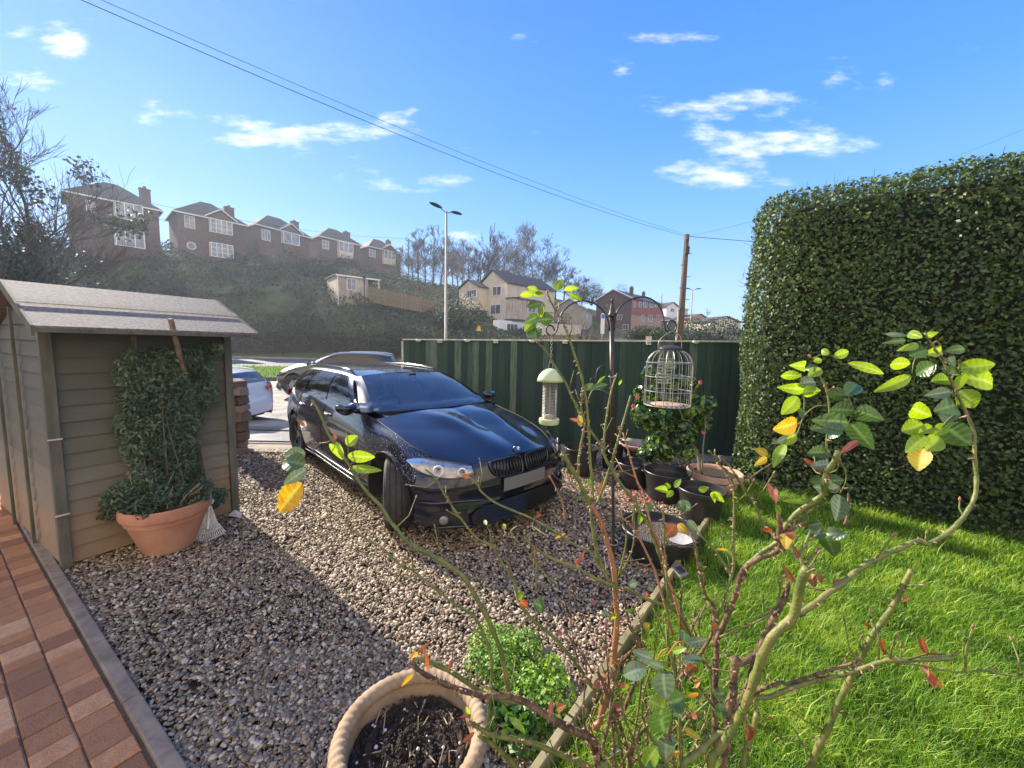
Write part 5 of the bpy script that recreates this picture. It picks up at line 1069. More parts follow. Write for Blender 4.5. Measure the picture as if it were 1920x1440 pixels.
    # grille, plate, lower intakes
    def loop(pts, o): return [tf(nose(y, z, o)) for y, z in pts]
    for s_ in (1, -1):
        if detail: kp = [(.025, .69), (.05, .715), (.2, .722), (.33, .712), (.365, .69), (.355, .64), (.31, .595), (.2, .572), (.06, .575), (.028, .6)]
        else: kp = [(.0, .69), (.05, .70), (.2, .70), (.40, .69), (.42, .68), (.41, .66), (.38, .645), (.2, .64), (.06, .64), (.0, .64)]
        kp = [(y * s_, z) for y, z in kp]; cen = (sum(p[0] for p in kp) / 10, sum(p[1] for p in kp) / 10)
        m = MB(); pl_ = loop(kp, .004); m.add([tf(nose(*cen, .0))] + pl_, [(0, i + 1, (i + 1) % 10 + 1) for i in range(10)]); g0 = m.build('grille', 'matt_black', root)
        m = MB(); m.tube(crs(loop(kp + kp[:1], .012), 3), .010, 6); m.build('grille_frame', 'gloss_black', g0, smooth=True); m = MB()
        if detail:
            for k in range(9):
                y = (.055 + .034 * k) * s_; zt_ = .712 - abs(k - 4) * .001; zb_ = .583 + max(0, k - 5) * .010; m.tube([tf(nose(y, zt_, .008)), tf(nose(y, (zt_ + zb_) / 2, .016)), tf(nose(y, zb_, .008))], .0055, 5)
        else:
            for k in range(3): m.tube([tf(nose(y * s_, .655 + k * .016, .01)) for y in (.0, .2, .4)], .004, 4)
        m.build('slats', 'gloss_black', g0, smooth=True)
        ip = [(.57, .25), (.59, .345), (.70, .36), (.81, .345), (.85, .29), (.81, .235), (.66, .23)]; ip = [(y * s_, z) for y, z in ip]; cen = (.71 * s_, .285)
        m = MB(); m.add([tf(nose(*cen, .018))] + loop(ip, .014), [(0, i + 1, (i + 1) % 7 + 1) for i in range(7)]); fi = m.build('side_intake', 'matt_black', root)
        p = nose(.755 * s_, .285, .012); nn_ = Vector((.8, .55 * s_, 0)).normalized(); a_ = nn_.cross(Vector((0, 0, 1))).normalized(); m = MB()
        for i_, (rr_, dd) in enumerate(((.052, .0), (.05, .018), (.038, .03), (.0, .034))): pass
        Pn = [[tf(p + nn_ * dd + (a_ * math.cos(t) + Vector((0, 0, 1)) * math.sin(t)) * rr_) for t in [2 * math.pi * i / 18 for i in range(19)]] for rr_, dd in ((.038, 0), (.036, .010), (.022, .016), (.001, .018))]
        m.grid(Pn); m.build('fog_lamp', 'fog_glass', root, smooth=True)
        m = MB(); m.tube(crs([tf(nose(y * s_, z, .002)) for y, z in ((.40, .40), (.52, .415), (.66, .425), (.80, .415), (.88, .40))], 3), [.004] * 2 + [.013] * 9 + [.006] * 2, 6); m.build('bumper_crease', paint, root, smooth=True)
        m = MB(); m.tube([tf(nose(y * s_, z, .012)) for y, z in ((.46, .20), (.58, .215), (.72, .225), (.84, .205))], [.004, .014, .014, .006], 6); m.build('splitter', paint, root, smooth=True)
    ip = [(-.56, .225), (-.50, .345), (-.25, .375), (0, .38), (.25, .375), (.50, .345), (.56, .225), (.3, .205), (0, .2), (-.3, .205)]
    m = MB(); up_ = loop([(y, z) for y, z in ((-.56, .3), (-.50, .345), (-.38, .362), (-.25, .375), (-.12, .38), (0, .38), (.12, .38), (.25, .375), (.38, .362), (.50, .345), (.56, .3))], .022); dn_ = loop([(y, z) for y, z in ((-.54, .23), (-.50, .215), (-.38, .208), (-.25, .205), (-.12, .2), (0, .2), (.12, .2), (.25, .205), (.38, .208), (.50, .215), (.54, .23))], .022)
    m.grid([up_, dn_]); li = m.build('lower_intake', 'matt_black', root)
    m = MB()
    for k in range(9): m.tube([tf(nose(y, .215 + k * .018, .026)) for y in (-.5, -.3, -.1, 0, .1, .3, .5)], .003, 4)
    m.build('mesh', 'gloss_black', li)
    m = MB(); yy_ = [-.262, -.13, 0, .13, .262]; f_ = lambda y, z, o: tf(Vector((nose(0, .52, 0).x + .022 + o - .12 * y * y, y, z)))
    m.grid([[f_(y, z, 0) for y in yy_] for z in (.455, .568)]); pl = m.build('number_plate', 'plate_grey', root, solid=.008)
    if detail:
        p = Vector((.775, 0, .764)); nn_ = Vector((.62, 0, .78)); a_ = Vector((0, 1, 0)); b2 = nn_.cross(a_)
        def disc(r0, r1, o, a0=0, a1=2 * math.pi, n=24): return [[p + nn_ * o + (a_ * math.cos(t) + b2 * math.sin(t)) * r_ for t in [a0 + (a1 - a0) * i / n for i in range(n + 1)]] for r_ in (r0, r1)]
        m = MB(); m.grid(disc(.026, .041, .007)); m.grid(disc(.041, .043, .007)); bd_ = m.build('badge', 'gloss_black', root, solid=.006)
        m = MB(); m.tube([p + nn_ * .008 + (a_ * math.cos(t) + b2 * math.sin(t)) * .0415 for t in [2 * math.pi * i / 24 for i in range(25)]], .002, 5); m.tube([p + nn_ * .008 + (a_ * math.cos(t) + b2 * math.sin(t)) * .0265 for t in [2 * math.pi * i / 24 for i in range(25)]], .0015, 5); m.build('ring', 'chrome', bd_)
        for q in range(4): m = MB(); m.grid(disc(.0005, .026, .0075, q * math.pi / 2, (q + 1) * math.pi / 2, 8)); m.build('quarter', 'badge_blue' if q % 2 else 'badge_white', bd_)
    # cabin
    m = MB(); m.box(tf((-1.95, 0, .62)), (2.9 * sc[0], 1.5 * sc[1], .3)); m.add([tf(p) for p in ((-.42, -.72, .945), (-.42, .72, .945), (-.95, .70, .955), (-.95, -.70, .955), (-.98, -.7, .7), (-.98, .7, .7))], [(0, 1, 2, 3), (3, 2, 5, 4)]); m.build('interior', 'trim_dark', root)
    for yv in (-.37, .37):
        m = MB(); P = []
        for (x, z, w_, th) in ((-1.35, .66, .26, .10), (-1.78, .68, .26, .12), (-1.90, .9, .25, .10), (-1.98, 1.1, .21, .07), (-2.0, 1.16, .12, .05), (-2.0, 1.24, .13, .05), (-2.01, 1.31, .10, .03)):
            P.append([tf((x + th * math.cos(a), yv + w_ * math.sin(a), z + (th * math.cos(a) * .3))) for a in [2 * math.pi * k / 14 for k in range(15)]])
        m.grid(P); m.build('seat', 'seat_leather', root, smooth=True)
    m = MB(); c = Vector((-1.18, -.37, .93)); nn_ = Vector((-.85, 0, .5)).normalized(); a_ = Vector((0, 1, 0)); b2 = nn_.cross(a_)
    m.tube([tf(c + (a_ * math.cos(t) + b2 * math.sin(t)) * .185) for t in [2 * math.pi * i / 24 for i in range(25)]], .015, 6); m.tube([tf(c + a_ * .18), tf(c), tf(c - a_ * .18)], .02, 6); m.build('steering_wheel', 'gloss_black', root, smooth=True)
    m = MB(); m.box(tf((-1.27, 0, 1.33)), (.03, .22, .06)); m.box(tf((-1.2, 0, 1.37)), (.08, .1, .05)); m.build('interior_mirror', 'trim_dark', root)
    return root, SG, NG
car, SG, NG = build_car('estate_car', 'navy blue estate car parked on the gravel drive, front wheels turned', 'car', (-.47, 4.043, 0), -.808, 'navy_paint', steer=-.50)
# wipers, washer jets and rain drops on the estate car
m = MB(); m.tube([(-.36, .10, .985), (-.50, .45, 1.035), (-.62, .70, 1.02)], .008, 5); m.tube([(-.36, -.35, .988), (-.44, 0, 1.03), (-.50, .2, 1.045)], .008, 5); m.build('wipers', 'gloss_black', car)
r = np.random.default_rng(3); ico = np.array([(0, 0, 1), (1, 0, 0), (0, 1, 0), (-1, 0, 0), (0, -1, 0), (.7, .7, .5), (-.7, .7, .5), (-.7, -.7, .5), (.7, -.7, .5)]); tri = np.array([(0, 5, 6), (0, 6, 7), (0, 7, 8), (0, 8, 5), (1, 2, 5), (2, 3, 6), (3, 4, 7), (4, 1, 8), (1, 5, 8), (2, 6, 5), (3, 7, 6), (4, 8, 7)])
Vd, Fd, k = [], [], 0; ni, nj = len(SG), len(SG[0])
for _ in range(800):
    i = int(r.integers(int(ni * .52), ni - 1)); j = int(min(nj - 2, abs(r.normal(0, .2)) * nj)); p = SG[i][j].lerp(SG[i + 1][j + 1], r.random())
    if r.random() < .35 and p.x < -.6: continue
    n = nrm_of(SG, i, j); n = n if n.y > 0 else -n; p = Vector((p.x, -p.y, p.z)); n = Vector((n.x, -n.y, n.z)); a_ = n.orthogonal().normalized(); b2 = n.cross(a_); s_ = .0019 * math.exp(r.normal(0, .45))
    Vd.append(np.array([p + a_ * (v[0] * s_) + b2 * (v[1] * s_) + n * (v[2] * s_ * .6) for v in ico])); Fd.append(tri + k); k += 9
o = np_mesh('raindrops', np.concatenate(Vd), np.concatenate(Fd), 'droplet', car, smooth=True); o['kind'] = 'stuff'
build_car('hatchback', 'silver brown hatchback passing on the side road behind the estate car', 'car', (-7.6, 14.0, -.20), R(180 + 6), 'silver_brown_paint', sc=(.89, .97, 1.12), detail=False, rimm='rim_silver', rails='chrome')
build_car('parked_car', 'pale silver car parked behind the shed, only its tail showing', 'car', (-9.3, 8.6, -.24), R(180), 'white_silver_paint', sc=(.92, .96, .95), detail=False, rimm='rim_silver', rails='white_silver_paint')
# ------------------------------------------------------------------ garden things
pm('terracotta', (.42, .19, .11), (.55, .28, .17), scale=5, rough=.85, bump=.3, bscale=60, bdist=.002)
pm('terracotta_pale', (.40, .24, .17), (.52, .34, .25), scale=6, rough=.9)
pm('black_plastic', (.014, .014, .015), (.03, .03, .03), scale=12, rough=.42, bump=.15, bscale=40, bdist=.002)
pm('rope_stone', (.27, .18, .10), (.40, .29, .18), c3=(.48, .37, .25), scale=9, rough=.85, bump=.5, bscale=90, bdist=.003)
pm('fresh_leaf', (.05, .13, .02), (.14, .28, .035), c3=(.30, .46, .07), scale=6, attr=True, rough=.45, trans=.35)
pm('climber_leaf', (.055, .095, .05), (.16, .22, .12), c3=(.26, .33, .19), scale=5, attr=True, rough=.5, trans=.25)
pm('camellia_leaf', (.018, .05, .012), (.06, .13, .02), c3=(.20, .32, .05), scale=5, attr=True, rough=.22, trans=.22, spec=.7)
pm('petal_red', (.42, .06, .07), (.6, .2, .2), scale=30, rough=.6, trans=.3)
pm('petal_white', (.7, .65, .6), rough=.6); pm('dry_stem', (.30, .22, .13), (.46, .36, .22), scale=20, rough=.8)
pm('cane_wood', (.09, .05, .035), (.17, .11, .075), scale=20, rough=.6)
pm('feeder_green', (.42, .52, .26), (.55, .62, .36), scale=18, rough=.4); pm('wire_metal', (.30, .28, .25), (.45, .43, .39), scale=40, rough=.4, metal=.6)
pm('pole_brown', (.035, .024, .02), (.07, .05, .04), scale=30, rough=.4, metal=.3); pm('seed', (.42, .33, .22), (.6, .5, .36), scale=120, rough=.8); pm('rake_metal', (.5, .49, .45), (.66, .64, .6), scale=30, rough=.5, metal=.1)
pm('leaf_litter', (.12, .07, .035), (.28, .17, .09), scale=60, rough=.8)
pm('saucer_plastic', (.34, .33, .30), (.45, .43, .38), scale=20, rough=.6)
pm('white_stone', (.6, .58, .53), rough=.6)

# big terracotta pot with its plant
c = G(312, 1022); c = Vector((-2.80, 3.02, 0)); pr = [(.001, .0), (.15, 0), (.165, .01), (.21, .13), (.247, .25), (.25, .262), (.262, .265), (.266, .275), (.262, .31), (.285, .312), (.292, .33), (.288, .395), (.278, .40), (.262, .395), (.25, .36), (.001, .35)]
t = thing('terracotta_pot', tuple(c), 'big terracotta pot overflowing with foliage against the shed wall', 'plant pot'); MB().lathe(pr, c, 40).build('pot', 'terracotta', t, smooth=True, angle=35); MB().lathe([(.001, .352), (.252, .352)], c, 20).build('soil', 'soil', t)
def leafpatch(name, mat, par, C, Nn, size, seed, jitter=.8, aspect=.45, down=.3, lo=.1, hi=.75):
    r = np.random.default_rng(seed); V, Fc = leaf_mesh(C, Nn, size, rng=r, jitter=jitter, aspect=aspect, down=down); n = len(C)
    v = np.clip(r.uniform(lo, hi, n) + .15 * vnoise(C, 9, seed), 0, 1); return np_mesh(name, V, Fc, mat, par, var=np.repeat(v, 5))
def blob_pts(blobs, n, seed, hollow=.35, flat=None):
    r = np.random.default_rng(seed); B = np.array(blobs, float); wv = B[:, 3:6].prod(1) ** .7; k = r.choice(len(B), n, p=wv / wv.sum()); u = r.normal(size=(n, 3)); u /= np.linalg.norm(u, axis=1)[:, None]
    return B[k, :3] + u * (r.uniform(hollow, 1, n) ** .6)[:, None] * B[k, 3:6], u
t = thing('climbing_plant', tuple(c + Vector((-.1, .1, .36))), 'leafy green climber spreading up the shed wall out of the terracotta pot', 'climbing plant'); bl = []
for (px, py, rx, rz_) in [(240, 700, .08, .14), (242, 800, .08, .16), (278, 800, .12, .16), (325, 800, .12, .16), (275, 720, .12, .12), (325, 715, .12, .12), (375, 690, .12, .08), (360, 790, .08, .12), (350, 880, .1, .1), (255, 690, .10, .16), (300, 680, .14, .14), (350, 675, .14, .12), (395, 655, .12, .07), (250, 760, .10, .2), (300, 760, .15, .18), (345, 750, .14, .16), (385, 730, .10, .10), (395, 755, .06, .05), (255, 840, .10, .16), (300, 840, .15, .16), (345, 840, .13, .16), (270, 910, .14, .14), (320, 920, .16, .14), (365, 920, .13, .12), (235, 925, .09, .10), (400, 935, .10, .08), (320, 870, .12, .1)]:
    p = wallpt(px, py, .11 if py < 880 else .2); bl.append((p.x, p.y, p.z, rx * 1.0, .10 + .05 * (py > 880), rz_ * 1.1))
C, u = blob_pts(bl, 24000, 51, .1); leafpatch('foliage', 'climber_leaf', t, C, u * .4 + np.array([.6, -.75, .2]), .042, 52, aspect=.34, jitter=.8, down=.6, lo=.05, hi=.7)
m = MB(); rr = random.Random(12)
for i in range(9):
    a = c + Vector((rr.uniform(-.18, .18), rr.uniform(-.1, .1), .36)); e = wallpt(rr.uniform(240, 400), rr.uniform(640, 850), .08); q = a.lerp(e, .5) + Vector((rr.uniform(-.06, .06), -.05, rr.uniform(-.05, .05))); m.tube(crs([a, q, e], 6), .003, 4)
m.build('stems', 'cane_wood', t)
t = thing('trailing_plant', tuple(c + Vector((0, 0, .38))), 'dark trailing foliage and dry stalks spilling over the terracotta pot rim', 'plant'); bl = []
for (dx, dy, dz, r_) in [(-.33, -.02, .40, .16), (-.2, -.14, .45, .15), (-.02, -.18, .44, .14), (.1, -.1, .46, .15), (.22, .02, .42, .12), (-.45, .0, .3, .12), (-.5, .02, .2, .09), (-.3, -.15, .33, .08), (.05, -.24, .38, .07)]: bl.append((c.x + dx, c.y + dy, dz + .02, r_, r_, r_ * .7))
C, u = blob_pts(bl, 3600, 53, .3); leafpatch('foliage', 'climber_leaf', t, C, u + np.array([0, 0, .4]), .036, 54, jitter=.9, aspect=.5, lo=0, hi=.55)
m = MB()
for i in range(34):
    a = c + Vector((rr.uniform(-.3, .25), rr.uniform(-.2, .05), .40)); d = Vector((rr.gauss(0, .5), rr.gauss(-.2, .3), rr.uniform(.35, 1))).normalized(); L_ = rr.uniform(.12, .3); m.tube([a, a + d * L_ * .5, a + d * L_ + Vector((rr.gauss(0, .02), 0, -.01))], [.0032, .003, .002], 4)
m.build('dry_stalks', 'dry_stem', t)
# spring-tine rake head leaning by the pot
t = thing('garden_rake', tuple(G(395, 1010)), 'metal spring tine rake leaning head down beside the terracotta pot', 'rake'); a0 = D(392, 944, 3.30); m = MB(); b0 = D(388, 1012, 3.22); mid = D(391, 985, 3.25)
for i in range(17):
    x = (i - 8) / 8; e = D(392 + x * 31, 1012 - abs(x) * 9 - x * 6, 3.22); k = D(392 + x * 15, 978, 3.26); m.tube([a0 + Vector((x * .012, 0, 0)), k, e, e + Vector((0, -.025, -.006))], .0034, 4)
m.build('tines', 'rake_metal', t); m = MB(); m.tube(crs([D(372, 1001, 3.22), D(392, 999, 3.21), D(415, 988, 3.22)], 4), .005, 5); m.build('brace', 'rake_metal', t)
m = MB(); m.tube([D(390, 992, 3.24), a0, D(399, 938, 3.34)], [.009, .012, .013], 8); m.tube([a0 + Vector((-.03, 0, 0)), a0 + Vector((.03, 0, .01))], .013, 6); m.build('socket', 'rake_metal', t)
p = G(440, 972); m = MB(); m.add([(p.x - .06, p.y - .02, .03), (p.x + .07, p.y - .03, .02), (p.x + .05, p.y + .05, .03), (p.x - .01, p.y + .02, .085), (p.x - .05, p.y + .05, .02)], [(0, 1, 3), (1, 2, 3), (2, 4, 3), (4, 0, 3), (0, 4, 2, 1)]); tag(m.build('white_stone', 'white_stone', None, bevel=.008), 'pale angular stone at the foot of the right shed post', 'stone')

# rope-rimmed pot, front
c = Vector((-.318, 1.19, 0)); RR, zt = .243, .395
t = thing('rope_rim_pot', tuple(c), 'large sandstone coloured pot with a twisted rope rim, full of dark soil', 'plant pot')
MB().lathe([(.001, 0), (.17, 0), (.18, .01), (.215, .18), (.232, .33), (.236, .37)], c, 48).build('pot', 'rope_stone', t, smooth=True); MB().lathe([(.225, .40), (.218, .385), (.212, .34), (.2, .3)], c, 48).build('inner_wall', 'rope_stone', t, smooth=True)
P = []; n, k = 288, 14
for i in range(n + 1):
    th = 2 * math.pi * i / n; row = []
    for j in range(k + 1):
        ph = 2 * math.pi * j / k; rr_ = .0245 * (1 + .17 * abs(math.sin(((ph + th * 26) * .5 * 2)) ) ); row.append((c.x + (RR - .008 + rr_ * math.cos(ph)) * math.cos(th), c.y + (RR - .008 + rr_ * math.cos(ph)) * math.sin(th), zt - .012 + rr_ * math.sin(ph)))
    P.append(row)
MB().grid(P).build('rope_rim', 'rope_stone', t, smooth=True)
r = np.random.default_rng(61); P = []
for i in range(26):
    rad = .213 * i / 25; P.append([(c.x + rad * math.cos(a), c.y + rad * math.sin(a), .325 + .012 * math.sin(a * 3 + i) + float(r.normal(0, .004)) - .01 * (i > 23)) for a in [2 * math.pi * j / 60 for j in range(60)]]); P[-1].append(P[-1][0])
MB().grid(P).build('soil', 'soil', t)
m = MB(); rr = random.Random(14)
for i in range(620):
    a = rr.uniform(0, 6.28); q = .2 * math.sqrt(rr.random()); s_ = rr.uniform(.003, .009); m.box((c.x + q * math.cos(a), c.y + q * math.sin(a), .331 + rr.uniform(0, .008)), (s_, s_ * rr.uniform(.5, 1), s_ * .7), rz=rr.uniform(0, 3), rx=rr.uniform(-1, 1))
o = m.build('soil_crumbs', 'soil', t); o['kind'] = 'stuff'
m = MB()
for i in range(46):
    a = rr.uniform(0, 6.28); q = .19 * math.sqrt(rr.random()); p = Vector((c.x + q * math.cos(a), c.y + q * math.sin(a), .33)); up = rr.random() < .45; d = Vector((rr.gauss(0, .25), rr.gauss(0, .25), 1)).normalized() if up else Vector((math.cos(a * 3), math.sin(a * 3), .12)); m.tube([p - d * .01, p + d * rr.uniform(.02, .06)], [.003, .0018], 5)
o = m.build('cut_stalks', 'dry_stem', t); o['kind'] = 'stuff'
m = MB()
for i in range(16):
    a = rr.uniform(0, 6.28); q = .19 * math.sqrt(rr.random()); p = (c.x + q * math.cos(a), c.y + q * math.sin(a), .336); s_ = rr.uniform(.003, .007); m.lathe([(.0005, s_), (s_ * .8, s_ * .5), (s_, 0), (s_ * .7, -s_ * .6)], p, 7)
o = m.build('white_pebbles', 'white_stone', t, smooth=True); o['kind'] = 'stuff'

# ground-cover plant by the edging
def mound(name, label, blobs, n, size, seed, mat='fresh_leaf', lo=.3, hi=.95, asp=.7, jit=.6):
    t = thing(name, (blobs[0][0], blobs[0][1], 0), label, 'plant'); C, u = blob_pts(blobs, n, seed, .75); k = C[:, 2] > .02; C, u = C[k], u[k]; leafpatch('foliage', mat, t, C, u + np.array([0, 0, .5]), size, seed + 1, jitter=jit, aspect=asp, down=0, lo=lo, hi=hi)
    m = MB(); rr = random.Random(seed)
    for i in range(40):
        b_ = rr.choice(blobs); a = rr.uniform(0, 6.28); m.tube([(b_[0] + math.cos(a) * .3 * b_[3], b_[1] + math.sin(a) * .3 * b_[4], .01), (b_[0] + math.cos(a) * .8 * b_[3], b_[1] + math.sin(a) * .8 * b_[4], b_[2] + b_[5] * .3)], .002, 4)
    m.build('stems', 'cane_wood', t); return t
g1, g2, g3 = G(945, 1205, .08), G(1010, 1262, .1), G(985, 1340, .08)
mound('ground_cover', 'dense round mound of small bright green leaves beside the rope rimmed pot', [(g1.x + math.cos(k * 2.4) * .035 * k ** .5 * 1.2, g1.y - .04 + math.sin(k * 2.4) * .035 * k ** .5 * 1.1, .03 + .02 * math.sin(k), .085, .08, .10 + .02 * math.cos(k * 3)) for k in range(17)], 9000, .016, 71)
mound('leafy_plant', 'pale yellow green leafy plant against the edging board, right of the round mound', [(g2.x - .03 + math.cos(k * 2.4 + 1) * .042 * k ** .5, g2.y - .04 + math.sin(k * 2.4 + 1) * .04 * k ** .5, .02 + .025 * math.sin(k * 2), .075, .07, .08 + .03 * math.cos(k * 2)) for k in range(16)], 4200, .024, 73, lo=.5, hi=1, jit=.9)
mound('trailing_weed', 'low broad leaved weed in the gap between the rope rimmed pot and the board', [(g3.x - .03 + .07 * math.cos(k), g3.y + .07 * math.sin(k), .02, .09, .08, .10) for k in range(6)], 520, .045, 75, lo=.2, hi=.6, jit=.8)

# black pots along the fence
def black_pot(px, yb, wpx, yr, label, fill=None, handles=False, tubz=False):
    b0 = G(px, yb); Z = (b0 - CAM).dot(cF); rad = wpx / F_PX * Z / 2; b0 = G(px, yb) + Vector((0, rad * .55, 0)); Zr = (b0 - CAM).dot(cF); h = CAM_H - (yr - hor(px)) / F_PX * Zr; rad = wpx / F_PX * Zr / 2
    h = max(.2, h); t = thing('black_pot', tuple(b0), label, 'plant pot', 'black plastic pots by the fence'); rb = rad * .76
    pr = [(.001, 0), (rb, 0), (rb + .006, .01)]
    for i in range(1, 8): z = h * i / 9; pr += [(rb + (rad * .94 - rb) * i / 9, z), (rb + (rad * .94 - rb) * i / 9 + .002, z + .006)]
    pr += [(rad * .94, h - .045), (rad * .985, h - .04), (rad, h - .01), (rad * 1.005, h), (rad * .985, h + .006), (rad * .95, h), (rad * .93, h - .05), (rb * .97, .06 if fill is None else h - .08), (.001, .06 if fill is None else h - .08)]
    MB().lathe(pr, b0, 40).build('pot', 'black_plastic', t, smooth=True, angle=40)
    if fill: MB().lathe([(.001, h - .06), (rad * .93, h - .062)], b0, 30).build('soil', fill, t)
    if handles:
        for s_ in (-1, 1): m = MB(); m.tube([b0 + Vector((s_ * rad, -.03, h - .01)), b0 + Vector((s_ * (rad + .035), 0, h - .0)), b0 + Vector((s_ * rad, .03, h - .01))], .008, 6); m.build('handle', 'black_plastic', t, smooth=True)
    return t, b0, rad, h
black_pot(1091, 893, 64, 836, 'black pot nearest the car, left of the feeder pole')
black_pot(1150, 880, 44, 826, 'tall narrow black pot right behind the feeder pole')
black_pot(1192, 917, 62, 864, 'black bucket with handles under the terracotta bowl', handles=True)
_, bp, br_, bh = black_pot(1200, 885, 52, 842, 'black pot carrying the wide terracotta bowl')
black_pot(1257, 944, 83, 880, 'widest empty black pot in front of the camellia', handles=True)
black_pot(1323, 984, 84, 912, 'black pot at the corner next to the far edging board')
tb = black_pot(1246, 1062, 138, 984, 'large low black tub of gravel beside the edging board', fill='gravel_base')
_, b7, r7, h7 = tb
m = MB(); p = D(1278, 985, 2.98); m.lathe([(.001, 0), (.07, .0), (.095, .018), (.098, .022), (.09, .02), (.06, .006), (.001, .005)], Vector((p.x, p.y, h7 - .02)), 24); tag(m.build('saucer', 'saucer_plastic', None, smooth=True), 'pale saucer lying in the black gravel tub', 'saucer')
zb = CAM_H - (835 - hor(1195)) / F_PX * ((bp - CAM).dot(cF)); t = thing('terracotta_bowl', (bp.x - .02, bp.y, bh), 'wide shallow terracotta bowl standing on a black pot', 'bowl')
MB().lathe([(.001, bh + .008), (.15, bh + .008), (.17, bh + .02), (.20, bh + .07), (.252, bh + .075), (.256, bh + .10), (.24, bh + .105), (.21, bh + .07), (.15, bh + .04), (.001, bh + .035)], Vector((bp.x - .02, bp.y, 0)), 36).build('bowl', 'terracotta_pale', t, smooth=True, angle=35)
m = MB(); p = Vector((bp.x - .14, bp.y + .05, bh + .13)); m.grid([[(p.x + .09 * math.cos(a) * q, p.y + .06 * math.sin(a) * q, p.z + .03 * (1 - q * q)) for a in [2 * math.pi * i / 14 for i in range(15)]] for q in (.01, .5, .8, 1)]); tag(m.build('slate_piece', 'feeder_green', None, smooth=True), 'pale green lump lying on the edge of the terracotta bowl', 'stone')
# camellia in a terracotta planter
c = D(1338, 905, 4.75); c = Vector((c.x, c.y, 0)); t = thing('terracotta_planter', tuple(c), 'shallow terracotta planter holding the camellia by the fence', 'plant pot')
MB().lathe([(.001, 0), (.24, 0), (.27, .14), (.30, .15), (.315, .17), (.315, .23), (.30, .235), (.275, .22), (.26, .18), (.001, .17)], c, 36).build('planter', 'terracotta_pale', t, smooth=True, angle=35); MB().lathe([(.001, .19), (.262, .19)], c, 20).build('soil', 'soil', t)
t = thing('camellia', (c.x, c.y, .18), 'glossy leaved camellia bush with a few pink and red flowers', 'shrub'); m = MB(); rr = random.Random(21); tips = []
for (pts, r0) in [([(1312, 890), (1308, 850), (1290, 820), (1275, 770), (1262, 730)], .02), ([(1308, 890), (1285, 865), (1262, 848), (1240, 800)], .014), ([(1316, 890), (1318, 840), (1322, 790), (1312, 740)], .012), ([(1302, 885), (1275, 858), (1245, 850), (1215, 830)], .01), ([(1290, 820), (1268, 805), (1230, 760), (1200, 740)], .011)]:
    P = crs([D(x, y, 4.75 + rr.uniform(-.1, .1)) for x, y in pts], 5); m.tube(P, [r0 * (1 - .6 * i / len(P)) for i in range(len(P))], 7)
m.build('branches', 'bark_pale', t, smooth=True); bl = []
for (px, py, rx, rz_) in [(1215, 745, .16, .15), (1200, 780, .12, .13), (1235, 790, .20, .16), (1230, 835, .17, .13), (1215, 850, .12, .09), (1270, 770, .2, .18), (1300, 760, .16, .16), (1280, 810, .18, .15), (1318, 790, .11, .14), (1265, 720, .14, .13), (1240, 715, .10, .12), (1295, 720, .08, .08), (1200, 735, .08, .08), (1255, 690, .08, .1), (1250, 850, .12, .1), (1325, 760, .1, .12), (1290, 850, .1, .08), (1215, 700, .08, .1)]: p = D(px, py, 4.8 + rr.uniform(-.15, .15)); bl.append((p.x, p.y, p.z, rx, rx, rz_))
C, u = blob_pts(bl, 4800, 81, .3); leafpatch('foliage', 'camellia_leaf', t, C, u + np.array([-.4, -.2, .3]), .082, 82, aspect=.55, jitter=.7, down=.3, lo=.1, hi=.95)
for (px, py) in [(1195, 745), (1187, 762), (1312, 717), (1318, 810)]:
    p = D(px, py, 4.45); m = MB()
    for k in range(7): a = k * .9; m.add([p, p + Vector((.026 * math.cos(a), -.012, .026 * math.sin(a) + .01)), p + Vector((.03 * math.cos(a + .45), -.02, .03 * math.sin(a + .45))), p + Vector((.02 * math.cos(a + .9), -.01, .02 * math.sin(a + .9)))], [(0, 1, 2, 3)])
    m.build('flower', 'petal_red', t)
r = np.random.default_rng(91); n = 150; pts = [G(x, y, .02) for x, y in zip(np.r_[r.normal(1180, 14, 60), r.normal(1215, 28, 40), r.uniform(1060, 1290, 50)], np.r_[r.normal(932, 7, 60), r.normal(938, 12, 40), r.uniform(890, 1200, 50)])]
C = np.array([tuple(p + Vector((0, 0, .015))) for p in pts]); V, Fc = leaf_mesh(C, np.tile([0, 0, 1.0], (n, 1)), .032, rng=r, jitter=.5, aspect=.8); tag(np_mesh('fallen_petals', V, Fc, 'petal_red'), 'red petals fallen on the gravel below the camellia', 'petals', kind='stuff')

r = np.random.default_rng(93); n = 170; C = []
for _ in range(n):
    p = G(r.uniform(420, 1250), 860 + 560 * r.random() ** 1.3, .02); C.append((p.x, p.y, .022))
C = np.array(C); C = C[inpoly(C, gpoly)]; V, Fc = leaf_mesh(C, np.tile([0, 0, 1.0], (len(C), 1)), .026, rng=r, jitter=.6, aspect=.6); tag(np_mesh('fallen_leaves', V, Fc, 'leaf_litter'), 'dry brown leaf litter scattered over the gravel', 'leaves', kind='stuff')
# small box light on the lawn
p = G(1272, 1092); t = thing('garden_light', tuple(p), 'small square metal garden light lying on the lawn edge', 'light'); q = p + Vector((0, 0, .075)); MB().box(q, (.10, .09, .055), rz=.5, rx=.35).build('housing', 'galv_steel', t, bevel=.006); MB().box(q + Vector((-.005, -.018, .035)), (.07, .055, .01), rz=.5, rx=.35).build('panel', 'lamp_dark', t, bevel=.002)
MB().box(q + Vector((.02, 0, -.06)), (.02, .02, .09), rz=.5).build('spike', 'black_plastic', t)

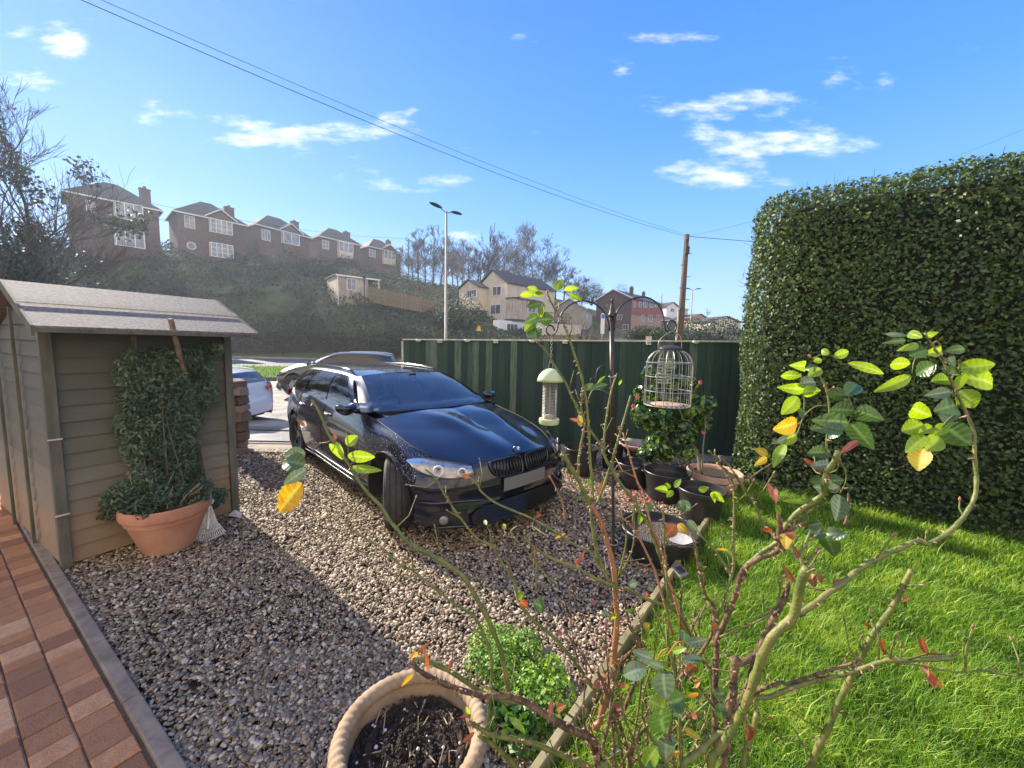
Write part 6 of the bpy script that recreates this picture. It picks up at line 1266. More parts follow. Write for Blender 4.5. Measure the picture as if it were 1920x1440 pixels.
# ------------------------------------------------------------------ bird feeding station
PZ = 2.05
def PX(L_, Z=PZ): return [D(x, y, Z) for x, y in L_]
base = Vector((.60, 1.96, -.05)); top = D(1147, 592, PZ); t = thing('feeder_pole', (base.x, base.y, 0), 'brown metal bird feeder pole with two arched arms and a finial', 'feeder pole')
MB().tube([base, base.lerp(top, .55), base.lerp(top, .62)], [.0085, .0085, .0085], 10).build('lower_pole', 'pole_brown', t, smooth=True); MB().tube([base.lerp(top, .60), top], [.0125, .0125], 12).build('upper_pole', 'pole_brown', t, smooth=True)
m = MB(); m.lathe([(.0185, 0), (.02, .006), (.0185, .014), (.015, .02), (.013, .04), (.008, .062), (.0055, .075), (.007, .08), (.0085, .086), (.006, .093), (.001, .096)], top - Vector((0, 0, .005)), 16); m.build('finial', 'black_metal', t, smooth=True)
la = PX([(1142, 620), (1140, 600), (1132, 584), (1118, 571), (1098, 564), (1078, 567), (1062, 577), (1052, 590), (1047, 605), (1045, 616), (1040, 626), (1032, 629), (1025, 623), (1025, 614), (1031, 610), (1037, 613), (1040, 620)])
ra = PX([(1152, 620), (1153, 600), (1158, 582), (1172, 567), (1190, 559), (1210, 557), (1228, 565), (1240, 580), (1244, 595), (1246, 610), (1250, 620), (1259, 624), (1267, 617), (1268, 607), (1261, 601), (1254, 604), (1251, 612)])
for a_ in (la, ra): MB().tube(crs(a_, 3), .0042, 6).build('arm', 'black_metal', t, smooth=True)
MB().tube(crs(PX([(1150, 735), (1147, 712), (1143, 694), (1133, 685), (1123, 690), (1118, 702), (1116, 722)]), 3), .0035, 6).build('hook', 'black_metal', t, smooth=True); MB().tube(crs(PX([(1113, 730), (1107, 722), (1107, 712), (1112, 708), (1116, 713)]), 3), .002, 6).build('hook', 'black_metal', t, smooth=True)
def ring(c, R_, r_, n=20, tilt=.3): return MB().tube([c + Vector((R_ * math.cos(a), R_ * math.sin(a) * 1, R_ * math.sin(a) * tilt)) for a in [2 * math.pi * i / n for i in range(n + 1)]], r_, 5)
for (y, R_) in ((835, .022), (1002, .024), (700, .018)): q = base.lerp(top, (1240 - y) / (1240 - 592) * 1.0); ring(q, R_, .002).build('clamp_ring', 'wire_metal', t, smooth=True)
# green nut feeder
fc = D(1031, 740, PZ); zf = lambda y: D(1031, y, PZ).z; t = thing('nut_feeder', (fc.x, fc.y, zf(797)), 'pale green domed nut feeder hanging from the left arm', 'bird feeder')
m = MB()
for i in range(9):
    y = 632 + i * 5.6; c = Vector((fc.x, fc.y, zf(y))); a0 = (i % 2) * math.pi / 2; m.tube([c + Vector((.005 * math.cos(a) * math.cos(a0), .005 * math.cos(a) * math.sin(a0), .0105 * math.sin(a))) for a in [2 * math.pi * k / 10 for k in range(11)]], .0014, 4)
m.tube([(fc.x - .012, fc.y, zf(690)), (fc.x - .006, fc.y, zf(676)), (fc.x + .006, fc.y, zf(676)), (fc.x + .012, fc.y, zf(690))], .0014, 4); m.build('chain', 'wire_metal', t)
cc = Vector((fc.x, fc.y, 0)); h0, h1 = zf(715), zf(690)
MB().lathe([(.001, h1), (.02, h1 - .004), (.042, h1 - .016), (.06, h1 - .036), (.068, h1 - .056), (.071, h0), (.067, h0), (.06, h0 + .01), (.001, h0 + .012)], cc, 32).build('hood', 'feeder_green', t, smooth=True)
m = MB(); z0_, z1_ = zf(786), zf(716)
for i in range(26): z = z0_ + (z1_ - z0_) * i / 25; m.tube([cc + Vector((.038 * math.cos(a), .038 * math.sin(a), z)) for a in [2 * math.pi * k / 24 for k in range(25)]], .0012, 4)
for k in range(16): a = 2 * math.pi * k / 16; m.tube([cc + Vector((.038 * math.cos(a), .038 * math.sin(a), z)) for z in (z0_, z1_)], .0011, 4)
m.build('mesh', 'wire_metal', t); MB().tube([cc + Vector((0, 0, z0_)), cc + Vector((0, 0, z1_))], .003, 6).build('rod', 'wire_metal', t); MB().lathe([(.001, z0_), (.034, z0_), (.033, z0_ + .018), (.001, z0_ + .022)], cc, 20).build('seed', 'seed', t, smooth=True)
MB().lathe([(.001, z0_ - .03), (.05, z0_ - .028), (.055, z0_ - .018), (.055, z0_), (.05, z0_ + .003), (.001, z0_ + .002)], cc, 32).build('base', 'feeder_green', t, smooth=True, angle=40)
# cage feeder
fc = D(1254, 700, PZ); zf = lambda y: D(1254, y, PZ).z; cc = Vector((fc.x, fc.y, 0)); t = thing('cage_feeder', (fc.x, fc.y, zf(760)), 'round wire cage feeder with a dark cap hanging from the right arm', 'bird feeder')
m = MB(); m.tube(crs([cc + Vector((-.066, 0, zf(655))), cc + Vector((-.062, 0, zf(640))), cc + Vector((-.03, 0, zf(628))), cc + Vector((.012, 0, zf(622))), cc + Vector((.05, 0, zf(632))), cc + Vector((.062, 0, zf(655)))], 4), .0018, 5); m.build('hanger', 'wire_metal', t, smooth=True)
zc = zf(652); MB().lathe([(.001, zc + .012), (.03, zc + .010), (.058, zc), (.064, zc - .006), (.06, zc - .008), (.001, zc - .01)], cc, 28).build('cap', 'pole_brown', t, smooth=True)
m = MB(); Zt, Zs, Zb = zf(657), zf(680), zf(760); Rc = .117
for k in range(18):
    a = 2 * math.pi * k / 18; e = Vector((math.cos(a), math.sin(a), 0)); m.tube(crs([cc + e * .058 + Vector((0, 0, Zt)), cc + e * .088 + Vector((0, 0, Zt - .018)), cc + e * (Rc - .004) + Vector((0, 0, Zs)), cc + e * Rc + Vector((0, 0, (Zs + Zb) / 2)), cc + e * Rc + Vector((0, 0, Zb))], 3), .0019, 4)
for z in (Zs, zf(706), zf(733), Zb): m.tube([cc + Vector((Rc * 1.01 * math.cos(a), Rc * 1.01 * math.sin(a), z)) for a in [2 * math.pi * k / 36 for k in range(37)]], .0022, 4)
for k in range(9): x = -.1 + k * .025; h = math.sqrt(max(0, Rc ** 2 - x * x)); m.tube([cc + Vector((x, -h, Zb)), cc + Vector((x, h, Zb))], .0015, 4)
m.build('cage', 'wire_metal', t); m = MB()
for k in range(9): z = Zs + .02 - k * .016; m.tube([cc + Vector((.034 * math.cos(a) - .02, .034 * math.sin(a), z)) for a in [2 * math.pi * q / 16 for q in range(17)]], .0013, 4)
for k in range(8): a = 2 * math.pi * k / 8; m.tube([cc + Vector((.034 * math.cos(a) - .02, .034 * math.sin(a), z)) for z in (zc, Zb + .03)], .0013, 4)
m.build('inner_mesh', 'wire_metal', t); MB().lathe([(.001, Zb + .010), (.07, Zb + .008), (.082, Zb + .004), (.082, Zb), (.001, Zb)], cc, 24).build('tray', 'terracotta_pale', t, smooth=True)
# ------------------------------------------------------------------ rose bushes in front
pm('rose_green', (.085, .12, .02), (.17, .18, .04), c3=(.25, .18, .08), scale=34, rough=.5, bump=.7, bscale=150, bdist=.003, split=(.38, .56))
pm('rose_brown', (.07, .04, .024), (.18, .105, .055), c3=(.26, .20, .10), scale=44, rough=.75, bump=1, bscale=120, bdist=.005, split=(.4, .56))
pm('rose_red_stem', (.30, .10, .06), (.33, .20, .08), c3=(.28, .26, .09), scale=9, rough=.5, bump=.2, bscale=120, bdist=.001)
pm('leaf_backlit', (.16, .30, .02), (.30, .44, .03), c3=(.42, .48, .05), scale=22, rough=.4, trans=.5, bump=.35, bscale=60, bdist=.002)  # backlight put into the colour as a brighter yellow-green
pm('leaf_dark', (.035, .085, .02), (.075, .155, .03), c3=(.10, .20, .04), scale=18, rough=.33, trans=.3, bump=.35, bscale=60, bdist=.002, spec=.6)
pm('leaf_grey', (.07, .12, .06), (.14, .20, .11), scale=18, rough=.3, trans=.25, bump=.35, bscale=60, bdist=.002, spec=.7)
pm('leaf_yellow', (.45, .20, .03), (.50, .40, .03), c3=(.34, .38, .04), scale=26, rough=.5, trans=.45, bump=.3, bscale=60, bdist=.002)
pm('leaf_red', (.20, .05, .02), (.34, .14, .05), c3=(.36, .24, .09), scale=30, rough=.5, trans=.35)
pm('bud_red', (.28, .05, .05), (.42, .16, .10), scale=30, rough=.45, trans=.25)
pm('thorn', (.16, .07, .045), (.34, .22, .12), scale=40, rough=.5)
LM = ['leaf_backlit', 'leaf_dark', 'leaf_grey', 'leaf_yellow', 'leaf_red', 'bud_red']
def add_veins(nm, vcol):
    t = MATS[nm].node_tree; rp_ = [n for n in t.nodes if n.type == 'VALTORGB'][0]; at = t.nodes.new('ShaderNodeAttribute'); at.attribute_name = 'vein'; mx_ = t.nodes.new('ShaderNodeMix'); mx_.data_type = 'RGBA'; mx_.inputs[7].default_value = (*vcol, 1)
    tg = [l.to_socket for l in rp_.outputs[0].links]; t.links.new(at.outputs['Fac'], mx_.inputs[0]); t.links.new(rp_.outputs[0], mx_.inputs[6])
    for s_ in tg: t.links.new(mx_.outputs[2], s_)
for nm, vc in (('leaf_backlit', (.42, .55, .12)), ('leaf_dark', (.16, .26, .09)), ('leaf_grey', (.24, .32, .2)), ('leaf_yellow', (.6, .55, .12)), ('leaf_red', (.4, .2, .1)), ('bud_red', (.5, .2, .12))): add_veins(nm, vc)
def stem(par, pts, Z0, Z1, w0, w1, mat='rose_green', th=.5, seed=0, n=4, bury=None):
    rr = random.Random(seed * 7 + 1); k = len(pts); P = []
    L_ = [0]
    for a, b in zip(pts[:-1], pts[1:]): L_.append(L_[-1] + math.hypot(a[0] - b[0], a[1] - b[1]))
    for (x, y), l in zip(pts, L_): P.append(D(x, y, Z0 + (Z1 - Z0) * l / L_[-1]))
    C = crs(P, n); m = MB(); N_ = len(C); rad = []
    for i in range(N_):
        t = i / (N_ - 1); Z = Z0 + (Z1 - Z0) * t; rad.append(.9 * (w0 + (w1 - w0) * t) / F_PX * Z / 2 * (1 + .10 * math.sin(i * 1.7 + seed)) * (1.14 if i % (n * 3) == 0 and 0 < i < N_ - 1 else 1))
    m.tube(C, rad, 9); m.m = 1
    tot = sum((a - b).length for a, b in zip(C[:-1], C[1:])); nt_ = int(tot / .028 * (th * 2.2 + .25))
    for _ in range(nt_):
        i = rr.randint(1, N_ - 2); d = (C[i + 1] - C[i - 1]).normalized(); s_ = d.orthogonal().normalized(); s_.rotate(Matrix.Rotation(rr.uniform(0, 6.28), 3, d)); r_ = rad[i]; L0 = rr.choice((.004, .006, .008, .011)); q = C[i].lerp(C[i + 1], rr.random())
        m.tube([q + s_ * r_ * .7, q + s_ * (r_ + L0 * .5) + d * .0005, q + s_ * (r_ + L0) - d * .002], [.0034, .0016, .0003], 5, cap=False)
    # short side shoots ending in a bud
    for _ in range(int(tot / .11 * (1 if w0 < 16 else .5) + rr.random()) if th > .05 and w0 > 3 else 0):
        i = rr.randint(1, N_ - 2); d = (C[i + 1] - C[i - 1]).normalized(); s_ = d.orthogonal().normalized(); s_.rotate(Matrix.Rotation(rr.uniform(0, 6.28), 3, d)); q = C[i]; L1 = rr.choice((.012, .02, .035, .06, .09)); v_ = (d * rr.uniform(.3, 1.1) * rr.choice((1, 1, -.3)) + s_ + Vector((0, 0, .35))).normalized()
        e1 = q + v_ * L1 * .5; e2 = q + (v_ + Vector((rr.gauss(0, .2), rr.gauss(0, .2), .25))).normalized() * L1; m.m = 0; m.tube([q, e1, e2], [.0022, .0016, .0012], 5); m.m = 1; dv = (e2 - e1).normalized(); m.tube([e2 - dv * .001, e2 + dv * .003, e2 + dv * .007, e2 + dv * .011], [.0013, .0026, .0020, .0004], 6)
    m2 = m; o = m2.build('stem', [mat, 'thorn'], par, smooth=True); return o
def leaf(par, bx, by, tx, ty, w_, kind, Z, seed, curl=None, name='leaf', into=None):
    rr = random.Random(seed * 13 + 5); a = D(bx, by, Z + rr.uniform(-.012, .012)); b = D(tx, ty, Z + rr.uniform(-.03, .03)); ax = b - a; L_ = ax.length; ax.normalize(); vd = ((a + b) / 2 - CAM).normalized()
    sd = ax.cross(vd).normalized(); nn_ = sd.cross(ax).normalized(); til = rr.uniform(-.45, .45); ww = w_ * 1.16 / F_PX * Z / 2 / max(.6, math.cos(til)); sd = (sd * math.cos(til) + nn_ * math.sin(til)).normalized(); nn_ = sd.cross(ax).normalized(); up = 1 if nn_.z > 0 else -1; nn_ = nn_ * up
    fold = rr.uniform(.1, .35); arch = rr.uniform(.02, .14) if curl is None else curl; N_ = 18; rows = []
    for i in range(N_ + 1):
        t = i / N_; wd = ww * (math.sin(math.pi * min(1, t ** .8 * .97 + .015)) ** .8) * (1 + (.055 if i % 2 else -.02)) if kind < 5 else ww * math.sin(math.pi * (t * .9 + .06)); c = a + ax * (L_ * t) + nn_ * (L_ * arch * math.sin(math.pi * t))
        rows.append([c + sd * (wd * s_) + nn_ * (abs(s_) * wd * fold + (.04 * ww * math.sin(i * 2.1) * (abs(s_) > .6))) for s_ in (-1, -.62, -.25, 0, .25, .62, 1)])
    if into is not None: into.m = kind; into.grid(rows); return
    m = MB(); m.grid(rows); o = m.build(name, LM[kind], par, smooth=True); va = o.data.attributes.new('vein', 'FLOAT', 'POINT'); va.data.foreach_set('value', np.array([(.95 if j == 3 else .42 if (i + abs(j - 3)) % 3 == 0 else 0) for i in range(N_ + 1) for j in range(7)], dtype=np.float32))
    return o
c1 = D(1185, 1470, 1.12); B1_ = thing('rose_bush', (c1.x, c1.y, 0), 'thorny rose bush of many thin bare stems rising round the feeder pole', 'rose bush')
c2 = D(1350, 1480, .82); B2_ = thing('rose_bush', (c2.x, c2.y, 0), 'nearer rose bush with thick green canes and leafy shoots in front of the lawn', 'rose bush')
S1 = [ # points, Z start, Z end, width start, end, material, thorns
 ([(953, 1303), (951, 1281), (940, 1225), (925, 1184), (908, 1147), (890, 1116), (869, 1081), (844, 1062), (819, 1047), (790, 1031), (765, 1017), (747, 995), (730, 975), (717, 952), (695, 930), (675, 905), (660, 880), (647, 860), (630, 835), (615, 812), (605, 787), (592, 760), (584, 750)], 1.0, 1.05, 11, 4.5, 'rose_green', .15),
 ([(1190, 1640), (1150, 1500), (1128, 1440), (1119, 1412), (1106, 1384), (1081, 1372), (1050, 1356), (1019, 1337), (984, 1316), (953, 1305), (912, 1305), (875, 1297), (837, 1283), (800, 1266), (778, 1250), (772, 1237)], 1.1, .88, 19, 8, 'rose_brown', .9),
 ([(990, 1320), (940, 1312), (897, 1294), (850, 1262), (815, 1245), (781, 1232)], 1.0, .98, 7, 11, 'rose_green', .2),
 ([(1190, 1660), (1150, 1455), (1106, 1437), (1075, 1425), (1037, 1409), (1000, 1394), (959, 1384), (925, 1380), (894, 1362), (878, 1353)], 1.08, .9, 12, 8, 'rose_green', .9),
 ([(1010, 1500), (966, 1437), (953, 1422), (928, 1400), (897, 1378)], 1.0, .93, 9, 8, 'rose_green', .2),
 ([(916, 1384), (916, 1337), (919, 1297), (922, 1250), (916, 1212), (903, 1181), (887, 1153), (850, 1131), (812, 1100), (795, 1087), (775, 1070), (752, 1060), (732, 1042), (712, 1025), (685, 1009), (662, 995), (652, 982), (665, 957), (680, 934)], .95, 1.02, 7, 3.2, 'rose_green', .25),
 ([(1185, 1520), (1150, 1340), (1131, 1319), (1106, 1281), (1078, 1241), (1037, 1194), (1003, 1166), (975, 1131), (963, 1085), (947, 1064), (934, 1043), (924, 1025), (901, 1014), (887, 1002), (870, 980), (855, 960), (842, 940), (832, 925), (815, 895), (797, 880)], 1.12, 1.22, 8, 3.5, 'rose_green', .3),
 ([(924, 1025), (919, 1000), (912, 984)], 1.2, 1.2, 3, 2, 'rose_green', .1),
 ([(1149, 1095), (1140, 1087), (1128, 1066), (1115, 1047), (1105, 1033), (1078, 1022), (1053, 1004), (1026, 989), (997, 972), (963, 958), (928, 942), (903, 922), (895, 908), (880, 895), (867, 890)], 1.15, 1.3, 5, 4, 'rose_green', .25),
 ([(1300, 1200), (1275, 1150), (1238, 1133), (1205, 1120), (1180, 1105), (1159, 1102), (1140, 1095), (1109, 1081), (1084, 1066), (1057, 1056), (1030, 1045), (997, 1022), (982, 1006)], 1.1, 1.18, 7, 6, 'rose_green', .3),
 ([(1190, 1700), (1116, 1400), (1125, 1353), (1137, 1300), (1147, 1259), (1152, 1219), (1157, 1160), (1155, 1131), (1153, 1100), (1151, 1068), (1145, 1039), (1136, 1010), (1126, 977), (1115, 958), (1107, 945)], 1.12, 1.18, 14, 10, 'rose_red_stem', .35),
 ([(1107, 945), (1097, 927), (1084, 900), (1061, 860), (1052, 852)], 1.18, 1.15, 10, 9, 'rose_green', .3),
 ([(1110, 940), (1111, 905), (1106, 860), (1104, 810), (1100, 760), (1096, 733), (1090, 704), (1079, 670), (1069, 639), (1060, 616), (1048, 591), (1035, 570), (1025, 547)], 1.18, 1.22, 7, 3.5, 'rose_green', .9),
 ([(1084, 895), (1085, 863), (1089, 836), (1094, 811), (1097, 792), (1090, 768), (1092, 740), (1100, 720)], 1.2, 1.2, 6, 3.5, 'rose_green', 1.4),
 ([(1300, 1210), (1266, 1141), (1250, 1094), (1243, 1059), (1231, 1024), (1214, 980), (1195, 953), (1189, 938), (1168, 913), (1154, 892), (1143, 874), (1131, 849), (1129, 837), (1108, 810), (1092, 785), (1083, 764), (1073, 745), (1060, 716), (1042, 689), (1025, 660), (1006, 641)], 1.1, 1.25, 9, 4, 'rose_green', .35),
 ([(1118, 945), (1127, 926), (1139, 890), (1152, 849), (1164, 807), (1172, 780), (1183, 741)], 1.18, 1.2, 6, 4.5, 'rose_green', .3),
 ([(1133, 852), (1133, 820), (1137, 785), (1142, 754), (1148, 727), (1157, 700)], 1.2, 1.22, 5, 3.5, 'rose_green', .3),
 ([(1142, 1089), (1132, 1068), (1122, 1043), (1115, 1016), (1111, 989), (1107, 954)], 1.16, 1.18, 8, 6, 'rose_green', .4),
 ([(1159, 1083), (1167, 1052), (1174, 1016), (1172, 989), (1159, 966)], 1.2, 1.2, 4, 3.5, 'rose_green', .6),
 ([(1160, 1083), (1181, 1042), (1189, 1009), (1189, 957), (1188, 930)], 1.2, 1.2, 3, 3, 'rose_green', .5),
 ([(1280, 1180), (1262, 1110), (1250, 1080), (1239, 1030), (1222, 988), (1206, 926), (1195, 903), (1185, 870), (1179, 849), (1168, 811)], 1.08, 1.22, 6, 3, 'rose_red_stem', .4),
 ([(1255, 1250), (1250, 1080), (1246, 1040), (1245, 988), (1243, 957)], 1.05, 1.1, 5, 4, 'rose_green', .6),
 ([(1262, 1190), (1231, 1080), (1222, 1057), (1202, 1015), (1185, 988), (1160, 965)], 1.08, 1.15, 5, 4, 'rose_red_stem', .3),
 ([(1250, 1300), (1330, 1200), (1336, 1137), (1325, 1119), (1312, 1081), (1304, 1026), (1295, 1001)], .95, .98, 7, 4, 'rose_brown', .9),
 ([(1372, 1084), (1368, 1074), (1352, 1049), (1337, 1028), (1308, 999)], .95, .98, 6, 5, 'rose_green', .3),
 ([(1170, 1330), (1201, 1250), (1201, 1207), (1182, 1177), (1174, 1140), (1168, 1100)], 1.1, 1.12, 8, 5, 'rose_brown', .4),
 ([(1195, 1560), (1182, 1440), (1176, 1407), (1162, 1359), (1143, 1311), (1131, 1285), (1120, 1257)], 1.05, 1.05, 9, 6, 'rose_brown', .6),
 ([(1215, 1520), (1201, 1432), (1189, 1390), (1172, 1348), (1158, 1290), (1150, 1250)], 1.02, 1.02, 7, 4, 'rose_green', .5),
 ([(1165, 1560), (1118, 1440), (1130, 1400), (1142, 1350), (1150, 1290), (1168, 1230)], .98, 1.0, 9, 5, 'rose_brown', .6),
 ([(1240, 1420), (1262, 1330), (1268, 1260), (1240, 1180), (1225, 1140)], 1.0, 1.05, 5, 3, 'rose_green', .4),
 ([(1056, 1170), (1070, 1200), (1090, 1226), (1112, 1262)], 1.12, 1.1, 3, 4, 'rose_brown', .3),
 ([(971, 985), (958, 1000), (985, 1030), (1005, 1055), (1030, 1085)], 1.25, 1.15, 3, 4, 'rose_green', .3),
 ([(1030, 892), (1044, 918), (1055, 945), (1060, 980)], 1.22, 1.2, 3, 3, 'rose_red_stem', .3), ([(1036, 888), (1048, 900), (1068, 908), (1084, 920)], 1.22, 1.2, 3, 3, 'rose_brown', .2),
 ([(1000, 1065), (1003, 1030), (998, 1022)], 1.15, 1.15, 3, 2.5, 'rose_red_stem', .3), ([(1005, 1108), (1006, 1060), (997, 1020)], 1.14, 1.16, 4, 3, 'rose_green', .4), ([(958, 1080), (955, 1040), (950, 1010), (946, 995)], 1.14, 1.16, 3.5, 2.5, 'rose_brown', .3),
 ([(1060, 980), (1045, 965), (1032, 962)], 1.2, 1.22, 3, 2, 'rose_brown', .2), ([(1090, 1290), (1085, 1250), (1075, 1200), (1070, 1160), (1068, 1100)], 1.1, 1.15, 5, 3, 'rose_brown', .4), ([(1095, 1170), (1080, 1130), (1071, 1100)], 1.1, 1.1, 3, 2.5, 'rose_brown', .3),
 ([(1100, 760), (1110, 733), (1125, 731), (1143, 738)], 1.2, 1.2, 2.5, 2, 'rose_green', 0), ([(1107, 943), (1075, 930), (1050, 920)], 1.18, 1.2, 3, 2.5, 'rose_green', .1),
]
rq = random.Random(99)
for i in range(16):
    x0 = rq.uniform(1095, 1290); x1 = x0 + rq.gauss(10, 60); y1 = rq.uniform(1090, 1330); xm_, ym_ = (x0 + x1) / 2 + rq.gauss(0, 22), (1500 + y1) / 2; Zq = rq.uniform(.95, 1.2)
    S1.append(([(x0, 1560), (x0 + rq.gauss(0, 8), 1460), (xm_, ym_), (x1 + rq.gauss(0, 10), y1 + 50), (x1, y1)], Zq, Zq + rq.uniform(-.1, .15), rq.uniform(4, 8), rq.uniform(2, 3.5), rq.choice(('rose_brown', 'rose_green', 'rose_brown')), .5))
for i, (pts, z0, z1, w0, w1, mt, th) in enumerate(S1): stem(B1_, pts, z0, z1, w0, w1, mt, th, i)
S2 = [
 ([(1320, 1700), (1330, 1450), (1349, 1405), (1370, 1371), (1389, 1340), (1403, 1307), (1416, 1269), (1432, 1223), (1453, 1188), (1484, 1160), (1494, 1131), (1502, 1089), (1513, 1064)], .84, .72, 15, 18, 'rose_green', .12),
 ([(1270, 1600), (1280, 1445), (1297, 1423), (1318, 1405), (1341, 1380), (1368, 1373)], .80, .80, 14, 13, 'rose_green', .1),
 ([(1498, 1152), (1523, 1135), (1550, 1114), (1580, 1093), (1607, 1070), (1632, 1054), (1665, 1037), (1694, 1025), (1719, 1014), (1736, 1020), (1747, 1017), (1771, 1003), (1796, 982), (1817, 954), (1828, 930), (1831, 899), (1828, 863), (1827, 832), (1826, 808), (1814, 780), (1799, 747), (1783, 713), (1768, 676), (1747, 646), (1734, 624)], .76, .86, 12, 4, 'rose_green', .3),
 ([(1360, 1700), (1355, 1440), (1362, 1400), (1364, 1348), (1366, 1323), (1374, 1307), (1376, 1265), (1380, 1232)], .86, .88, 20, 14, 'rose_brown', .5),
 ([(1374, 1245), (1397, 1240), (1418, 1227), (1432, 1202), (1445, 1171), (1457, 1148), (1469, 1127), (1477, 1102), (1476, 1092)], .88, .84, 14, 9, 'rose_brown', .5),
 ([(1372, 1335), (1387, 1317), (1403, 1275), (1412, 1245), (1430, 1215)], .9, .9, 9, 7, 'rose_brown', .5),
 ([(1340, 1400), (1341, 1340), (1341, 1286), (1343, 1244), (1343, 1202), (1341, 1162), (1337, 1137)], .93, .95, 12, 10, 'rose_brown', .6),
 ([(1343, 1210), (1346, 1195), (1367, 1147), (1380, 1112), (1388, 1081), (1396, 1066), (1423, 1047), (1448, 1039), (1461, 1029), (1465, 1012), (1473, 997), (1494, 987), (1513, 977)], .94, .84, 11, 8, 'rose_brown', .6),
 ([(1396, 1064), (1427, 1037), (1463, 1012), (1475, 985), (1500, 957), (1540, 930), (1547, 905), (1549, 890), (1565, 865), (1572, 846)], .9, .80, 9, 12, 'rose_green', .15),
 ([(1545, 905), (1546, 892), (1551, 865), (1550, 840), (1551, 815), (1555, 770), (1550, 732), (1540, 710), (1527, 690)], .84, .86, 5, 3.5, 'rose_green', .3),
 ([(1390, 1330), (1416, 1309), (1443, 1307), (1474, 1294), (1494, 1287), (1526, 1277), (1572, 1266), (1608, 1257), (1640, 1245), (1668, 1238), (1709, 1237), (1755, 1236), (1785, 1234)], .86, .74, 9, 9, 'rose_green', .5),
 ([(1385, 1320), (1422, 1296), (1464, 1280), (1480, 1282), (1526, 1266), (1572, 1252), (1599, 1243), (1612, 1236)], .88, .78, 7, 5, 'rose_brown', .9),
 ([(1668, 1240), (1695, 1244), (1727, 1248), (1755, 1254), (1800, 1261), (1837, 1257), (1878, 1264), (1920, 1270), (1990, 1285)], .8, .72, 3.5, 3.5, 'rose_green', .4),
 ([(1460, 1620), (1510, 1460), (1521, 1433), (1537, 1396), (1553, 1364), (1572, 1319), (1590, 1282), (1608, 1248), (1615, 1231), (1632, 1197), (1652, 1168), (1673, 1139), (1692, 1102), (1709, 1068)], .9, .8, 13, 10, 'rose_green', .12),
 ([(1385, 1600), (1393, 1440), (1401, 1400), (1412, 1369), (1420, 1338)], .9, .9, 10, 11, 'rose_green', .2),
 ([(1350, 1195), (1380, 1180), (1412, 1169), (1443, 1152), (1457, 1133), (1463, 1106), (1460, 1089)], .92, .9, 5, 4, 'rose_green', .3),
 ([(1285, 1600), (1274, 1407), (1274, 1348), (1266, 1302), (1264, 1257), (1257, 1223)], .85, .86, 6, 5, 'rose_green', .2),
 ([(1341, 1170), (1362, 1110), (1375, 1065), (1375, 1009), (1377, 947), (1375, 909)], .95, 1.0, 6, 5, 'rose_green', .8),
 ([(1375, 909), (1365, 885), (1352, 874), (1340, 858), (1329, 845)], 1.0, 1.0, 4, 5, 'rose_green', .5), ([(1427, 975), (1414, 945), (1400, 926), (1385, 901), (1368, 874), (1347, 855)], .98, 1.0, 5, 4, 'rose_green', .5), ([(1436, 990), (1427, 975), (1417, 950), (1406, 930), (1380, 889)], .96, .98, 5, 3.5, 'rose_green', .3), ([(1397, 906), (1415, 890), (1433, 878), (1447, 869)], .98, .98, 3, 3, 'rose_brown', .3),
 ([(1456, 1012), (1448, 1000), (1436, 988)], .86, .9, 8, 6, 'rose_brown', .4), ([(1460, 1015), (1461, 985), (1459, 965), (1456, 942)], .86, .86, 10, 5, 'rose_brown', .1),
 ([(1505, 1062), (1502, 1045), (1510, 1020), (1520, 995)], .8, .82, 6, 5, 'rose_green', .2), ([(1510, 1058), (1530, 1035), (1536, 1028)], .8, .82, 4, 4, 'rose_brown', .2), ([(1548, 1108), (1530, 1104), (1505, 1100)], .78, .8, 4, 3, 'rose_brown', .2),
 ([(1583, 985), (1588, 970), (1590, 950), (1591, 925)], .9, .9, 5, 4, 'rose_brown', .3), ([(1575, 865), (1586, 885), (1585, 905), (1575, 925)], .84, .86, 2.5, 2, 'rose_green', 0),
 ([(1342, 1260), (1310, 1235), (1285, 1225), (1262, 1222)], .92, .88, 4, 3.5, 'rose_brown', .3), ([(1342, 1330), (1320, 1300), (1300, 1270), (1285, 1255)], .92, .9, 5, 3.5, 'rose_brown', .3),
 # leaf stalks
 ([(1550, 760), (1530, 762), (1512, 775), (1503, 790), (1497, 808), (1490, 820)], .85, .85, 3, 2, 'rose_green', 0), ([(1507, 772), (1508, 748), (1505, 735), (1502, 700)], .85, .85, 2.5, 2, 'rose_green', 0), ([(1525, 672), (1540, 665), (1560, 668), (1575, 680), (1592, 684)], .86, .86, 2.5, 2, 'rose_green', 0),
 ([(1548, 735), (1562, 728), (1572, 735), (1590, 745), (1598, 766), (1590, 795), (1578, 806)], .85, .85, 2.5, 2, 'rose_green', 0), ([(1747, 646), (1757, 640), (1765, 655), (1755, 668)], .87, .87, 3, 2, 'rose_green', 0), ([(1755, 655), (1730, 660), (1715, 675), (1710, 700)], .87, .87, 2.5, 2, 'rose_green', 0), ([(1785, 735), (1795, 750), (1790, 775), (1775, 790), (1745, 830), (1737, 838)], .86, .86, 3.5, 2, 'rose_green', 0), ([(1783, 713), (1790, 695), (1780, 682)], .86, .86, 3, 2, 'rose_green', 0),
 ([(1262, 1245), (1235, 1240), (1212, 1252)], .86, .86, 3, 2, 'rose_green', 0), ([(1266, 1310), (1252, 1325), (1246, 1375), (1250, 1386)], .84, .84, 3, 2, 'rose_green', 0), ([(1250, 1230), (1270, 1205), (1285, 1205)], .86, .86, 3, 2, 'leaf_yellow', 0), ([(1254, 1215), (1240, 1222), (1232, 1240)], .86, .86, 3.5, 2.5, 'leaf_yellow', 0), ([(1275, 1410), (1262, 1415), (1250, 1430)], .82, .82, 6, 3, 'leaf_yellow', 0),
]
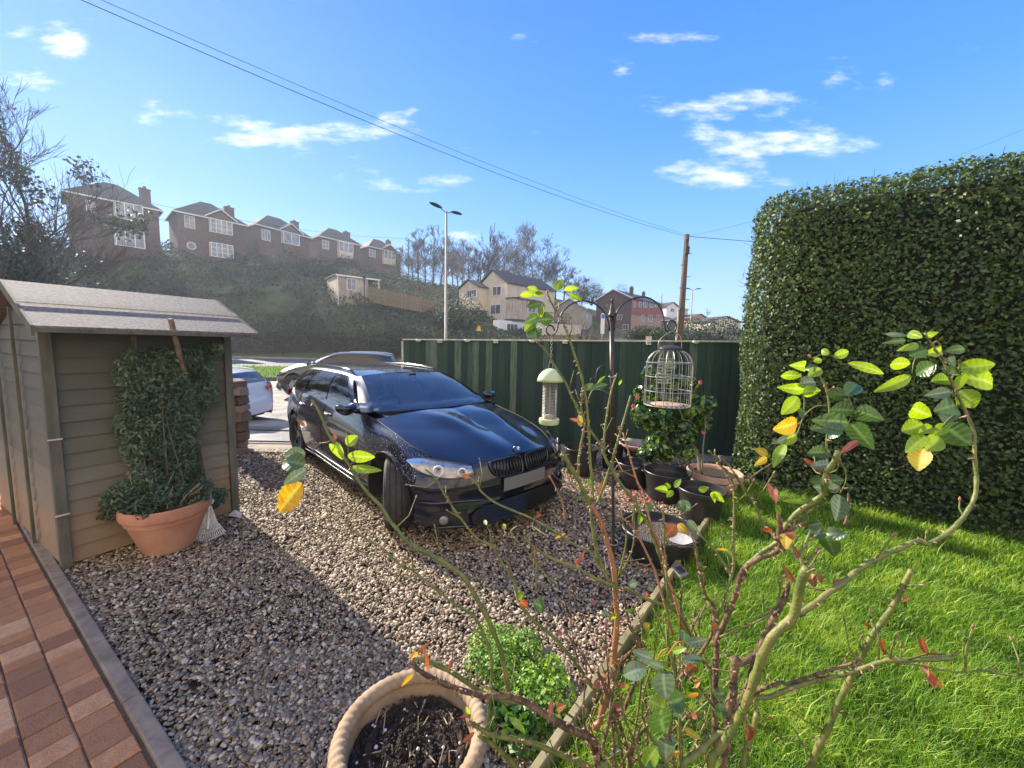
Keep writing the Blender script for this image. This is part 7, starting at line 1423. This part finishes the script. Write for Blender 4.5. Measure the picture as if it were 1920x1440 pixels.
for i, (pts, z0, z1, w0, w1, mt, th) in enumerate(S2): stem(B2_, pts, z0, z1, w0, w1, mt, th, 100 + i)
LV1 = [(650, 835, 671, 817, 18, 0), (652, 854, 703, 857, 19, 0), (660, 877, 716, 882, 13, 0), (572, 848, 532, 857, 22, 2), (572, 872, 531, 868, 30, 1), (574, 880, 532, 908, 18, 2), (566, 905, 524, 960, 36, 3), (618, 832, 642, 862, 10, 0), (630, 828, 645, 862, 9, 0), (572, 800, 556, 786, 6, 4), (628, 828, 627, 812, 7, 5),
 (1045, 545, 1052, 524, 18, 0), (1058, 543, 1086, 540, 9, 0), (1067, 551, 1091, 564, 9, 0), (1008, 545, 989, 538, 10, 0), (1000, 552, 975, 553, 10, 0), (1001, 553, 1020, 551, 9, 0), (1009, 568, 988, 575, 15, 1), (1018, 566, 1010, 590, 12, 2), (1008, 592, 982, 606, 17, 1), (1012, 600, 1038, 598, 22, 1), (1005, 602, 984, 622, 16, 0), (1006, 636, 1004, 608, 24, 1), (1020, 575, 1010, 600, 8, 0), (1098, 731, 1112, 719, 11, 1), (1111, 728, 1139, 721, 12, 1), (1090, 800, 1086, 776, 10, 3), (1086, 790, 1068, 785, 6, 4), (1120, 720, 1135, 705, 5, 0), (1160, 722, 1166, 712, 4, 0),
 (1252, 920, 1227, 917, 11, 0), (1252, 917, 1250, 905, 9, 0), (1265, 914, 1277, 898, 9, 0), (1262, 920, 1250, 932, 9, 0), (1285, 945, 1268, 953, 16, 1), (1272, 940, 1295, 955, 15, 2), (1310, 919, 1330, 914, 10, 0), (1333, 924, 1358, 942, 12, 0), (1338, 925, 1340, 943, 8, 0), (1224, 947, 1206, 955, 14, 1), (1204, 961, 1197, 984, 10, 0), (1206, 964, 1212, 978, 7, 0), (1266, 983, 1246, 1008, 20, 4), (1270, 983, 1292, 1000, 14, 3), (1290, 975, 1308, 998, 12, 2),
 (1112, 898, 1098, 912, 8, 0), (806, 1205, 780, 1226, 7, 4), (794, 1216, 803, 1259, 7, 4), (775, 1264, 753, 1287, 7, 3), (850, 1236, 840, 1258, 6, 4), (772, 1237, 782, 1222, 8, 3), (880, 1342, 862, 1346, 5, 5), (880, 1350, 874, 1325, 7, 0), (890, 1372, 866, 1392, 7, 4), (1030, 1345, 1035, 1310, 8, 5), (1045, 1330, 1060, 1322, 12, 4), (975, 1128, 990, 1140, 12, 4), (972, 1125, 978, 1108, 8, 0), (1000, 1130, 1020, 1142, 22, 1), (912, 984, 908, 975, 6, 0), (946, 994, 944, 982, 7, 0), (867, 890, 880, 896, 8, 4), (1012, 962, 1003, 972, 9, 4), (1120, 930, 1130, 900, 6, 4), (1085, 1060, 1096, 1032, 7, 5), (1082, 1062, 1078, 1048, 5, 4), (1210, 1112, 1220, 1120, 8, 4), (1130, 1085, 1108, 1088, 6, 4), (1195, 1092, 1180, 1098, 12, 2), (1215, 1098, 1222, 1106, 10, 2),
 (1110, 1290, 1130, 1270, 9, 5), (1148, 1340, 1172, 1322, 18, 4), (1172, 1290, 1160, 1276, 7, 5), (955, 1345, 985, 1375, 10, 0), (1048, 1180, 1050, 1195, 8, 5), (1060, 1000, 1040, 1010, 5, 3)]
def put_leaves(par, LV, zf, seed):
    order = sorted(range(len(LV)), key=lambda i: -LV[i][4] * math.hypot(LV[i][0] - LV[i][2], LV[i][1] - LV[i][3])); big = set([i for i in order if LV[i][5] < 5][:92]); rest = MB()
    for i, (a, b, c, d, w_, k) in enumerate(LV):
        if k == 5 or i in big: leaf(par, a, b, c, d, w_, k, zf(a, b), seed + i, name='leaf' if k < 5 else 'bud')
        else: leaf(par, a, b, c, d, w_, k, zf(a, b), seed + i, into=rest)
    if rest.v: o = rest.build('small_leaves', LM, par, smooth=True); o['kind'] = 'stuff'
for _ in range(22):
    x, y = rq.uniform(1100, 1330), rq.uniform(1130, 1440); a_ = rq.uniform(0, 6.28); l_ = rq.uniform(10, 26); LV1.append((x, y, x + l_ * math.cos(a_), y + l_ * .8 * math.sin(a_), l_ * rq.uniform(.35, .65), rq.choice((1, 1, 2, 2, 0, 4, 3, 1))))
put_leaves(B1_, LV1, lambda a, b: 1.02 if a < 720 else .92 if b > 1200 and a < 1090 else 1.08 if b > 1100 else 1.2, 0)
LV2 = [(1509, 687, 1480, 685, 17, 0), (1502, 705, 1464, 705, 15, 0), (1509, 730, 1457, 726, 18, 0), (1496, 744, 1465, 777, 22, 0), (1506, 736, 1539, 732, 19, 0), (1532, 688, 1510, 692, 12, 2), (1515, 706, 1540, 692, 16, 0), (1500, 720, 1529, 717, 20, 2), (1525, 678, 1541, 675, 10, 0), (1504, 785, 1499, 765, 8, 1), (1494, 792, 1449, 805, 26, 3), (1495, 812, 1446, 832, 12, 2), (1492, 815, 1472, 835, 12, 0), (1472, 832, 1450, 877, 16, 0), (1555, 664, 1541, 655, 11, 0), (1562, 668, 1591, 659, 15, 0), (1590, 681, 1657, 701, 15, 0), (1520, 672, 1515, 664, 5, 4),
 (1586, 742, 1550, 738, 22, 1), (1586, 742, 1607, 720, 24, 1), (1602, 770, 1557, 768, 27, 1), (1604, 769, 1658, 788, 27, 1), (1590, 792, 1522, 788, 29, 1), (1578, 803, 1519, 805, 27, 1), (1580, 808, 1552, 822, 14, 2), (1595, 793, 1638, 843, 30, 1), (1557, 848, 1514, 850, 22, 1), (1560, 870, 1520, 875, 15, 2), (1545, 905, 1520, 903, 20, 1), (1550, 903, 1582, 900, 20, 1), (1548, 918, 1524, 912, 14, 2), (1552, 920, 1575, 912, 14, 2), (1575, 928, 1567, 977, 24, 2), (1520, 940, 1467, 939, 9, 0), (1503, 930, 1525, 943, 12, 1), (1540, 981, 1513, 985, 12, 1), (1548, 1001, 1507, 1000, 20, 1), (1550, 1000, 1588, 1002, 20, 2), (1548, 1008, 1565, 1044, 26, 1), (1540, 1003, 1530, 995, 14, 2),
 (1701, 630, 1660, 626, 8, 2), (1698, 638, 1653, 644, 9, 1), (1730, 633, 1703, 625, 14, 0), (1737, 632, 1760, 623, 10, 0), (1722, 647, 1681, 658, 12, 0), (1740, 655, 1704, 667, 20, 1), (1765, 657, 1731, 664, 18, 0), (1773, 658, 1809, 655, 15, 1), (1707, 682, 1669, 684, 20, 0), (1708, 704, 1638, 735, 18, 0), (1755, 683, 1718, 703, 25, 1), (1794, 690, 1866, 683, 25, 0), (1796, 706, 1861, 722, 31, 0), (1780, 713, 1745, 716, 20, 0), (1782, 734, 1734, 742, 19, 2), (1801, 731, 1826, 765, 28, 0), (1810, 700, 1796, 731, 13, 0), (1790, 759, 1750, 771, 30, 1), (1788, 765, 1772, 795, 24, 2), (1747, 780, 1710, 765, 28, 0), (1731, 795, 1690, 808, 29, 0), (1748, 800, 1722, 812, 16, 0), (1737, 817, 1698, 849, 21, 0), (1771, 795, 1750, 817, 16, 0), (1762, 820, 1735, 845, 25, 0), (1731, 841, 1722, 883, 27, 3), (1821, 835, 1771, 797, 38, 1), (1765, 690, 1795, 700, 14, 1), (1775, 672, 1790, 690, 14, 2),
 (1224, 1236, 1185, 1221, 16, 2), (1212, 1252, 1169, 1267, 26, 2), (1249, 1311, 1245, 1257, 35, 2), (1249, 1330, 1216, 1313, 35, 0), (1246, 1375, 1240, 1330, 42, 1), (1253, 1319, 1282, 1308, 30, 1), (1266, 1328, 1280, 1348, 20, 2), (1249, 1386, 1249, 1432, 28, 2), (1232, 1400, 1210, 1436, 24, 0), (1282, 1202, 1283, 1185, 18, 1), (1285, 1205, 1326, 1198, 14, 2), (1278, 1240, 1318, 1238, 12, 2), (1262, 1223, 1287, 1215, 10, 0), (1216, 1240, 1245, 1252, 12, 2), (1337, 1300, 1362, 1300, 19, 1), (1348, 1317, 1354, 1348, 20, 1), (1283, 1365, 1314, 1386, 10, 3), (1240, 1440, 1212, 1462, 28, 1), (1325, 1415, 1352, 1432, 24, 0), (1305, 1250, 1285, 1262, 16, 4), (1305, 1290, 1312, 1270, 8, 3), (1310, 1300, 1280, 1305, 6, 3), (1312, 1340, 1290, 1348, 8, 4), (1345, 1170, 1335, 1178, 10, 4), (1400, 1390, 1405, 1360, 14, 4), (1270, 1440, 1285, 1460, 14, 5),
 (1440, 852, 1414, 842, 13, 3), (1438, 858, 1414, 873, 10, 3), (1443, 858, 1425, 850, 8, 0), (1455, 942, 1438, 904, 9, 5), (1456, 942, 1454, 914, 6, 5), (1502, 1054, 1486, 1020, 7, 5), (1490, 1093, 1465, 1056, 9, 4), (1477, 1000, 1474, 1030, 18, 3), (1478, 998, 1486, 1012, 14, 4), (1522, 1075, 1528, 1102, 13, 4), (1540, 1094, 1534, 1070, 7, 5), (1547, 886, 1506, 860, 9, 5), (1575, 850, 1608, 826, 10, 5), (1663, 1232, 1652, 1199, 6, 4), (1739, 1229, 1727, 1194, 9, 4), (1742, 1230, 1758, 1220, 7, 3), (1736, 1230, 1722, 1218, 6, 3), (1735, 1245, 1742, 1268, 10, 4), (1740, 1262, 1770, 1290, 12, 4), (1742, 1262, 1752, 1290, 12, 5), (1562, 1096, 1582, 1086, 9, 5), (1712, 1068, 1722, 1050, 6, 0), (1704, 1064, 1690, 1056, 5, 1), (1705, 1120, 1692, 1128, 6, 4), (1638, 1180, 1615, 1168, 5, 4), (1448, 995, 1425, 990, 7, 4), (1462, 965, 1455, 945, 8, 0), (1365, 1032, 1342, 1030, 4, 3), (1430, 1350, 1455, 1345, 3, 4)]
put_leaves(B2_, LV2, lambda a, b: .86 if a > 1650 else .84 if b < 960 else .82 if b > 1180 else .84, 200)

# ------------------------------------------------------------------ haze volume added to stand in for the lens flare veil
hzm = bpy.data.materials.new('veil_haze'); hzm.use_nodes = True; t = hzm.node_tree; t.nodes.clear(); o = t.nodes.new('ShaderNodeOutputMaterial'); v = t.nodes.new('ShaderNodeVolumePrincipled')
v.inputs['Density'].default_value = .0008; v.inputs['Color'].default_value = (.74, .84, 1, 1); v.inputs['Anisotropy'].default_value = .45; t.links.new(v.outputs[0], o.inputs['Volume']); MATS['veil_haze'] = hzm
hb = MB().box((50, 170, 14), (1000, 600, 44)).build('haze', 'veil_haze'); hb['kind'] = 'stuff'; hb['label'] = 'thin bluish haze added over the hill in place of the lens flare veil'; hb['category'] = 'haze'
